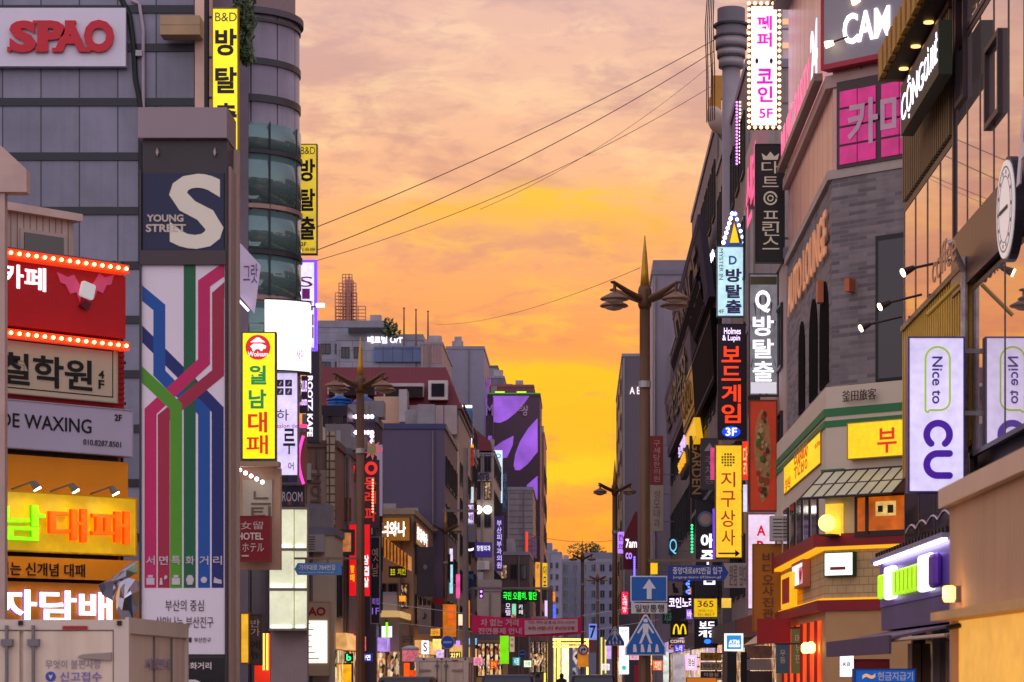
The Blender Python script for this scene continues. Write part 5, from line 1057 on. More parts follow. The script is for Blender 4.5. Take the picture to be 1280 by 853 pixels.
# ------------------------------------------------------------------ right: the row beyond the brick corner
def row(label, Y0, Y1, h, wall, x=5.0, wide=9, win=None, wmat=None, bands=0, side='r', fr=DK, name='building', lit=None, litp=0, fill=(.55, .55), front=None):
    x0, x1 = (x, x + wide) if side == 'r' else (x - wide, x)
    t = block(label, x0, x1, Y0, Y1, h, wall, name, bands=bands)
    MB(face_fn('l' if side == 'r' else 'r', x0, x1)).box(.5, Y1 - Y0 - .5, -.04, -.003, .3, 2.9).build('shop_window', SHOP(1.0, 4 if Y0 < 110 else 2.5), t)
    MB(face_fn('l' if side == 'r' else 'r', x0, x1)).box(.2, Y1 - Y0 - .2, -.35, -.045, 2.95, 3.5).build('fascia', random.choice((E(255, 200, 120, .6, .5, 2), E(220, 190, 255, .6, .5, 2), D(120, 40, 40), D(84, 72, 76))), t)
    if win: windows(t, 'l' if side == 'r' else 'r', x0, x1, .4, Y1 - Y0 - .4, 3.6, h - .4, win[0], win[1], fill, fr, wmat, lit=lit, litp=litp)
    if front: windows(t, 'f', x0, x1, front[0], front[1], front[2], front[3], front[4], front[5], fill, fr, wmat, lit=lit, litp=litp)
    return t
WARM = SHOP(.75, 9)
PSC = D(186, 160, 150, .7, .15, 0, .6, .25); CON = D(150, 134, 130, .75, .2, 0, .8, .3); CON2 = D(122, 112, 118, .75, .2, 0, .8, .3)
row('beige rendered building behind the hanging light boxes right of the red pictured banner', 58.6, 72, 12.0, PSC, win=(5, 3), lit=WARM, litp=.15)
row('grey office block with a rooftop behind the pink lettered light box', 72.2, 88, 20, CON, win=(6, 5), lit=WARM, litp=.1)
row('dark concrete block below the tilted black sign boards', 88.2, 108, 22, CON2, win=(7, 5), bands=4, lit=WARM, litp=.12)
row('brown block with slanted sign boards along its street side', 108.2, 133, 19.3, D(106, 92, 92, .7, .2, 0, .8, .3), win=(7, 4), lit=WARM, litp=.1)
t = row('slim bare grey tower rising behind the near lamp post', 133.2, 158, 23.8, D(150, 138, 150, .6, .1, 0, .5, .15), x=4.0, wide=3.0)
m = MB().box(4.02, 6.98, 0, .3, 24.06, 24.6).box(4.02, 4.3, .301, 24, 24.06, 24.6); m.build('crown_frame', D(140, 128, 140, .6), t)
row('dark flat tower with white capitals at the right of the orange sky', 205, 240, 28.6, D(88, 76, 86, .6, .08), x=3.6, wide=6, win=(3, 8), fill=(.2, .4))
letters([o for o in COL.objects if o.get('label', '').startswith('dark flat tower')][0], FR(204.9), 'A E', E(255, 240, 246, .9), (787, 484, 800, 493), 'h', .02, -.1, .1)
row('low brown block with a lit shop at the bottom of the near lamp post', 158.5, 200, 10.5, D(126, 104, 96, .7, .2), win=(8, 2), lit=WARM, litp=.4, x=4.9)
# glazed tower standing behind
t = block('pale glass curtain wall tower glowing with strips behind the pink lettered light box', 9.2, 16, 112, 130, 34, GL(190, 170, 176, .15, .2), 'glass_tower')
for k in range(11): MB().box(9.15, 16.05, -.1, -.01, 22 + k * 1.1, 22.25 + k * 1.1).build('light_strip', E(255, 190, 140, .75), t)
# pylon with drum head and satellite dish
p_ = FR(80); cx = p_.hit(914)[0]; z = lambda y: p_.hit(0, y)[1]
t = thing('vent_pylon', 'grey round duct pylon with stacked rings behind the pink lettered light box', 'pylon', p_, cx, 0, 0); PG2 = D(150, 138, 142, .5, .12, .2)
MB().lathe([(.3, 0), (.3, z(80))], cx, 0, 24).build('shaft', PG2, t, True)
for i, (ya_, yb_, r) in enumerate(((85, 73, .42), (72, 62, .47), (61, 48, .52))): MB().lathe([(r, z(ya_)), (r, z(yb_))], cx, 0, 24).build('ring', PG2, t, True); MB().lathe([(r + .05, z(yb_)), (r + .05, z(yb_) + .06)], cx, 0, 24).build('ring_lip', D(70, 60, 66, .5), t)
MB().lathe([(.5, z(48)), (.5, z(30)), (.46, z(30)), (.46, z(12))], cx, 0, 24).build('head', D(112, 104, 112, .6, .1), t); MB().lathe([(.58, z(34)), (.58, z(31))], cx, 0, 24).build('hoop', DK, t)
for k in range(5): x_ = cx - .55 - k * .06; MB().path([(x_, .1 * k, z(150)), (x_ + .03 * random.uniform(-1, 1), .1 * k, z(90)), (x_ - .05, .1 * k, z(30)), (x_ + .02 * k, .1 * k, z(-40))], .018).build('riser_cable', BLK, t)
p_ = FR(86); q, z_ = p_.hit(884, 157); c_ = thing('satellite_dish', 'pale satellite dish seen edge on beneath an ochre box, left of the ringed pylon', 'satellite dish', p_, q, 0, z_ - .8)
m = MB()
m.lathe([(.62 * s, .3 * s * s) for s in (.02, .3, .6, .85, 1.0)] + [(.6, .33)], 0, 0, 24); M_ = Matrix.Rotation(math.radians(58), 3, 'Y') @ Matrix.Rotation(math.radians(-20), 3, 'X'); m.v = [tuple(M_ @ Vector(v) + Vector((q + .15, 0, z_))) for v in m.v]; m.build('dish', D(206, 180, 160, .5, .1), c_, True)
MB().tube((q + .2, .1, z_), (q + .75, .3, z_ - .7), .04).build('mount', MET, c_)
b = p_.box((887, 120, 902, 148)); top(MB().box(b[0], b[1], .2, .8, b[2], b[3]).box(b[0] + .1, b[1] + .05, .3, .7, b[3], b[3] + .8), 'equipment_box', 'ochre equipment box clamped to the pylon above the satellite dish', 'box', D(190, 126, 30, .5, .15), p_, (b[0] + b[1]) / 2, .2, b[2])
# frontal hanging signs on the right
MAG = E(236, 10, 200, .75); REDT = E(255, 60, 16, 1.15)
def bulb_border(n, m_, r=.045, col=E(255, 206, 140, 4)):
    def f(t, q0, q1, z0, z1):
        P = line_pts((q0, -.05, z0), (q0, -.05, z1), n) + line_pts((q1, -.05, z0), (q1, -.05, z1), n) + line_pts((q0, -.05, z1), (q1, -.05, z1), m_)[1:-1] + line_pts((q0, -.05, z0), (q1, -.05, z0), m_)[1:-1]
        bulbs(t, P, r, col)
    return f
sign('white light box bordered with warm bulbs, magenta Korean letters and 5F', FR(61), (936, 5, 974, 160), E(255, 222, 250, 1.5, .1), D(110, 70, 50), [('페', MAG, (946, 20, 965, 38), 'h', .03), ('퍼', MAG, (946, 41, 965, 59), 'h', .03), ('· ·', DK, (944, 73, 966, 80), 'h', 0), ('코', MAG, (946, 86, 966, 105), 'h', .03), ('인', MAG, (947, 108, 966, 128), 'h', .03), ('5F', MAG, (949, 136, 966, 148), 'h', .02)], rim=.06, wall=5.3, extra=bulb_border(22, 6))
GLD = E(206, 186, 166, .35)
def crown(t, q0, q1, z0, z1):
    p = FR(58.8); m = MB(); m.prism([p.hit(*c_) for c_ in ((954, 200), (972, 200), (974, 192), (968, 196), (963, 190), (958, 196), (952, 192))], -.02, -.001); m.build('crown_emblem', GLD, t)
    q, z = p.hit(963, 248); r = .2; m = MB()
    for r0, r1 in ((.13, .17), (.05, .08)): m.prism([(q + r1 * math.cos(k * .2618), z + r1 * math.sin(k * .2618)) for k in range(24)] + [(q + r0 * math.cos(-k * .2618), z + r0 * math.sin(-k * .2618)) for k in range(24)], -.02, -.001)
    m.build('target_emblem', GLD, t)
sign('black vertical sign with pale outlined letters, a crown and a dart target', FR(58.8), (944, 180, 981, 328), D(22, 18, 20, .4), D(30, 26, 28), [('다', GLD, (952, 202, 974, 217), 'h', .0), ('트', GLD, (953, 221, 973, 234), 'h', .0), ('프', GLD, (953, 264, 974, 279), 'h', 0), ('린', GLD, (953, 279, 974, 295), 'h', 0), ('스', GLD, (953, 296, 974, 312), 'h', 0)], rim=.03, wall=5.2, extra=crown)
NV = E(40, 34, 90, .5)
sign('pale aqua light box with three heavy navy Korean letters, marked 4F', FR(73.5), (896, 308, 930, 396), E(196, 236, 244, .9, .12), D(120, 150, 160), [('MYSTER IN', D(80, 90, 110), (899, 311, 904, 350), 'r', 0), ('방', NV, (907, 336, 927, 353), 'h', .035), ('탈', NV, (907, 356, 927, 373), 'h', .035), ('출', NV, (907, 375, 927, 392), 'h', .035), ('4F', D(80, 90, 110), (898, 387, 905, 392), 'h', 0), ('D', D(60, 130, 206), (911, 320, 921, 331), 'h', .03)], rim=.03, wall=5.0)
WL = E(250, 246, 255, 1.5)
def burst(t, q0, q1, z0, z1):
    p = FR(60.8); m = MB()
    for k in range(14):
        a_ = k * .45; cx, cz = p.hit(954, 430); u, v = math.cos(a_), math.sin(a_); r0, r1 = .34, .9
        P = [(cx + u * r0 * .8, cz + v * r0 * 2), (cx + u * r1 * .38 - v * .03, cz + v * 1.35), (cx + u * r1 * .38 + v * .03, cz + v * 1.3)]; m.prism(P, -.004, 0)
    m.build('ray_print', D(96, 92, 104), t)
    x0, x1, za, zb = p.box((936, 478, 973, 495)); MB().box(x0 + .05, x1 - .05, -.012, 0, za + .06, zb).build('foot_panel', E(220, 214, 226, .8), t)
    x0, x1, za, zb = p.box((938, 346, 971, 356)); MB().box(x0, x1, -.004, 0, za, zb).build('head_print', D(96, 90, 60), t)
sign('grey comic style light box with stacked white Korean letters and a white corner bubble', FR(60.8), (936, 342, 973, 495), E(150, 146, 154, .42, .3, 3), D(70, 64, 70), [('Q', WL, (944, 363, 963, 391), 'h', .03), ('방', WL, (941, 395, 967, 420), 'h', .02), ('탈', WL, (941, 424, 967, 448), 'h', .018), ('출', WL, (941, 452, 967, 477), 'h', .018)], rim=.03, wall=5.2, extra=burst)
def oval(t, q0, q1, z0, z1):
    p = FR(72.5); q, z = p.hit(914, 540); m = MB().prism([(q + .28 * math.cos(k * .2618), z + .17 * math.sin(k * .2618)) for k in range(24)], -.02, -.001); m.build('oval_badge', E(20, 70, 230, 1.0), t); letters(t, p, '3F', WL, (907, 535, 921, 545), 'h', .02, -.021, .01)
sign('black vertical light box with glowing red Korean letters and a blue oval', FR(72.5), (897, 405, 933, 550), D(34, 16, 30, .4), D(30, 24, 34), [('Holmes', E(236, 214, 255, 1.6), (905, 410, 926, 418), 'h', .01), ('& Lupin', E(236, 214, 255, 1.6), (903, 419, 925, 428), 'h', .01), ('보', REDT, (902, 433, 926, 453), 'h', .02), ('드', REDT, (902, 458, 926, 476), 'h', .02), ('게', REDT, (902, 481, 926, 503), 'h', .02), ('임', REDT, (902, 505, 926, 529), 'h', .02)], rim=.03, wall=5.2, extra=oval)
def kebab(t, q0, q1, z0, z1):
    p = FR(60.6); m = MB(); random.seed(11)
    cx, _ = p.hit(953.5); za, zb = p.hit(0, 628)[1], p.hit(0, 512)[1]
    prof = [(.02, 0), (.1, .08), (.17, .3), (.2, .55), (.18, .8), (.09, .95), (.02, 1)]
    m.prism([(cx + r + .03 * math.sin(u * 23), za + (zb - za) * u) for r, u in prof] + [(cx - r + .02 * math.sin(u * 31), za + (zb - za) * u) for r, u in prof[::-1]], -.03, -.002, 0); m.build('bread', D(196, 140, 84, .6, .3, 0, 9), t)
    m = MB()
    for k in range(46):
        u = random.uniform(.05, .95); r = .14 * math.sin(3.14 * u) + .02; a = cx + random.uniform(-r, r); zz = za + (zb - za) * u; s = random.uniform(.04, .1)
        m.prism([(a + s * math.cos(j * 1.256 + k) * .7, zz + s * math.sin(j * 1.256 + k)) for j in range(5)], -.045 - .0004 * k, -.031, k % 4)
    m.build('filling', [D(96, 52, 26, .6), D(84, 116, 40, .6), D(190, 60, 34, .6), D(206, 176, 120, .6)], t)
sign('tall rust red banner printed with an upright filled wrap', FR(60.6), (936, 500, 972, 640), E(190, 52, 14, .45, .2, 1), D(120, 50, 30), [], rim=.04, wall=5.2, depth=.12, extra=kebab)
BRD = E(200, 60, 14, .5)
def globe(t, q0, q1, z0, z1):
    p = FR(74); q, z = p.hit(910, 575); m = MB()
    for i in range(-2, 3):
        for j in range(-2, 3):
            if i * i + j * j < 7: m.box(q + i * .085 - .03, q + i * .085 + .03, -.012, -.001, z + j * .085 - .03, z + j * .085 + .03)
    m.build('globe_emblem', D(150, 170, 30), t)
    m = MB(); m.prism([p.hit(*c_) for c_ in ((898, 693), (919, 693), (919, 696.5), (925, 692), (919, 687.5), (919, 691), (898, 691))], -.012, -.001); m.build('arrow', BLK, t)
sign('amber yellow light box with red Korean letters and a black arrow pointing right', FR(74), (894, 556, 928, 698), E(255, 196, 40, 1.0, .1, .8), D(160, 110, 40), [('지', BRD, (901, 590, 919, 609), 'h', .008), ('구', BRD, (901, 614, 919, 634), 'h', .008), ('상', BRD, (901, 638, 919, 659), 'h', .008), ('사', BRD, (902, 662, 919, 682), 'h', .008)], rim=.03, wall=5.2, extra=globe)
def badge(t, q0, q1, z0, z1):
    p = FR(86); q, z = p.hit(882, 649); r = .28
    MB().prism([(q + r * math.cos(k * .2618), z + r * math.sin(k * .2618)) for k in range(24)], -.012, -.001).build('badge', D(120, 140, 170, .5), t); MB().prism([(q + r * .7 * math.cos(k * .2618), z + r * .7 * math.sin(k * .2618)) for k in range(24)], -.02, -.0125).build('badge_core', D(206, 170, 150), t)
sign('charcoal vertical light box with white Korean letters under a round badge', FR(86), (870, 625, 898, 746), D(54, 46, 54, .5), D(50, 44, 52), [('애', WL, (876, 667, 894, 686), 'h', .03), ('주', WL, (876, 688, 894, 706), 'h', .03), ('김', WL, (876, 714, 894, 731), 'h', .03)], rim=.03, wall=5.1, extra=badge)
sign('pinkish white light box with red capitals behind the brown video sign', FR(62), (934, 642, 970, 762), E(240, 214, 240, .95, .15, .8), D(150, 110, 130), [('A', E(226, 20, 66, .7), (946, 657, 957, 670), 'h', .03), ('R', E(226, 20, 66, .7), (946, 676, 957, 690), 'h', .03), ('T', E(226, 20, 66, .7), (946, 696, 957, 710), 'h', .03)], rim=.03, wall=5.2)
sign('brown ochre vertical board with dark Korean letters and a tiny red tag', FR(58.5), (941, 680, 980, 790), D(176, 110, 26, .6, .1), D(150, 92, 24), [('비디오사진관', D(110, 66, 40), (953, 690, 967, 774), 'v', .02), ('OPEN', D(150, 30, 30), (953, 780, 968, 785), 'h', .04)], rim=.02, wall=5.0)
sign('small yellow sign with the red number 365 on top', FR(86), (867, 748, 897, 772), E(255, 206, 20, .8, .1), D(150, 120, 30), [('365', D(206, 50, 20), (872, 751, 892, 759), 'h', .01), ('영업시간', D(140, 90, 20), (873, 762, 891, 765), 'h', 0), ('051-802-7', D(140, 90, 20), (872, 767, 893, 770), 'h', 0)], rim=.02, wall=5.0)
sign('small dark square sign with two rows of white Korean letters over a blue spot', FR(85.6), (868, 774, 897, 810), D(30, 22, 44, .4), D(30, 26, 40), [('보드', WL, (874, 777, 894, 786), 'h', .03), ('게임', WL, (873, 788, 895, 797), 'h', .03), ('·', E(30, 110, 255, 2.0), (880, 799, 889, 805), 'h', .05)], rim=.03, wall=5.0)
p_ = FR(108)
def arches(t, q0, q1, z0, z1):
    m = MB(); f = lambda u, v: p_.hit(841 + u * 17, 780 + v * 13)
    for s in (0, 1):
        o = s * .5; P = [f(o + .25 - .25 * math.cos(k * math.pi / 8) if 1 else 0, 1 - math.sin(k * math.pi / 8)) for k in range(9)]; Q = [f(o + .25 - .13 * math.cos(k * math.pi / 8), 1 - .86 * math.sin(k * math.pi / 8)) for k in range(8, -1, -1)]; m.prism(P + Q, -.03, -.001)
    m.build('arches', E(255, 206, 10, 1.2), t)
sign('small black square sign with two golden arches', p_, (838, 776, 860, 797), D(24, 18, 18, .4), BLK, [], rim=0, wall=5.0, extra=arches)
sign('narrow sign with scrambled white and orange letters under the golden arches', FR(107.5), (836, 799, 860, 812), D(96, 70, 60, .5), DK, [('COFFEE', E(255, 220, 200, .9), (838, 800, 858, 804)), ('CAFE 2F', E(255, 150, 60, .8), (837, 806, 859, 811))], rim=0, wall=5.0)
sign('violet haloed white letters of a coin song room on a dark strip', FR(109), (835, 745, 869, 761), D(60, 24, 84, .5), DK, [('코인노래', E(240, 220, 255, 1.8), (836, 747, 868, 760), 'h', .02)], rim=0, wall=5.0)
sign('rounded white and blue lit cash machine sign right of the small game sign', FR(64), (906, 792, 929, 814), E(40, 150, 220, .8, .2, 3), E(226, 226, 255, 1.4), [('ATM', WL, (911, 800, 924, 805), 'h', .02), ('—', WL, (911, 806, 925, 809), 'h', .05)], rim=.05, wall=5.0)
sign('grey panel with large black Korean letters beside the dotted LED strip', FR(76), (926, 132, 944, 252), D(116, 104, 116, .6), D(100, 90, 100), [('방', BLK, (928, 134, 942, 156), 'h', .0), ('제', BLK, (928, 160, 942, 182), 'h', .0), ('한', BLK, (928, 186, 942, 208), 'h', 0), ('점', BLK, (928, 212, 942, 234), 'h', 0)], rim=.02, wall=5.2)
def chain(label, Y, px, y0, y1, n, col, px2=None, px3=None, y3=None):
    p_ = FR(Y); P = line_pts((p_.hit(px)[0], 0, p_.hit(0, y0)[1]), (p_.hit(px2 or px)[0], 0, p_.hit(0, y1)[1]), n); t = thing('led_chain', label, 'string lights', p_, P[0][0], 0, P[-1][2], 'LED dot chains')
    MB().box(min(P[0][0], P[-1][0]) - .04, max(P[0][0], P[-1][0]) + .04, .03, .08, P[-1][2] - .05, P[0][2] + .05).build('rail', DK, t); bulbs(t, P, .035 * Y / 75, col); return t
chain('chain of violet LED dots beside the grey outlined letters', 75, 921, 128, 205, 20, E(190, 110, 255, 4)); chain('chain of pale orange LED dots right beside the violet dots', 75, 925, 128, 203, 17, E(255, 214, 160, 3))
chain('green LED dots dangling left of the charcoal badge sign', 104, 865, 657, 690, 9, E(40, 255, 130, 3)); chain('blue LED dots behind the near lamp post', 150, 793, 697, 720, 9, E(110, 90, 255, 3))
chain('blue LED dots under the charcoal badge sign', 104, 861, 722, 742, 6, E(70, 120, 255, 3))
sign('bright pink glowing stroke letters behind the black dart sign', PL(4.75, 0, -90), (932, 196, 946, 262), D(196, 150, 150, .6), D(190, 140, 140), [('신', E(255, 60, 140, 1.0), (933, 214, 940, 290), 'h', .02), ('데', E(255, 60, 140, 1.0), (940, 190, 945, 270), 'h', .02)], rim=0, depth=.3)
# blue A shaped frame
p_ = FR(73.8); t = thing('lit_gable', 'blue triangular frame studded with white lamps over a yellow flame shape', 'sign', p_, p_.hit(917)[0], 0, p_.hit(0, 308)[1])
m = MB()
for (a, b) in (((904, 306), (916, 264)), ((918, 264), (930, 306)), ((904, 306), (930, 306))): A_, B_ = p_.hit(*a), p_.hit(*b); m.tube((A_[0], 0, A_[1]), (B_[0], 0, B_[1]), .07, .07, 4)
m.build('frame', D(60, 104, 176, .5), t); MB().prism([p_.hit(*c_) for c_ in ((912, 306), (925, 306), (922, 292), (918, 278), (915, 292))], .1, .2).build('flame_panel', E(255, 206, 20, .9), t)
A_, B_ = p_.hit(904, 304), p_.hit(915, 268); bulbs(t, line_pts((A_[0], -.09, A_[1]), (B_[0], -.09, B_[1]), 7), .06, E(246, 230, 255, 5))
A_, B_ = p_.hit(930, 304), p_.hit(919, 268); bulbs(t, line_pts((A_[0], -.09, A_[1]), (B_[0], -.09, B_[1]), 6), .05, E(246, 230, 255, 5))
p_ = FR(90); t = thing('lamp_cluster', 'short row of glaring white lamps left of the pale aqua light box', 'lamp', p_, p_.hit(889)[0], 0, p_.hit(0, 330)[1]); 
P = [(p_.hit(886 + 2.4 * k)[0], 0, p_.hit(0, 328 - 4.5 * k)[1]) for k in range(4)]; MB().path([(a, .1, c_) for a, b_, c_ in P], .05).build('bar', DK, t); bulbs(t, P, .1, E(255, 236, 255, 6), 'lamp_head')
# big slanted boards on the street side, seen nearly edge on
def slab(label, px0, px1, yt0, h, tilt, col, txt=None, tm=None, x=4.7, name='sign_board'):
    p_ = PL(x, 0, -90); q0 = p_.hit(px0)[0]; q1, z1 = p_.hit(px1, yt0); t = thing(name, label, 'sign', p_, (q0 + q1) / 2, 0, z1 - h)
    m = MB(); o = tilt; V = [(q0, -o, z1), (q1, -o, z1), (q1, 0, z1 - h), (q0, 0, z1 - h)]
    m.add(V + [(a, b_ + .25, c_) for a, b_, c_ in V], [(0, 1, 2, 3), (7, 6, 5, 4), (0, 4, 5, 1), (1, 5, 6, 2), (2, 6, 7, 3), (3, 7, 4, 0)]); m.build('board', col, t)
    m = MB(); 
    for k in (.08, .9): m.add([(q0, -o * (1 - k) - .02, z1 - h * k), (q1, -o * (1 - k) - .02, z1 - h * k), (q1, -o * (1 - k - .04) - .02, z1 - h * (k + .04)), (q0, -o * (1 - k - .04) - .02, z1 - h * (k + .04))], [(0, 1, 2, 3)])
    m.build('edge_trim', D(90, 82, 90, .9, .1, 0, 1.3, 0, .03), t)
    if txt:
        m = MB(lambda a, w_, zz: (a, w_ - o * (zz - (z1 - h)) / h, zz)); put_text(m, txt, q0 + (q1 - q0) * .12, q1 - (q1 - q0) * .1, z1 - h * .78, z1 - h * .22, -.06, .05, 'h', .02); m.build('lettering', tm, t)
    return t
slab('big tilted charcoal hoarding jutting over the street below the ochre box', 851, 886, 268, 3.0, .4, D(84, 76, 88, .95, .12, 0, 1.3, .2, .03), 'DANCE', D(50, 44, 54))
slab('black slatted board under the tilted charcoal hoarding', 847, 881, 345, 1.2, .35, D(30, 26, 30, .95, .1, 0, 1.3, 0, .03))
slab('mauve board with blackened raised letters low in the tilted row', 835, 867, 398, 3.2, .2, D(112, 98, 104, .95, .15, 0, 1.3, .2, .03), '노래연습장', BLK)
slab('narrow dark board with an empty light frame beside the red letter light box', 869, 893, 385, 2.6, .15, D(26, 20, 24, .95, .1, 0, 1.3, 0, .03))
slab('pale yellow slanted panel among the dark boards', 855, 869, 455, 1.8, .15, D(200, 160, 60, .5), 'COCO', D(120, 84, 30))
slab('thin gold lit plank among the tilted boards above the carved arrow sign', 860, 871, 522, .8, .12, E(255, 190, 20, .7), x=4.6)
slab('violet lettered strip just above the thin gold plank', 851, 862, 535, .8, .12, D(60, 50, 70), '소주방', E(220, 190, 255, .9), x=4.6)
slab('gold lettered dark strip under the thin gold plank', 851, 862, 556, .8, .12, D(40, 30, 20), '호프광장', E(255, 180, 30, .8), x=4.6)
sign('black vertical sign with carved capitals down its face, left of the arrow panel', FR(98), (862, 545, 881, 622), D(30, 24, 26, .5), D(26, 22, 24), [('GARDEN', D(196, 150, 90), (865, 552, 877, 618), 'r', .01)], rim=.02, wall=5.0)
sign('grey brown panel with a pale upward arrow left of the amber yellow box', FR(84), (876, 548, 898, 612), D(92, 80, 84, .6), D(80, 70, 74), [('▲', D(190, 176, 176), (880, 554, 894, 564), 'h', 0), ('주차장', D(176, 160, 160), (881, 570, 893, 606), 'v', 0)], rim=.02, wall=5.0)
sign('faded red vertical sign with pale dotted letters behind the near lamp post', FR(128), (812, 545, 829, 606), D(140, 50, 46, .6, .1), D(120, 50, 46), [('구세당한의원', D(206, 160, 150), (817, 550, 825, 603), 'v', 0)], rim=0, wall=5.0)
sign('cream vertical sign with grey letters directly below the faded red one', FR(128), (812, 607, 829, 664), D(176, 154, 136, .6, .1), D(150, 130, 120), [('성모내과', D(110, 96, 90), (817, 612, 825, 660), 'v', 0)], rim=0, wall=5.0)
sign('tiny red vertical light sign left of the one way sign', FR(170), (777, 740, 785, 768), E(255, 30, 70, 1.0), DK, [('노래방', WL, (778.5, 742, 783.5, 766), 'v', 0)], rim=0)
sign('tall white lit pillar sign with a teal drop near its foot', FR(150), (774, 784, 786, 843), E(250, 246, 255, 1.4), D(150, 20, 30), [('병원', D(80, 110, 170), (776, 787, 784, 791), 'h', 0), ('●', E(60, 200, 190, 1), (777, 832, 783, 838), 'h', 0)], rim=0)
sign('slate blue blank panel standing on the white pillar sign', FR(150), (774, 768, 786, 783.5), D(84, 82, 100, .5), DK, [], rim=0, name='signboard')
sign('violet vertical lit sign on the far right row with a dark glyph', FR(160), (772, 665, 780, 692), E(190, 130, 255, 1.1), DK, [('한', D(70, 30, 110), (773, 668, 779, 676)), ('의', D(70, 30, 110), (773, 680, 779, 688))], rim=0)
p_ = FR(152); t = thing('gable_sign', 'dark red gable with a small glowing white numeral and script', 'sign', p_, p_.hit(790)[0], 0, p_.hit(0, 712)[1]); MB().prism([p_.hit(*c_) for c_ in ((779, 712), (797, 712), (797, 640), (794, 640), (779, 672))], 0, .4).build('board', D(120, 30, 40, .5), t); letters(t, p_, '7am', WL, (782, 674, 796, 685), 'h', .02, -.02, .02)
sign('violet cursive neon mark under the dark red gable', FR(151), (781, 690, 790, 700), D(60, 40, 70), DK, [('co', E(190, 140, 255, 1.3), (782, 691, 790, 699))], rim=0)
sign('small square yellow sign right of the near lamp post', FR(132), (813, 704, 822, 718), E(255, 200, 20, .9), DK, [], rim=0, wall=5)
sign('small pale blue neon letter on the grey wall left of the green LED dots', FR(106), (836, 673, 847, 694), D(60, 76, 84), DK, [('Q', E(110, 200, 236, 1.2), (837, 674, 846, 693), 'h', -.005)], rim=0, wall=5)
sign('grey poster panel with a black seated figure outline left of the coin song strip', FR(108.6), (836, 727, 853, 744), D(150, 130, 124, .6), DK, [], rim=0, wall=5, extra=lambda t, q0, q1, z0, z1: MB().prism([(q0 + .2, z0 + .1), (q0 + .45, z0 + .1), (q0 + .4, z0 + .3), (q0 + .3, z0 + .35), (q0 + .25, z0 + .55), (q0 + .15, z0 + .5)], -.02, -.001).build('figure_print', BLK, t))
sign('orange lit scribble letters over the coin song strip', FR(108.7), (856, 727, 869, 744), D(44, 30, 60), DK, [('술', E(255, 130, 20, 1.3), (861, 733, 869, 743)), (':', E(90, 120, 255, 2), (857, 728, 861, 742))], rim=0, wall=5)
sign('white framed lit poster low on the right row under the golden arches', FR(100), (857, 819, 871, 838), E(255, 226, 236, 1.1), E(230, 190, 255, 1.1), [('점심', D(120, 80, 110), (860, 823, 868, 833))], rim=.1, wall=5)
sign('mustard strip shop sign low between the white framed poster and the cash machine sign', FR(84), (876, 816, 902, 826), D(170, 126, 40, .6), DK, [('부동산', D(90, 60, 20), (880, 818, 898, 824))], rim=.02, wall=5)
sign('beige strip shop sign under the mustard one', FR(84), (876, 828, 902, 838), D(170, 150, 130, .6), DK, [('약국·문구', D(70, 60, 56), (879, 830, 899, 836))], rim=.02, wall=5)
sign('dark strip shop sign under the beige one', FR(84), (876, 839, 902, 848), D(50, 40, 44, .6), DK, [('미용실', D(190, 176, 170), (880, 841, 898, 846))], rim=.02, wall=5)
sign('orange shop board at the very bottom right of the near lamp post', FR(80), (858, 847, 896, 862), E(230, 130, 30, .5), D(150, 90, 30), [], rim=.02, wall=5)
sign('black fascia with a small framed poster right of the cash machine sign', PL(4.8, 0, -90), (930, 793, 972, 808), D(36, 28, 30, .5), DK, [], rim=0, depth=.2)
t = thing('shop_facade', 'dim shop window with taped food photographs right of the blue cash machine light', 'shop front', FR(62.5), FR(62.5).hit(950)[0], 0, .13)
for b, mt in (((934, 808, 971, 823), D(120, 84, 70, .6, .5, 0, 5)), ((934, 824, 971, 838), D(130, 116, 116, .6, .1)), ((934, 839, 971, 862), D(60, 44, 40, .6, .4, 0, 6))): q0, q1, z0, z1 = FR(62.5).box(b); MB().box(q0, q1, 0, .1, max(z0, .2), z1).build('panel', mt, t)
for px in (915, 932): p_ = FR(63); q = p_.hit(px)[0]; top(MB().box(q - .12, q + .12, 0, .2, .13, p_.hit(0, 815)[1]), 'pillar', {915: 'black pillar under the blue cash machine light', 932: 'thin dark pillar right of the blue cash machine light'}[px], 'pillar', BLK, p_, q, 0, .13)
# ------------------------------------------------------------------ left: the row beyond the drum tower, then the far end of the street
def lrow(label, px0, px1, Y, depth, ytop, wall, name='building', bands=0, front=None, side=None, fr=DK, wmat=None, lit=None, litp=0, fill=(.55, .55), cm=None, cornice=.25):
    p_ = FR(Y); x0, x1 = p_.hit(px0)[0], p_.hit(px1)[0]; h = p_.hit(0, ytop)[1] - cornice
    t = block(label, x0, x1, Y, Y + depth, h, wall, name, bands=bands, cornice=cornice, cmat=cm)
    if ytop < 720 and Y < 290:
        MB(face_fn('r', x0, x1)).box(.3, depth - .3, -.04, -.003, .3, 2.7).build('shop_window', SHOP(1.1, 3), t)
        MB(face_fn('r', x0, x1)).box(.15, depth - .15, -.4, -.045, 2.75, 3.3).build('fascia', random.choice((E(255, 190, 110, .7, .5, 2), E(200, 160, 255, .7, .5, 2), E(255, 90, 60, .6, .5, 2), E(230, 240, 255, .8, .5, 2))), t)
    if front: a0, a1, z0, z1 = p_.box(front[:4]); windows(t, 'f', x0, x1, a0, a1, z0, z1, front[4], front[5], fill, fr, wmat, lit=lit, litp=litp)
    if side: windows(t, 'r', x0, x1, .3, depth - .3, side[0], side[1], side[2], side[3], fill, fr, wmat, lit=lit, litp=litp)
    return t
BEI = D(206, 184, 160, .7, .08, 0, .6, .1); OLD = D(150, 116, 98, .75, .2, 0, .8, .35)
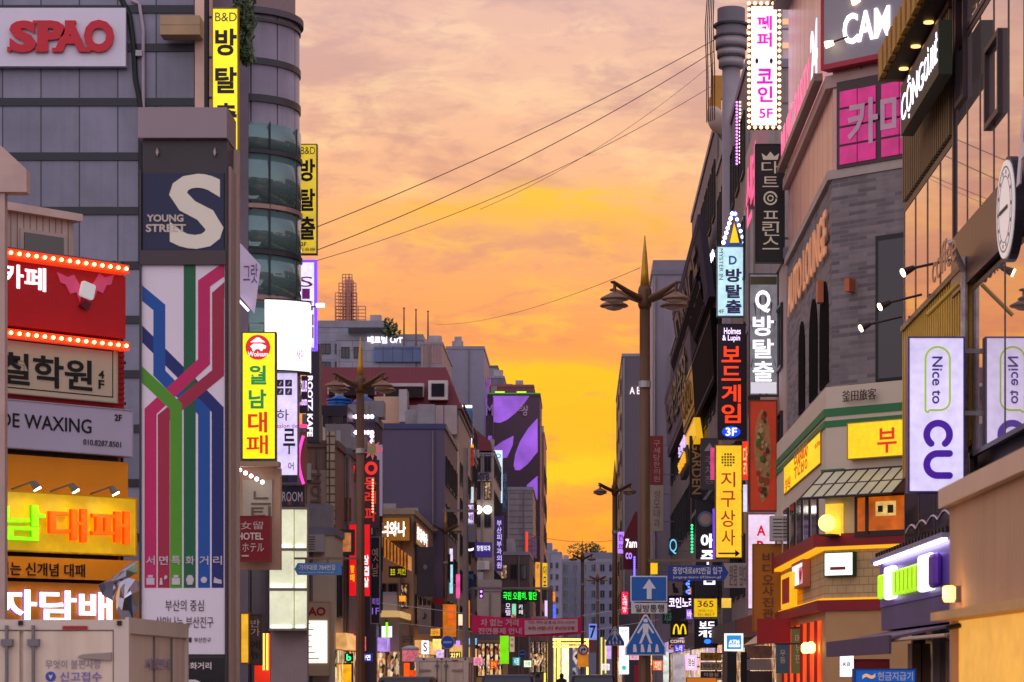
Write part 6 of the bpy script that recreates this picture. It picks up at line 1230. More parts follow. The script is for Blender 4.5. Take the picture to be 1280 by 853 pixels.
def bit(t, Y, b, name, mat, w0=-.1, w1=-.002): q0, q1, z0, z1 = FR(Y).box(b); return MB().box(q0, q1, w0, w1, z0, z1).build(name, mat, t)
# beige wall with the shop directory
t = lrow('plain cream rendered block with a tall lit shop directory on it', 352, 418, 84, 3, 660, BEI, side=(3.2, 6.4, 1, 1))
sign('cream directory board with red capitals over a glowing white list', FR(83.4), (373, 752, 412, 845), D(206, 176, 140, .6, .05), D(196, 168, 134), [('SPAO', D(176, 20, 36, .5), (372, 759, 407, 770), 'h', .035)], rim=.02, depth=.5, name='directory_board',
     extra=lambda t, q0, q1, z0, z1: (lambda b: (MB().box(b[0], b[1], -.03, -.001, b[2], b[3]).build('lit_list', E(255, 240, 224, 1.25), t), [MB().box(b[0] + .05, b[0] + .05 + random.uniform(.35, .75) * (b[1] - b[0] - .1), -.034, -.0305, b[3] - .12 - k * .2, b[3] - .09 - k * .2).build('list_line', D(190, 120, 80), t) for k in range(7)]))(FR(83.4).box((374, 776, 409, 829))))
# old brown concrete block and frame on its roof
t = lrow('old brown concrete block with a raised vertical name relief and a small square tile strip', 352, 421, 88, 4, 551, OLD, cm=D(120, 92, 80, .7))
bit(t, 88, (384, 588, 409, 656), 'relief_panel', D(176, 148, 128, .7, .15)); letters(t, FR(88), 'HOTEL', D(126, 100, 86, .7), (389, 592, 402, 652), 'r', .03, -.1, .06)
bit(t, 88, (409, 540, 419, 656), 'tile_strip', BR((206, 180, 150), (190, 164, 136), (96, 76, 66), .3, .3, .03, .6, .3, .5, 0), -.15)
p_ = FR(92); t = thing('roof_frame', 'dark flat roof frame standing on the old brown concrete block', 'roof frame', p_, p_.hit(415)[0], 0, p_.hit(0, 555)[1]); FRM = D(58, 48, 60, .5)
b = p_.box((390, 507, 434, 555)); MB().box(b[0], b[1], 0, 6, b[3] - .4, b[3]).build('slab', FRM, t)
for px in (399, 412, 431): q = p_.hit(px)[0]; MB().box(q - .08, q + .08, .1, .3, b[2], b[3] - .4).build('post', FRM, t)
m = MB(); m.prism([p_.hit(*c_) for c_ in ((408, 520), (413, 520), (432, 548), (432, 556), (418, 540))], .35, .45); m.build('stair_panel', D(150, 130, 132, .6), t)
t = lrow('narrow grey gabled shed wall wedged between the old brown block and the red neon', 421, 436, 91, 3, 560, D(166, 148, 146, .7, .15))
bit(t, 90, (418, 536, 423, 566), 'wall_fin', D(190, 180, 186, .6), -.3); bit(t, 90, (417, 620, 436, 650), 'brace_frame', D(130, 70, 40, .6), -.06)
# red sign cluster
t = lrow('tall dark pillar building wrapped by dotted lights behind the red neon letters', 434, 470, 96, 3, 520, D(74, 62, 72, .6), side=(4, 9, 2, 3), lit=WARM, litp=.3)
p_ = FR(94.5)
for lb, px0, px1, y0_, y1_ in (('square loop of white dots around the top of the dark pillar building', 440, 465, 521, 552),):
    c0, c1, za, zb = p_.box((px0, y0_, px1, y1_)); t = thing('led_chain', lb, 'string lights', p_, (c0 + c1) / 2, 0, za); MB().box(c0 - .1, c1 + .1, .05, .2, za - .3, zb + .1).build('backing', D(56, 44, 60, .6), t)
    bulbs(t, line_pts((c0, 0, zb), (c1, 0, zb), 6) + line_pts((c0, 0, za + .35), (c1, 0, za + .35), 6) + line_pts((c0, 0, za - .2), (c0, 0, za + .2), 3) + line_pts((c1, 0, za - .2), (c1, 0, za + .2), 3), .08, E(255, 220, 255, 5))
def star(label, cx, cy, r, col, Y=93.5, name='neon_star'):
    p_ = FR(Y); P = [(cx + (r if k % 2 == 0 else r * .5) * math.cos(k * .3307 + .2), cy + (r if k % 2 == 0 else r * .5) * math.sin(k * .3307 + .2)) for k in range(19)]
    m = MB().prism([p_.hit(*c_) for c_ in P][::-1], 0, .12); q, z_ = p_.hit(cx, cy); t = thing(name, label, 'neon sign', p_, q, 0, z_ - .6); m.build('burst', col, t)
    m = MB().prism([p_.hit(cx + r * .42 * math.cos(-k * .3), cy + r * .6 * math.sin(-k * .3)) for k in range(20)], -.04, -.001); m.build('figure_plate', D(214, 200, 130, .5), t)
star('bigger pink starburst plate with a cream core above the red neon letters', 465, 562, 13, E(230, 110, 130, .5)); star('smaller pink starburst plate left of the lamp post above the red neon stroke', 444, 562, 9, E(230, 90, 110, .5), 93.6)
sign('red neon W stroke left of the lamp post', FR(93), (431, 580, 446, 603), D(120, 90, 84, .6), D(90, 70, 70), [('W', E(236, 40, 36, .9), (433, 582, 444, 601), 'h', .06)], rim=0, depth=.1)
sign('column of red neon letters right of the lamp post, a ring on top', FR(93), (454, 575, 474, 660), D(96, 70, 76, .6), D(80, 64, 70), [('O', E(240, 50, 44, .9), (456, 577, 472, 594), 'h', .05), ('동', E(236, 60, 50, .8), (456, 597, 470, 612), 'h', .02), ('래', E(230, 50, 40, .7), (456, 614, 470, 630), 'h', .02), ('파', E(230, 50, 40, .7), (456, 634, 470, 652), 'h', .02)], rim=0, depth=.15)
chain('red and white dots running down beside the red neon column', 92.8, 466, 600, 640, 12, E(255, 120, 90, 4)); chain('white dots running down left of the lamp post under the red stroke', 92.8, 439, 604, 645, 11, E(255, 214, 220, 3))
sign('pale lilac plain light box strip right of the red neon column', FR(96.5), (470, 556, 478, 645), E(190, 170, 200, .3), D(120, 110, 130), rim=0, depth=.4)
sign('bright red vertical sign with white Korean letters behind the left lamp post', FR(90), (436, 655, 463, 746), E(236, 20, 30, .85, .1), D(120, 20, 24), [('삼', WL, (454, 694, 461, 706), 'h', .02), ('겹', WL, (454, 708, 461, 720), 'h', .02), ('살', WL, (454, 722, 461, 734), 'h', .02), ('할매', E(255, 200, 20, .9), (438, 706, 443, 728), 'v', .02)], rim=.02)
sign('black vertical sign with gold brush script and violet fine print', FR(92), (463, 671, 475, 780), D(26, 22, 34, .5), D(150, 140, 170), [('옛날', D(206, 170, 130), (465, 684, 473, 722), 'v', 0), ('회집', E(150, 110, 230, .8), (465, 748, 474, 756), 'h', 0), ('1F', E(150, 110, 230, .8), (465, 760, 474, 768), 'h', 0)], rim=.03)
sign('warm lit framed advertisement low on the left of the lamp post', FR(88), (420, 662, 443, 694), E(226, 140, 80, .5, .5, 4), D(80, 60, 56), rim=.12)
sign('tiny green lit letter panel beside the lamp post foot', FR(86), (431, 817, 441, 827), D(16, 30, 34), BLK, [('b', E(60, 255, 150, 1.4), (433, 818, 439, 826), 'h', .03)], rim=0); sign('tiny blue lit letter panel right of the lamp post foot', FR(86), (450, 817, 465, 827), E(20, 50, 190, .6), BLK, [('라면', WL, (452, 818.5, 463, 825.5))], rim=0)
sign('glowing orange yellow shopfront panel at the foot of the left lamp post', FR(87), (419, 829, 441, 856), E(255, 180, 20, .9, .4, 3), D(80, 50, 30), rim=.05, name='lit_shopfront', cat='shop front')
# taupe shop with the cross sign
t = lrow('taupe rendered shop front with a lit edge and a glowing cross emblem', 464, 499, 98, 9, 764, D(172, 144, 124, .6, .05), cm=E(255, 206, 130, .5)); bit(t, 98, (466, 815, 499, 853), 'shop_window', SHOP(.9, 6))
sign('white lit pharmacy square crossed by a lime green bar', FR(97.5), (477, 783, 490, 797), E(230, 236, 255, 1.3), D(120, 120, 130), [('|', E(150, 230, 20, 1.2), (482, 778, 485, 801), 'h', .08)], rim=0, depth=.15)
# brown building with the big white letters, awning
t = lrow('brown corner restaurant building with a wide roof fascia and a dark loudspeaker board', 437, 517, 104, 16, 636, D(160, 128, 102, .7, .15), side=(3.5, 8.0, 5, 2), lit=WARM, litp=.4, front=(470, 720, 512, 770, 3, 1), cm=D(170, 146, 120, .6))
sign('ochre fascia with large glowing white Korean letters on the brown corner restaurant', FR(103.5), (440, 646, 513, 677), E(166, 108, 24, .4, .2, 1.5), D(96, 66, 40), [('너와나', E(255, 246, 240, 1.8), (477, 652, 507, 671), 'h', .032)], rim=.04, depth=.4)
S2 = PL(FR(104).hit(517)[0] + .12, 0, 90)
sign('smaller glowing white letters on the street side of the brown corner restaurant', S2, (520, 652, 536, 680), E(150, 96, 24, .4), D(90, 60, 40), [('응답하라', E(255, 246, 240, 1.6), (521, 657, 534, 674), 'h', .02)], rim=.02, depth=.1)
p_ = FR(101); t = thing('shop_awning', 'orange lit sloping awning roof stepping down from the white lettered fascia', 'awning', p_, p_.hit(495)[0], 0, p_.hit(0, 712)[1])
m = MB(); V = [p_.hit(*c_) for c_ in ((475, 668), (510, 694), (510, 712), (475, 694))]; m.prism(V, 0, 2.2); m.build('canopy', E(220, 130, 40, .5, .4, 4), t); m = MB()
for k in range(9): a, b = p_.hit(475 + k * 4.2, 694 + k * 2.1), p_.hit(475 + k * 4.2, 668 + k * 3.1); m.tube((a[0], -.03, a[1]), (b[0], -.03, b[1]), .03)
m.build('rib', D(96, 56, 26), t)
sign('dark upright board with a pale round speaker dot on the brown corner restaurant', FR(103.6), (521, 684, 542, 746), D(58, 56, 66, .5), D(50, 46, 56), [('●', D(120, 124, 134), (529, 706, 534, 712), 'h', 0)], rim=.02, depth=.3)
sign('dark strip with small yellow lit letters under the orange awning', FR(102), (486, 708, 508, 722), D(44, 32, 36), BLK, [('호프', E(220, 220, 20, .8), (488, 711, 494, 719)), ('치킨', E(220, 200, 20, .8), (497, 711, 507, 719))], rim=0)
sign('pale grey poster with a dark animal mark low on the brown corner restaurant', FR(103), (523, 757, 538, 792), D(150, 132, 130, .6), D(100, 90, 90), [('♪', D(40, 34, 40), (528, 766, 534, 774), 'h', .03)], rim=0)
# drum sign over orange shop
p_ = FR(88); t = thing('drum_sign', 'white domed drum sign printed with pink blocks over a glowing orange shop', 'sign', p_, p_.hit(513)[0], 0, p_.hit(0, 828)[1]); q = p_.hit(513)[0]; r = p_.hit(524)[0] - q
z = lambda y: p_.hit(0, y)[1]
MB().lathe([(r, z(813)), (r * .95, z(810)), (r * .6, z(808)), (.02, z(807))], q, 0, 24).build('dome', D(214, 206, 214, .5), t, True); MB().lathe([(r * .93, z(827)), (r * .93, z(813.2))], q, 0, 24).build('drum', E(236, 120, 140, .55, .5, 14), t)
bit(t, 88, (505, 829, 512, 856), 'lit_column', E(255, 90, 10, 1.0)); bit(t, 88, (512, 838, 520, 856), 'lit_counter', E(255, 80, 10, .8, .6, 5))
sign('white lit shop poster just right of the drum sign', FR(92), (527, 801, 536, 818), E(255, 246, 250, 1.5), DK, [('S', D(160, 120, 140), (529, 803, 534, 815))], rim=0); sign('warm yellow lit sign left of the round blue traffic sign', FR(96), (541, 799, 552, 813), E(255, 206, 110, 1.3, .3, 5), DK, [], rim=0); sign('white and violet speckled lit sign above the far box truck', FR(95), (545, 812, 555, 824), E(220, 190, 230, .9, .5, 8), DK, [], rim=0)
sign('pale yellow lit shop letters beneath the round blue traffic sign', FR(96), (562, 815, 576, 825), D(60, 40, 30), DK, [('치킨', E(255, 236, 120, 1.4), (563, 816, 575, 824), 'h', .02)], rim=0)
# violet blank wall block
t = lrow('blank dark violet slab sided block with a navy roof edge', 468, 556, 118, 12, 530, D(92, 78, 104, .6, .06, 0, .4, .06), cm=D(64, 64, 104, .5), side=(3.6, 13, 4, 4), lit=WARM, litp=.3)
# maroon mansard building
p_ = FR(134); t = lrow('cream building with a maroon mansard roof, white dormer and chimney', 398, 574, 134, 14, 512, D(190, 164, 148, .7, .1), side=(4, 14, 5, 5), lit=WARM, litp=.3, front=(480, 522, 568, 545, 4, 1))
MR = D(104, 30, 40, .6, .12); V = [p_.hit(*c_) for c_ in ((398, 512), (578, 512), (556, 456), (398, 455))]
m = MB(); (a0, z0), (a1, _), (a2, z1), _q = V; m.add([(a0, -.2, z0 + .02), (a1, -.2, z0 + .02), (a1, 14, z0 + .02), (a0, 14, z0 + .02), (a0, 1.2, z1), (a2, 1.2, z1), (a2, 13, z1), (a0, 13, z1)], [(0, 3, 2, 1), (4, 5, 6, 7), (0, 1, 5, 4), (1, 2, 6, 5), (2, 3, 7, 6), (3, 0, 4, 7)]); m.build('mansard_roof', MR, t)
d = bit(t, 134, (536, 477, 560, 501), 'dormer', D(206, 190, 186, .6), -.5, .9); bit(t, 134, (540, 481, 556, 497), 'pane', KG, -.56, -.501).parent = d
for b in ((480, 480, 530, 497), (410, 480, 470, 494)): f_ = bit(t, 134, b, 'window', D(190, 170, 170, .6), -.3, .8); q0, q1, z0_, z1_ = p_.box((b[0] + 2, b[1] + 3, b[2] - 1, b[3])); MB().box(q0, q1, -.36, -.301, z0_, z1_ - .05).build('pane', GL(40, 36, 40), f_)
m = bit(t, 134, (502, 492, 512, 532), 'chimney', D(176, 162, 164, .6), -2.0, -.4)
bit(t, 134, (470, 499, 502, 532), 'tan_screen', D(196, 156, 130, .7, .08), -1.2, -.3); bit(t, 134, (513, 509, 572, 545), 'ribbed_screen', BR((170, 150, 148), (162, 142, 142), (110, 96, 98), 1.1, 30, .04, .6, .2, .5, 0), -.9, -.21)
TNK = D(24, 84, 160, .4, .1)
def tank(label, px, w_px, y0_, y1_, Y):
    p_ = FR(Y); q = p_.hit(px)[0]; r = w_px / 2 * Y / F; za, zb = p_.hit(0, y1_)[1], p_.hit(0, y0_)[1]; m = MB().lathe([(r, za), (r, zb - .35), (r * .92, zb - .15), (r * .4, zb), (.05, zb + .02)], q, 0, 24)
    t = thing('water_tank', label, 'water tank', p_, q, 0, za, 'blue rooftop water tanks'); m.build('drum', TNK, t, True); MB().lathe([(r * .35, zb - .05), (r * .35, zb + .12), (.02, zb + .14)], q, 0, 16).build('lid', D(150, 160, 180, .4), t)
    m = MB(); 
    for k in (.25, .5, .75): zz = za + (zb - za) * k; m.lathe([(r + .03, zz - .03), (r + .03, zz + .03)], q, 0, 24)
    m.build('hoop', D(30, 100, 176, .4), t)
tank('pale lidded blue water tank on the roof left of the lamp post', 424, 30, 496, 512, 100); tank('darker blue water tank hidden half by the lamp post', 455, 28, 497, 530, 101)
# grey blocks on the skyline
GB = BR((130, 128, 144), (122, 120, 138), (84, 82, 98), 30, .8, .02, .5, .2); GB2 = BR((140, 138, 152), (134, 130, 146), (90, 88, 102), 2.2, .9, .02, .5, .2)
t = lrow('grey panelled tower block on the skyline with white rooftop letters', 394, 481, 215, 20, 401, GB, front=(398, 425, 470, 470, 4, 2), fill=(.6, .5), cornice=.6)
t = lrow('paler stepped grey block in front of the skyline tower, capped by dark planters', 421, 528, 196, 16, 418, GB2, cornice=.5, front=(424, 430, 455, 452, 2, 1)); 
letters(t, FR(195.6), '베르빌 O/T', E(250, 240, 255, 1.5), (459, 420, 503, 429), 'h', .03, -.1, .1); bit(t, 196, (468, 434, 541, 453), 'blue_glazing', BR((70, 90, 136), (62, 82, 128), (40, 44, 70), .8, 4, .04, .2, .1, .5, 0), -.3)
bit(t, 196, (436, 411, 490, 417.5), 'planter', D(46, 38, 46), -.5)
random.seed(21); p_ = FR(195); m = MB()
for px, py in ((484, 414), (490, 411), (486, 405), (494, 416)): q, z_ = p_.hit(px, py); leaves(m, 40, q, 0, z_, .5, .5, .5, .22)
tt = thing('rooftop_shrub', 'dark spiky shrub on the stepped grey rooftop', 'shrub', p_, p_.hit(487)[0], 0, p_.hit(0, 420)[1]); m.build('foliage', leaf_mat(), tt); MB().tube((p_.hit(487)[0], 0, p_.hit(0, 420)[1]), (p_.hit(487)[0], 0, p_.hit(0, 402)[1]), .06).build('stem', D(60, 44, 36), tt)
t = lrow('low grey rooftop wing with pipes and a scaffold cage right of the skyline letters', 526, 553, 190, 14, 428, D(140, 124, 130, .6, .15), cornice=.2); m = MB(); p_ = FR(189.5)
for k in range(7): q, z_ = p_.hit(528 + k * 4, 428); m.tube((q, 0, z_ - 1.6), (q, 0, z_ + .1 + .2 * (k % 2)), .06)
m.build('pipe_cage', D(170, 120, 110, .5), t)
for px, y in ((505, 386), (520, 388), (535, 390)):
    p_ = FR(193); q, z0_ = p_.hit(px, 432); z1_ = p_.hit(px, y)[1]; m = MB().tube((q, 0, z0_), (q, 0, z1_), .08, .05).lathe([(.09, z1_), (.09, z1_ + .08)], q, 0, 8)
    tt = thing('rooftop_mast', {505: 'leftmost and tallest of three thin masts on the skyline roof', 520: 'middle one of three thin masts on the skyline roof', 535: 'rightmost of three thin masts on the skyline roof'}[px], 'mast', p_, q, 0, z0_, 'rooftop masts'); m.build('pole', D(110, 70, 64, .5), tt)
# lattice spire
p_ = FR(300); t = thing('lattice_tower', 'far stepped tower under scaffolding with a pointed top against the sunset', 'tower', p_, p_.hit(433)[0], 0, 0); z = lambda y: p_.hit(0, y)[1]; q = lambda px: p_.hit(px)[0]
LT = D(176, 110, 96, .6)
MB().box(q(429), q(439), 2, 4, 0, z(346)).build('core', D(206, 140, 120, .7), t)
for px0, px1, yt in ((428, 440, 343), (423.5, 445, 354), (419, 446, 366), (420, 457, 383)):
    m = MB(); n = 4 if px1 - px0 > 14 else 3
    for k in range(n + 1): x_ = q(px0 + (px1 - px0) * k / n); m.box(x_ - .05, x_ + .05, 0, .1, 0, z(yt))
    y = yt
    while y < 402: m.box(q(px0), q(px1), .1, .17, z(y) - .05, z(y) + .05); y += 4.2
    m.build('scaffold', LT, t)
MB().tube((q(434), 2.5, z(346)), (q(434), 2.5, z(338)), .15, .03).build('spire', LT, t)
# mid skyline blocks towards the purple one
t = lrow('plain blue grey rooftop block right of the scaffold cage', 558, 605, 235, 14, 433, D(130, 124, 142, .6, .1), cornice=.3)
t = lrow('grey office block with dark window bands between mansard roof and violet mural', 545, 622, 270, 18, 457, D(124, 118, 130, .6, .1), front=(548, 475, 612, 545, 1, 4), fill=(.96, .45), bands=0, wmat=GL(60, 66, 70), cm=D(90, 80, 92)); bit(t, 270, (552, 464, 610, 467), 'louvre_band', DK)
t = lrow('small dark rooftop room behind the violet mural building', 612, 630, 262, 8, 470, D(104, 96, 116, .6))
t = lrow('maroon topped low rooftop over the violet mural', 600, 667, 258, 10, 481, D(110, 60, 66, .6), cm=D(130, 70, 66, .5))
# the violet mural building
Ym = 240; p_ = FR(Ym)
t = lrow('tall building faced with a violet leaf pattern screen of glowing panels', 594, 675, Ym, 12, 492, D(84, 56, 76, .6, .08), cm=D(96, 90, 80)); zt = p_.hit(0, 492)[1]
VM = E(166, 96, 232, .6, .35, .5); cell = BR((190, 120, 236), (160, 90, 220), (90, 50, 120), 1.2, 1.2, .03, .5, .1, .5, 0)
def mural(poly, m_): MB().prism([p_.hit(*c_) for c_ in poly], -.05, -.001).build('mural_leaf', m_, t)
mural([(616, 495), (662, 495), (655, 505), (645, 516), (634, 525), (625, 529), (617, 528), (615, 515)][::-1], VM)
mural([(599, 519), (604, 500), (609, 497), (608, 520)][::-1], VM)
mural([(672, 523), (672, 565), (660, 580), (650, 588), (644, 588), (642, 582), (644, 568), (650, 552), (660, 536)][::-1], VM)
mural([(617, 560), (628, 552), (642, 545), (641, 556), (634, 572), (622, 575)][::-1], VM); mural([(672, 595), (672, 625), (664, 622), (658, 607)][::-1], VM); mural([(610, 545), (615, 545), (615, 560), (610, 558)][::-1], VM)
for k, px in enumerate((600, 625, 652)): bit(t, Ym, (px - 6, 490.2, px + 6, 491.6), 'edge_lamp', E(206, 236, 60, 1.3), -.5, -.3)
bit(t, Ym, (604, 491.7, 675, 493), 'green_edge', E(60, 150, 60, .5), -.3); letters(t, p_, 'ㄹ', D(206, 170, 176), (648, 508, 653, 514), 'h', 0, -.1, .04); letters(t, p_, '샹', D(206, 170, 190), (653, 507, 660, 520), 'h', .01, -.1, .04); letters(t, p_, 'M', D(190, 150, 220), (608, 506, 616, 520), 'h', .01, -.1, .04)
Vp = [p_.hit(*c_) for c_ in ((600, 520), (604, 520), (614, 476), (610, 474))]; m = MB().prism(Vp, -1.5, -.6); tt = thing('leaning_sign', 'slanting violet and pink rooftop blade sign left of the violet mural', 'sign', p_, p_.hit(606)[0], -1, p_.hit(0, 520)[1]); m.build('blade', E(150, 90, 190, .35, .4, 3), tt)
t = lrow('slim orange lit edge tower against the sunset right of the violet mural', 673, 680, 275, 20, 540, D(150, 90, 76, .6), side=(6, 26, 6, 6), lit=WARM, litp=.6)
# stone building with dark windows under the mural
t = lrow('narrow grey stone front with paired dark windows and a maroon gable', 592, 617, 170, 16, 566, D(150, 132, 122, .7, .12), front=(593, 562, 615, 665, 2, 3), fill=(.6, .6), side=(4, 18, 5, 5), lit=WARM, litp=.3); p_ = FR(170)
m = MB().prism([p_.hit(*c_) for c_ in ((591, 564), (615, 564), (613, 552), (594, 537), (591, 541))], -.2, 6); m.build('gable', MR, t); bit(t, 170, (594, 600, 614, 601.5), 'sill_band', CREAM); bit(t, 170, (590, 612, 592, 660), 'corner_fin', CREAM)
letters(t, p_, 'KTB', D(30, 26, 80), (597, 592, 612, 601), 'h', .03, -.2, .1); bulbs(t, [(p_.hit(px)[0], -.5, p_.hit(0, 638)[1]) for px in (598, 610)], .3, E(255, 250, 236, 4), 'flood_lamp')
t = lrow('pale stone building with a rounded cornice behind the led ticker', 583, 625, 168, 2.0, 725, D(166, 148, 136, .7, .12), cm=D(150, 134, 126), cornice=.8)
t = lrow('grey ribbed metal block in front of the violet mural', 634, 666, 205, 14, 609, BR((130, 116, 122), (122, 110, 116), (80, 70, 78), 8, .5, .04, .5, .3), side=(4, 14, 4, 3), lit=WARM, litp=.4)
t = lrow('dark narrow facade with a tangle of small lit signs left of the grey flats', 655, 676, 255, 20, 630, D(116, 96, 100, .7, .1), side=(4, 14, 4, 4), lit=WARM, litp=.6, front=(656, 640, 676, 800, 2, 6))
t = lrow('dim brown low facade beneath the led ticker', 622, 662, 186, 12, 690, D(84, 68, 70, .7, .15), front=(624, 700, 660, 790, 3, 3), lit=WARM, litp=.4)
t = lrow('cream lit shop row behind the pink banner', 584, 630, 150, 8, 795, D(190, 166, 130, .6, .1), front=(586, 800, 628, 850, 4, 1), lit=SHOP(1.2, 6), litp=.95, fill=(.75, .8))
t = lrow('dark shopfront row at the right foot of the pink banner', 660, 684, 170, 8, 790, D(120, 96, 90, .6, .1), front=(661, 798, 683, 845, 3, 1), lit=WARM, litp=.7, fill=(.7, .8))
t = lrow('narrow brick brown facade beside the violet slab block', 556, 578, 140, 20, 540, D(110, 86, 84, .7, .15), side=(4, 18, 5, 6), front=(558, 560, 576, 780, 2, 7), lit=WARM, litp=.5)
# signs of the far left row
YO = E(255, 150, 30, .8, .2, 3)
sign('blue topped tower sign with a white glowing cap left of the stone front', FR(150), (577, 507, 591, 547), D(60, 104, 160, .4, .1), DK, [], rim=0, depth=1, extra=lambda t, q0, q1, z0, z1: MB().box(q0 + .05, q1 - .05, -.1, 0, z1 - .15, z1).build('cap_lamp', E(255, 246, 255, 2.5), t))
sign('violet and white lit square under the blue tower sign', FR(150), (577, 547, 591, 557), D(80, 40, 120), DK, [('마', E(240, 224, 255, 2), (578, 548, 584, 556), 'h', .03), ('취', E(240, 224, 255, 2), (584.5, 548, 590, 556), 'h', .03)], rim=0)
sign('slim amber light strip edging the blue tower sign', FR(149.5), (574, 516, 577, 700), E(255, 170, 60, .7, .5, 3), DK, [], rim=0); sign('red lit picture panel under the amber ledge', FR(150), (578, 560, 592, 583), E(190, 50, 30, .35, .6, 4), DK, [], rim=0); sign('amber ledge lamp between the violet square and the red picture panel', FR(149), (575, 556, 592, 559.5), E(255, 170, 20, 1), DK, [], rim=0)
sign('grey ribbed panel under the red picture panel', FR(150), (578, 584, 590, 608), BR((120, 110, 116), (112, 104, 110), (80, 70, 76), 4, .4, .05), DK, [], rim=0, name='signboard', cat='panel')
sign('white lit blank box on the left of the stone front', FR(148), (582, 609, 592, 629), E(206, 226, 236, .9, .2, 2), DK, [], rim=0); sign('orange lit panel left of the white blank box', FR(148.2), (575, 609, 582, 630), E(255, 140, 70, .7), DK, [], rim=0)
sign('white lit sign with violet letters and a red foot on the far left row', FR(140), (580, 630, 593, 672), E(226, 200, 246, 1.0, .2), D(170, 20, 40), [('신', D(130, 40, 130), (583, 633, 591, 641)), ('세', D(40, 80, 190), (583, 643, 591, 651)), ('계', D(40, 80, 190), (583, 653, 591, 661))], rim=.06)
sign('round crescent shaped white neon over a violet plate', FR(138), (579, 673, 593, 692), D(40, 24, 50), DK, [('C', E(255, 240, 255, 1.8), (579, 673, 592, 689), 'h', .01)], rim=0, depth=.15)
sign('navy sign with white letters of a surgery beside the crescent neon', FR(136), (594, 678, 615, 697), E(70, 50, 150, .35), DK, [('항형외과', E(236, 226, 255, 1.3), (596, 682, 613, 689), 'h', .012)], rim=0)
sign('tall pale blue white vertical sign with thin capitals before the violet mural', FR(190), (617, 563, 628, 629), E(206, 236, 250, .95, .1), D(160, 180, 190), [('O', D(70, 150, 170), (620, 567, 626, 573)), ('STUDIO CLUB', D(90, 120, 150), (620, 577, 625, 625), 'v', 0)], rim=0, wall=-8.0)
sign('dark blue vertical strip beside the tall pale blue sign', FR(192), (628, 590, 634, 640), D(44, 60, 84), DK, [('BANK', D(90, 120, 150), (629, 592, 633, 636), 'v', 0)], rim=0)
sign('violet vertical sign with stacked pale letters above the led ticker', FR(160), (618, 645, 629, 714), E(56, 30, 96, .45), DK, [('부산피부과의원', E(200, 180, 250, 1.2), (621, 650, 627, 711), 'v', .01)], rim=0)
sign('small dark violet lettered panel under the violet vertical sign', FR(158), (631, 752, 639, 772), D(36, 26, 46), DK, [('모텔', E(226, 206, 240, 1.2), (632, 754, 638, 770), 'v', .01)], rim=0)
sign('blue picture panel left of the led ticker', FR(142), (585, 714, 592, 750), D(30, 60, 120), DK, [('책', D(120, 150, 210), (586, 718, 591, 725)), ('방', D(120, 150, 210), (586, 735, 591, 742))], rim=0); sign('orange strip panel left of the pink banner', FR(141), (585, 751, 590, 785), E(255, 140, 40, .8), DK, [], rim=0)
sign('violet twin dot lamp under the beam of the led ticker', FR(120), (599, 737, 604, 748), D(60, 40, 80), DK, [(':', E(190, 120, 255, 3), (600, 738, 603, 747), 'h', .04)], rim=0, name='signal_lamp', cat='lamp')
sign('orange vertical sign with red letters left of the round blue traffic sign', FR(108), (553, 755, 571, 797), E(236, 130, 20, .55, .3, 2), D(90, 50, 20), [('떡볶이', E(255, 90, 30, 1.0), (560, 757, 567, 783), 'v', .02)], rim=.02)
for lb, px0, px1, y0_, y1_, Y, cl in (('violet and pink lit strip on the far left row near the brown lamp', 551, 555, 706, 742, 122, (236, 190, 246)), ('pale turquoise lit strip on the far left row near the brown lamp', 562, 566, 706, 742, 122, (170, 230, 246)), ('white lit strip high by the brown lamp of the far left row', 562, 566, 686, 702, 122, (236, 226, 255)), ('blue violet neon strip at the corner of the violet slab block', 557, 560, 610, 655, 121, (140, 120, 255)), ('amber neon strip at the corner of the violet slab block', 552, 555, 600, 640, 121, (255, 180, 40))): sign(lb, FR(Y), (px0, y0_, px1, y1_), E(*cl, 1.0, .3, 4), DK, [], rim=0)
sign('yellow vertical sign with dark red letters at the far end of the left row', FR(215), (678, 704, 684, 737), E(255, 196, 20, .9, .2, 1), DK, [('이모', D(120, 50, 20), (679, 706, 683, 734), 'v', .02)], rim=0); sign('amber vertical sign just left of the yellow one at the far end', FR(214), (669, 703, 675, 740), E(255, 170, 60, .8, .2, 1), DK, [('구', D(140, 60, 20), (670, 706, 674, 712))], rim=0)
sign('lilac vertical lit sign right of the led ticker', FR(200), (681, 751, 688, 772), E(220, 196, 255, 1.1), DK, [], rim=0); sign('red neon slit high on the right end of the grey ribbed block', FR(204), (657, 665, 660, 695), E(255, 60, 30, .9), DK, [], rim=0); sign('mauve panel with faint letters beside the red neon slit', FR(203), (664, 672, 671, 698), D(120, 80, 110), DK, [('고시원', D(170, 130, 160), (665, 674, 670, 696), 'v', 0)], rim=0)
sign('lime green lit panel low under the pink banner', FR(132), (625, 795, 636, 830), E(130, 236, 10, .9, .2, 2), DK, [], rim=0); sign('cream menu board right of the lime green panel', FR(131), (637, 796, 643, 815), E(236, 206, 170, .5), DK, [('국', D(150, 90, 50), (638, 798, 642, 802)), ('밥', D(150, 90, 50), (638, 805, 642, 809))], rim=0)
sign('blue lit triangle sign at the right foot of the yellow gate', FR(150), (736, 780, 746, 800), E(130, 150, 246, .8), DK, [('7', D(30, 50, 160), (737, 782, 745, 798), 'h', .02)], rim=0); sign('pink and green striped panel under the blue lit sign', FR(150), (737, 800, 746, 816), D(190, 80, 110), DK, [('l', D(40, 150, 100), (742, 801, 745, 815), 'h', .05)], rim=0)
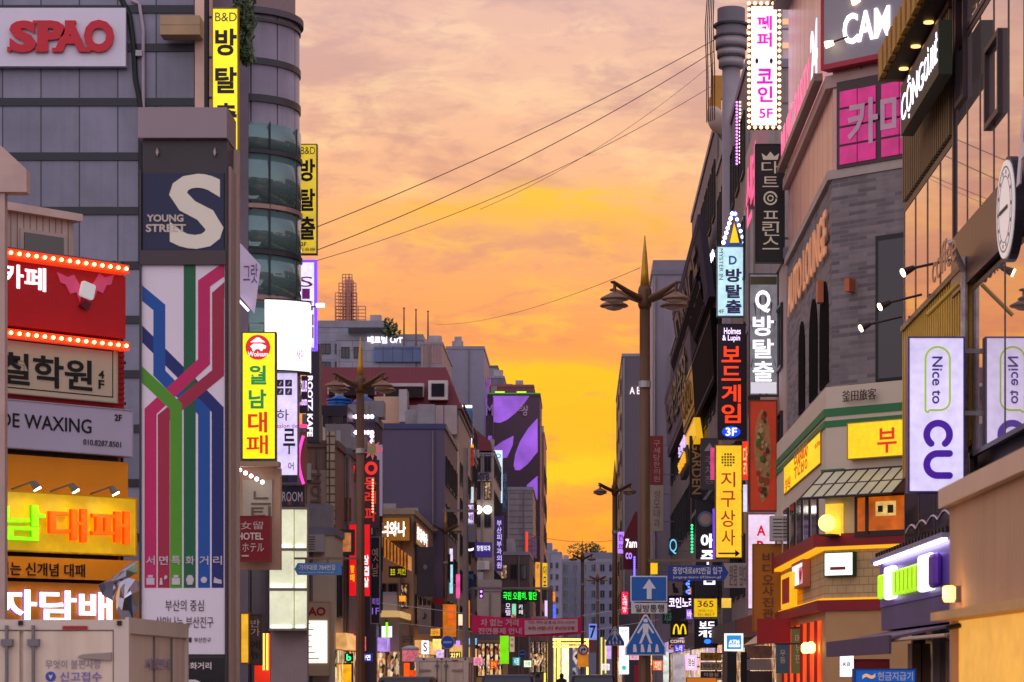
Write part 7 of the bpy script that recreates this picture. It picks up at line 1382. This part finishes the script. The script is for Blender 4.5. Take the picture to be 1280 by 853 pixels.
for px, y0_, y1_, lb in ((751, 797, 850, 'left one of two thin yellow light tubes right of the yellow gate'), (756, 800, 842, 'right one of two thin yellow light tubes right of the yellow gate')): sign(lb, FR(165), (px, y0_, px + 1.8, y1_), E(255, 226, 80, 1.3), DK, [], rim=0, depth=.1, name='light_tube', cat='light tube')
for px in (702, 716):
    q0, q1, *_ = p_.box((px, 800, px + 9, 850)) if 0 else FR(176).box((px, 800, px + 9, 850)); bb_ = FR(176).box((px, 806, px + 9, 852))
    o_ = thing('lit_shopfront', {702: 'white glowing shopfront seen through the yellow gate on its left', 716: 'blotchy lit stall seen through the middle of the yellow gate'}[px], 'shop front', FR(176), (q0 + q1) / 2, 0, 0); MB().box(q0, q1, 0, .5, 0, bb_[3]).build('shop_window', E(255, 236, 190, 1.4, .4, 3) if px == 702 else SHOP(.8, 3, 0), o_)
# led ticker on its beam
p_ = FR(126); t = thing('led_ticker', 'black ticker board with green dotted Korean letters hung from a beam across the street', 'sign', p_, p_.hit(650)[0], 0, 0)
b = p_.box((627, 738, 673, 752)); MB().box(b[0], b[1], 0, .4, b[2], b[3]).build('board', D(22, 26, 22, .5), t); letters(t, p_, '국민 오름히. 힐단', E(40, 255, 60, 1.5), (629, 740, 671, 750), 'h', .012)
q0, q1, zb, z1 = p_.box((588, 734, 690, 737)); MB().box(q0, q1, .1, .35, zb, z1).build('beam', D(150, 134, 134, .5), t); MB().tube((q0 + .1, .22, .13), (q0 + .1, .22, z1), .14).build('post', D(130, 116, 116, .5), t); MB().tube((q1 - .1, .22, .13), (q1 - .1, .22, z1), .14).build('post', D(130, 116, 116, .5), t)
# utility pole
p_ = FR(96); q = p_.hit(582)[0]; t = thing('utility_pole', 'grey utility pole left of the pink banner with a cross arm', 'pole', p_, q, 0, .13); MB().tube((q, 0, .13), (q, 0, p_.hit(0, 560)[1]), .14, .1, 12).build('shaft', D(150, 134, 130, .7), t); zz = p_.hit(0, 640)[1]; MB().box(q - .9, q + .5, -.05, .05, zz, zz + .09).build('cross_arm', MET, t); MB().box(q + .12, q + .4, -.2, .1, zz - 1.2, zz - .5).build('junction_box', GREY, t)
# pink banner
p_ = FR(98); t = thing('street_banner', 'long crimson and pink cloth banner strung across the street', 'banner', p_, p_.hit(658)[0], 0, p_.hit(0, 797)[1])
def yb(px, e): u = (px - 590) / 137; return (769 + 4.5 * math.sin(u * math.pi * .8) if e == 0 else 791 + 5 * math.sin(u * math.pi * .9)) + (0 if e else 0)
m = MB(); n = 24; CRI = D(250, 44, 116, .7, .08)
for k in range(n):
    a, b = 590 + 137 * k / n, 590 + 137 * (k + 1) / n; V = [p_.hit(a, yb(a, 1)), p_.hit(b, yb(b, 1)), p_.hit(b, yb(b, 0)), p_.hit(a, yb(a, 0))]; wv = lambda px: .05 * math.sin(px * .4); m.add([(V[0][0], wv(a), V[0][1]), (V[1][0], wv(b), V[1][1]), (V[2][0], wv(b), V[2][1]), (V[3][0], wv(a), V[3][1])], [(0, 1, 2, 3)])
m.build('cloth', CRI, t); CR2 = D(236, 196, 200, .7, .1)
m = MB().prism([p_.hit(*c_) for c_ in ((656, 794), (722, 790), (722, 774), (656, 776))], -.09, -.07); m.build('pale_field', CR2, t); CT = D(226, 206, 206, .7)
letters(t, p_, '차 없는 거리', CT, (601, 774, 648, 783), 'h', .02, -.08, .01); letters(t, p_, '전면통제 안내', CT, (598, 785, 652, 793), 'h', .02, -.08, .01); letters(t, p_, '기간: 매주 금·토·일 저녁 시간대', D(150, 60, 80), (660, 776.5, 718, 780), 'h', 0, -.1, .01); letters(t, p_, '우회 바랍니다 부산진구청', D(190, 60, 60), (660, 783, 718, 788), 'h', .02, -.1, .01)
for px, side_, y in ((590, -8.4, 768), (590, -8.4, 790), (727, 3.2, 770), (727, 3.2, 790)): q, z_ = p_.hit(px, y); MB().tube((q, 0, z_), (side_, .3, z_ + .5), .012, .012, 5).build('cord', WHT, t)
# glowing yellow gate
p_ = FR(170); t = thing('light_gate', 'walk through gate of glowing yellow light bars at the end of the street', 'light arch', p_, p_.hit(705)[0], 0, 0); YG = E(255, 214, 90, 2.2, .3, 2)
z = lambda y: max(p_.hit(0, y)[1], 0)
for px0, px1 in ((680, 682), (684, 686), (688, 690), (692, 694), (696, 700)): q0, q1, *_ = p_.box((px0, 800, px1, 850)); MB().box(q0, q1, (px0 - 680) * .15, (px0 - 680) * .15 + .2, 0, z(806 - (px0 - 680) * .35)).build('light_bar', YG, t)
for y0_, y1_ in ((798, 801), (803, 805), (807, 809)): q0, q1, z0, z1 = p_.box((686, y0_, 736, y1_)); MB().box(q0, q1, 1 + (y0_ - 798) * .2, 1.3 + (y0_ - 798) * .2, z0, z1).build('light_lintel', YG, t)
for px in (733,): q0, q1, *_ = p_.box((px, 800, px + 2.5, 850)); MB().box(q0, q1, 1, 1.3, 0, z(800)).build('light_bar', YG, t)
# grey flats at the end of the street
t = lrow('grey block of flats with rows of dark windows closing the end of the street', 700, 772, 420, 20, 699, D(116, 116, 136, .7, .08), front=(702, 702, 770, 800, 6, 6), fill=(.5, .55), wmat=GL(40, 44, 56), fr=D(140, 138, 156), cornice=.6); bit(t, 420, (728, 690, 766, 699), 'penthouse', D(104, 100, 116), 2, 10)
t = lrow('paler side wing of flats left of the dark windowed block', 676, 702, 400, 18, 690, D(132, 126, 142, .7, .08), front=(678, 700, 700, 800, 3, 7), fill=(.45, .5), wmat=GL(46, 46, 58), fr=D(140, 138, 156)); bit(t, 400, (678, 678, 690, 690), 'stair_head', D(120, 116, 130), 2, 8)
random.seed(31)
for lb, px, py, r in (('round dark tree crown over the flats at the left of the rooftop', 722, 688, 1.7), ('dark spreading tree behind the middle of the flats', 738, 686, 1.5), ('low dark tree at the right of the flats rooftop', 748, 690, 1.3)):
    p_ = FR(432); q, z_ = p_.hit(px, py); tt = thing('tree', lb, 'tree', p_, q, 0, p_.hit(0, 699)[1] - 2, 'trees over the flats'); m = MB(); leaves(m, 160, q, 0, z_, r * 1.2, r, r * .8, .3); m.build('crown', leaf_mat(), tt); MB().tube((q, 0, p_.hit(0, 699)[1] - 2), (q, 0, z_), .25, .1).build('trunk', D(60, 46, 40), tt)
# overhead cables
def cable(label, a, Ya, b, Yb, sag, r=.014, mid=None):
    A_, B_ = FR(Ya), FR(Yb); qa, za = A_.hit(*a); qb, zb = B_.hit(*b); P = [(qa + (qb - qa) * u, (Yb - Ya) * u, za + (zb - za) * u - sag * 4 * u * (1 - u)) for u in [k / 24 for k in range(25)]]
    return top(MB().path(P, r, 6), 'overhead_cable', label, 'cable', D(128, 84, 66, .6), A_, qa, 0, za, 'cables over the street')
cable('topmost of the cables slanting across the sunset', (396, 284), 73, (893, 50), 80, .25); cable('second cable slanting across the sunset, with a kink by the pylon', (396, 313), 73, (893, 64), 80, .4); cable('lowest thin cable slanting across the sunset', (396, 326), 73, (893, 106), 80, .5, .01); cable('faint short cable between the second and the lowest one', (600, 262), 76, (893, 78), 80, .4, .007)
cable('low thin cable from the mural to the right row near the horizon', (660, 668), 200, (790, 672), 200, .5, .02); cable('faint cable rising over the skyline roofs to the near lamp', (545, 406), 190, (800, 335), 100, .6, .012)
# ------------------------------------------------------------------ smaller signs crowding the far fronts
random.seed(17)
def mini(label, px0, px1, y0_, y1_, Y, face, txt, tm, mode='v'):
    w_, h_ = px1 - px0, y1_ - y0_
    sign(label, FR(Y), (px0, y0_, px1, y1_), face, DK, [(txt, tm, (px0 + w_ * .18, y0_ + h_ * .08, px1 - w_ * .18, y1_ - h_ * .08), mode, .0)] if txt else [], rim=0, depth=.2)
WT = E(250, 240, 255, 1.3); DKF = D(40, 32, 44, .5)
mini('slim violet lit strip left of the yellow sign at the far end', 661, 665, 705, 742, 212, E(150, 90, 230, .8, .2), '노', WT)
mini('small white lit square under the red neon slit', 655, 661, 699, 706, 200, E(240, 240, 255, 1.1), '', WT)
mini('tiny orange lit box above the right end of the pink banner', 689, 694, 740, 752, 230, E(255, 140, 40, 1.0, .3), '', WT)
mini('slim blue lit strip between the lilac sign and the grey flats', 691, 695, 756, 784, 228, E(90, 120, 255, .9, .3), '', WT)
mini('pale green lit strip on the dim facade below the led ticker', 640, 645, 755, 768, 165, E(150, 240, 190, .8, .2), '', WT)
mini('dark sign with white vertical letters right under the led ticker', 647, 655, 754, 770, 160, DKF, '카페', WT)
mini('warm white lit box between the orange sign and the pink banner', 573, 580, 768, 782, 125, E(255, 226, 180, 1.1, .2), '', WT)
mini('pink lit strip beside the grey utility pole', 570, 575, 718, 748, 124, E(255, 90, 170, .9, .3), '', WT)
mini('red awning sign on the side of the violet slab block', 541, 556, 748, 756, 117, D(160, 30, 40), '', WT)
mini('warm amber shop lamp board under the dark speaker board', 499, 507, 745, 752, 100, E(255, 150, 40, 1.2, .4, 6), '', WT)
mini('faint brown sign with pale letters over the cross emblem shop', 500, 516, 795, 803, 100, D(110, 86, 60), '국밥집', D(200, 180, 150), 'h')
mini('small yellow sign over the far box truck on its right', 578, 584, 806, 815, 100, E(255, 214, 70, 1.2, .3), '', WT)
mini('violet lit box beside the far box truck', 570, 575, 801, 808, 99, E(200, 140, 255, 1.2), '', WT)
mini('thin white lit strip on the cream block by the street name sign', 419, 422, 745, 812, 87.2, E(255, 240, 226, .8, .3), '', WT)
mini('lilac lit box low on the right row beside the white pillar sign', 757, 764, 806, 824, 178, E(214, 170, 255, .9, .3), '', WT)
mini('red lit strip behind the near lamp post foot', 816, 824, 772, 800, 135, E(255, 60, 30, .8, .4, 4), '', WT)
mini('dark green sign behind the crossing sign on the near lamp', 828, 842, 764, 780, 130, D(30, 60, 44), '치과', D(150, 220, 180), 'h')
mini('pale lit column of the shop right of the near lamp post', 829, 836, 815, 853, 120, E(226, 236, 226, .8, .5, 3), '', WT)
mini('crimson panel low behind the near lamp post', 793, 806, 832, 853, 140, D(170, 30, 70), '', WT)
mini('white lit window poster left of the white framed poster', 841, 856, 818, 853, 112, E(220, 210, 220, .45, .5, 2), '', WT)
mini('violet lit box under the coin song strip', 858, 866, 762, 774, 107, E(170, 110, 255, .9, .3), '바', WT)
mini('pink lit strip left of the amber box sign with the arrow', 888, 893, 560, 600, 79, E(255, 80, 150, .6, .3), '', WT)
mini('violet lit strip along the edge of the amber box sign', 891, 894, 636, 700, 78, E(120, 70, 255, .9, .2), '', WT)
mini('red lit vertical sign glimpsed left of the rust red banner', 928, 935, 552, 600, 69, E(255, 60, 30, .8, .4, 3), '닭', E(255, 200, 120, 1.3))
mini('small white lit vertical sign between amber and pinkish white boxes', 929, 934, 606, 640, 70, E(230, 226, 255, .9, .2), '', WT)
mini('small yellow lit sign below the amber box sign', 902, 914, 748, 760, 66, E(255, 206, 70, .8, .3), '', WT)
mini('long beige lightbox low left of the brown video board', 905, 940, 704, 735, 67, D(176, 160, 150, .6, .15), '원룸 임대', D(120, 100, 96), 'h')
mini('violet lit strip on the dark flat tower near the street lamp', 789, 793, 730, 760, 190, E(150, 100, 255, .8, .3), '', WT)
mini('rose lit strip below the tiny red vertical light sign', 772, 778, 800, 822, 186, E(255, 100, 140, .7, .4), '', WT)
S_ = [('teal lit sign with a white word low behind the pink banner', 641, 650, 822, 832, 128, E(30, 170, 170, .8, .2), '서점', WT),
('lime edged white lit box sign behind the small round blue sign', 655, 664, 826, 834, 127, E(236, 255, 220, 1.2, .2), '카페', D(60, 120, 40)),
('red lit box sign with yellow word behind the dark van', 612, 622, 826, 836, 126, E(220, 30, 30, .8, .2), '분식', E(255, 220, 60, 1)),
('warm bulb lit fruit stall board left of the yellow gate', 668, 679, 818, 832, 126, SHOP(1.3, 7), '', WT),
('rosy lit nail shop board over the dark van', 592, 603, 822, 832, 126, E(255, 150, 190, .9, .3), '네일', D(140, 30, 80)),
('sky blue lit dentist board beside the grey utility pole', 585, 596, 798, 806, 128, E(120, 200, 255, .9, .2), '치과', WT),
('amber lit noodle board under the orange vertical sign', 538, 550, 786, 795, 110, E(255, 170, 50, .9, .3), '국수', D(120, 40, 20)),
('emerald lit bank board beside the taupe cross emblem shop', 500, 511, 780, 788, 108, E(30, 160, 90, .8, .2), '은행', WT),
('pale pink lit cosmetics board right of the second lamp post', 787, 799, 815, 825, 126, E(255, 190, 210, .9, .2), '화장', D(170, 50, 90)),
('orange lit chicken board behind the crossing sign post', 816, 828, 826, 838, 118, E(255, 120, 20, .9, .3), '치킨', WT),
('white and red lit board just left of the second lamp post', 752, 762, 830, 838, 140, E(255, 240, 240, 1.1, .2), '안경', D(200, 30, 40)),
('indigo lit karaoke board low on the right by the white framed poster', 842, 855, 806, 815, 104, E(70, 60, 220, .9, .3), '노래', WT)]
for a in S_: mini(*a, mode='h')
# air conditioners and ducts on the visible fronts
def ac_unit(label, Y, px, py):
    p_ = FR(Y); q, z_ = p_.hit(px, py); t = thing('air_conditioner', label, 'air conditioner', p_, q, 0, z_, 'outdoor air conditioners'); MB().box(q - .42, q + .42, 0, .35, z_, z_ + .6).build('case', D(190, 180, 176, .5, .1), t); m = MB()
    for k in range(6): m.box(q - .36, q + .1, -.01, -.001, z_ + .08 + k * .085, z_ + .1 + k * .085)
    m.build('grille', DK, t)
acu = [('air conditioner on the cream block under the frosted light bay', 83.6, 390, 690), ('air conditioner high on the old brown concrete block', 87.6, 374, 600), ('air conditioner on the pillar building by the red neon letters', 95.6, 452, 668), ('air conditioner on the stone front below the surgery sign', 169.5, 604, 712), ('air conditioner on the beige rendered building near the rust banner', 58.2, 985, 676)]
for a in acu: ac_unit(*a)
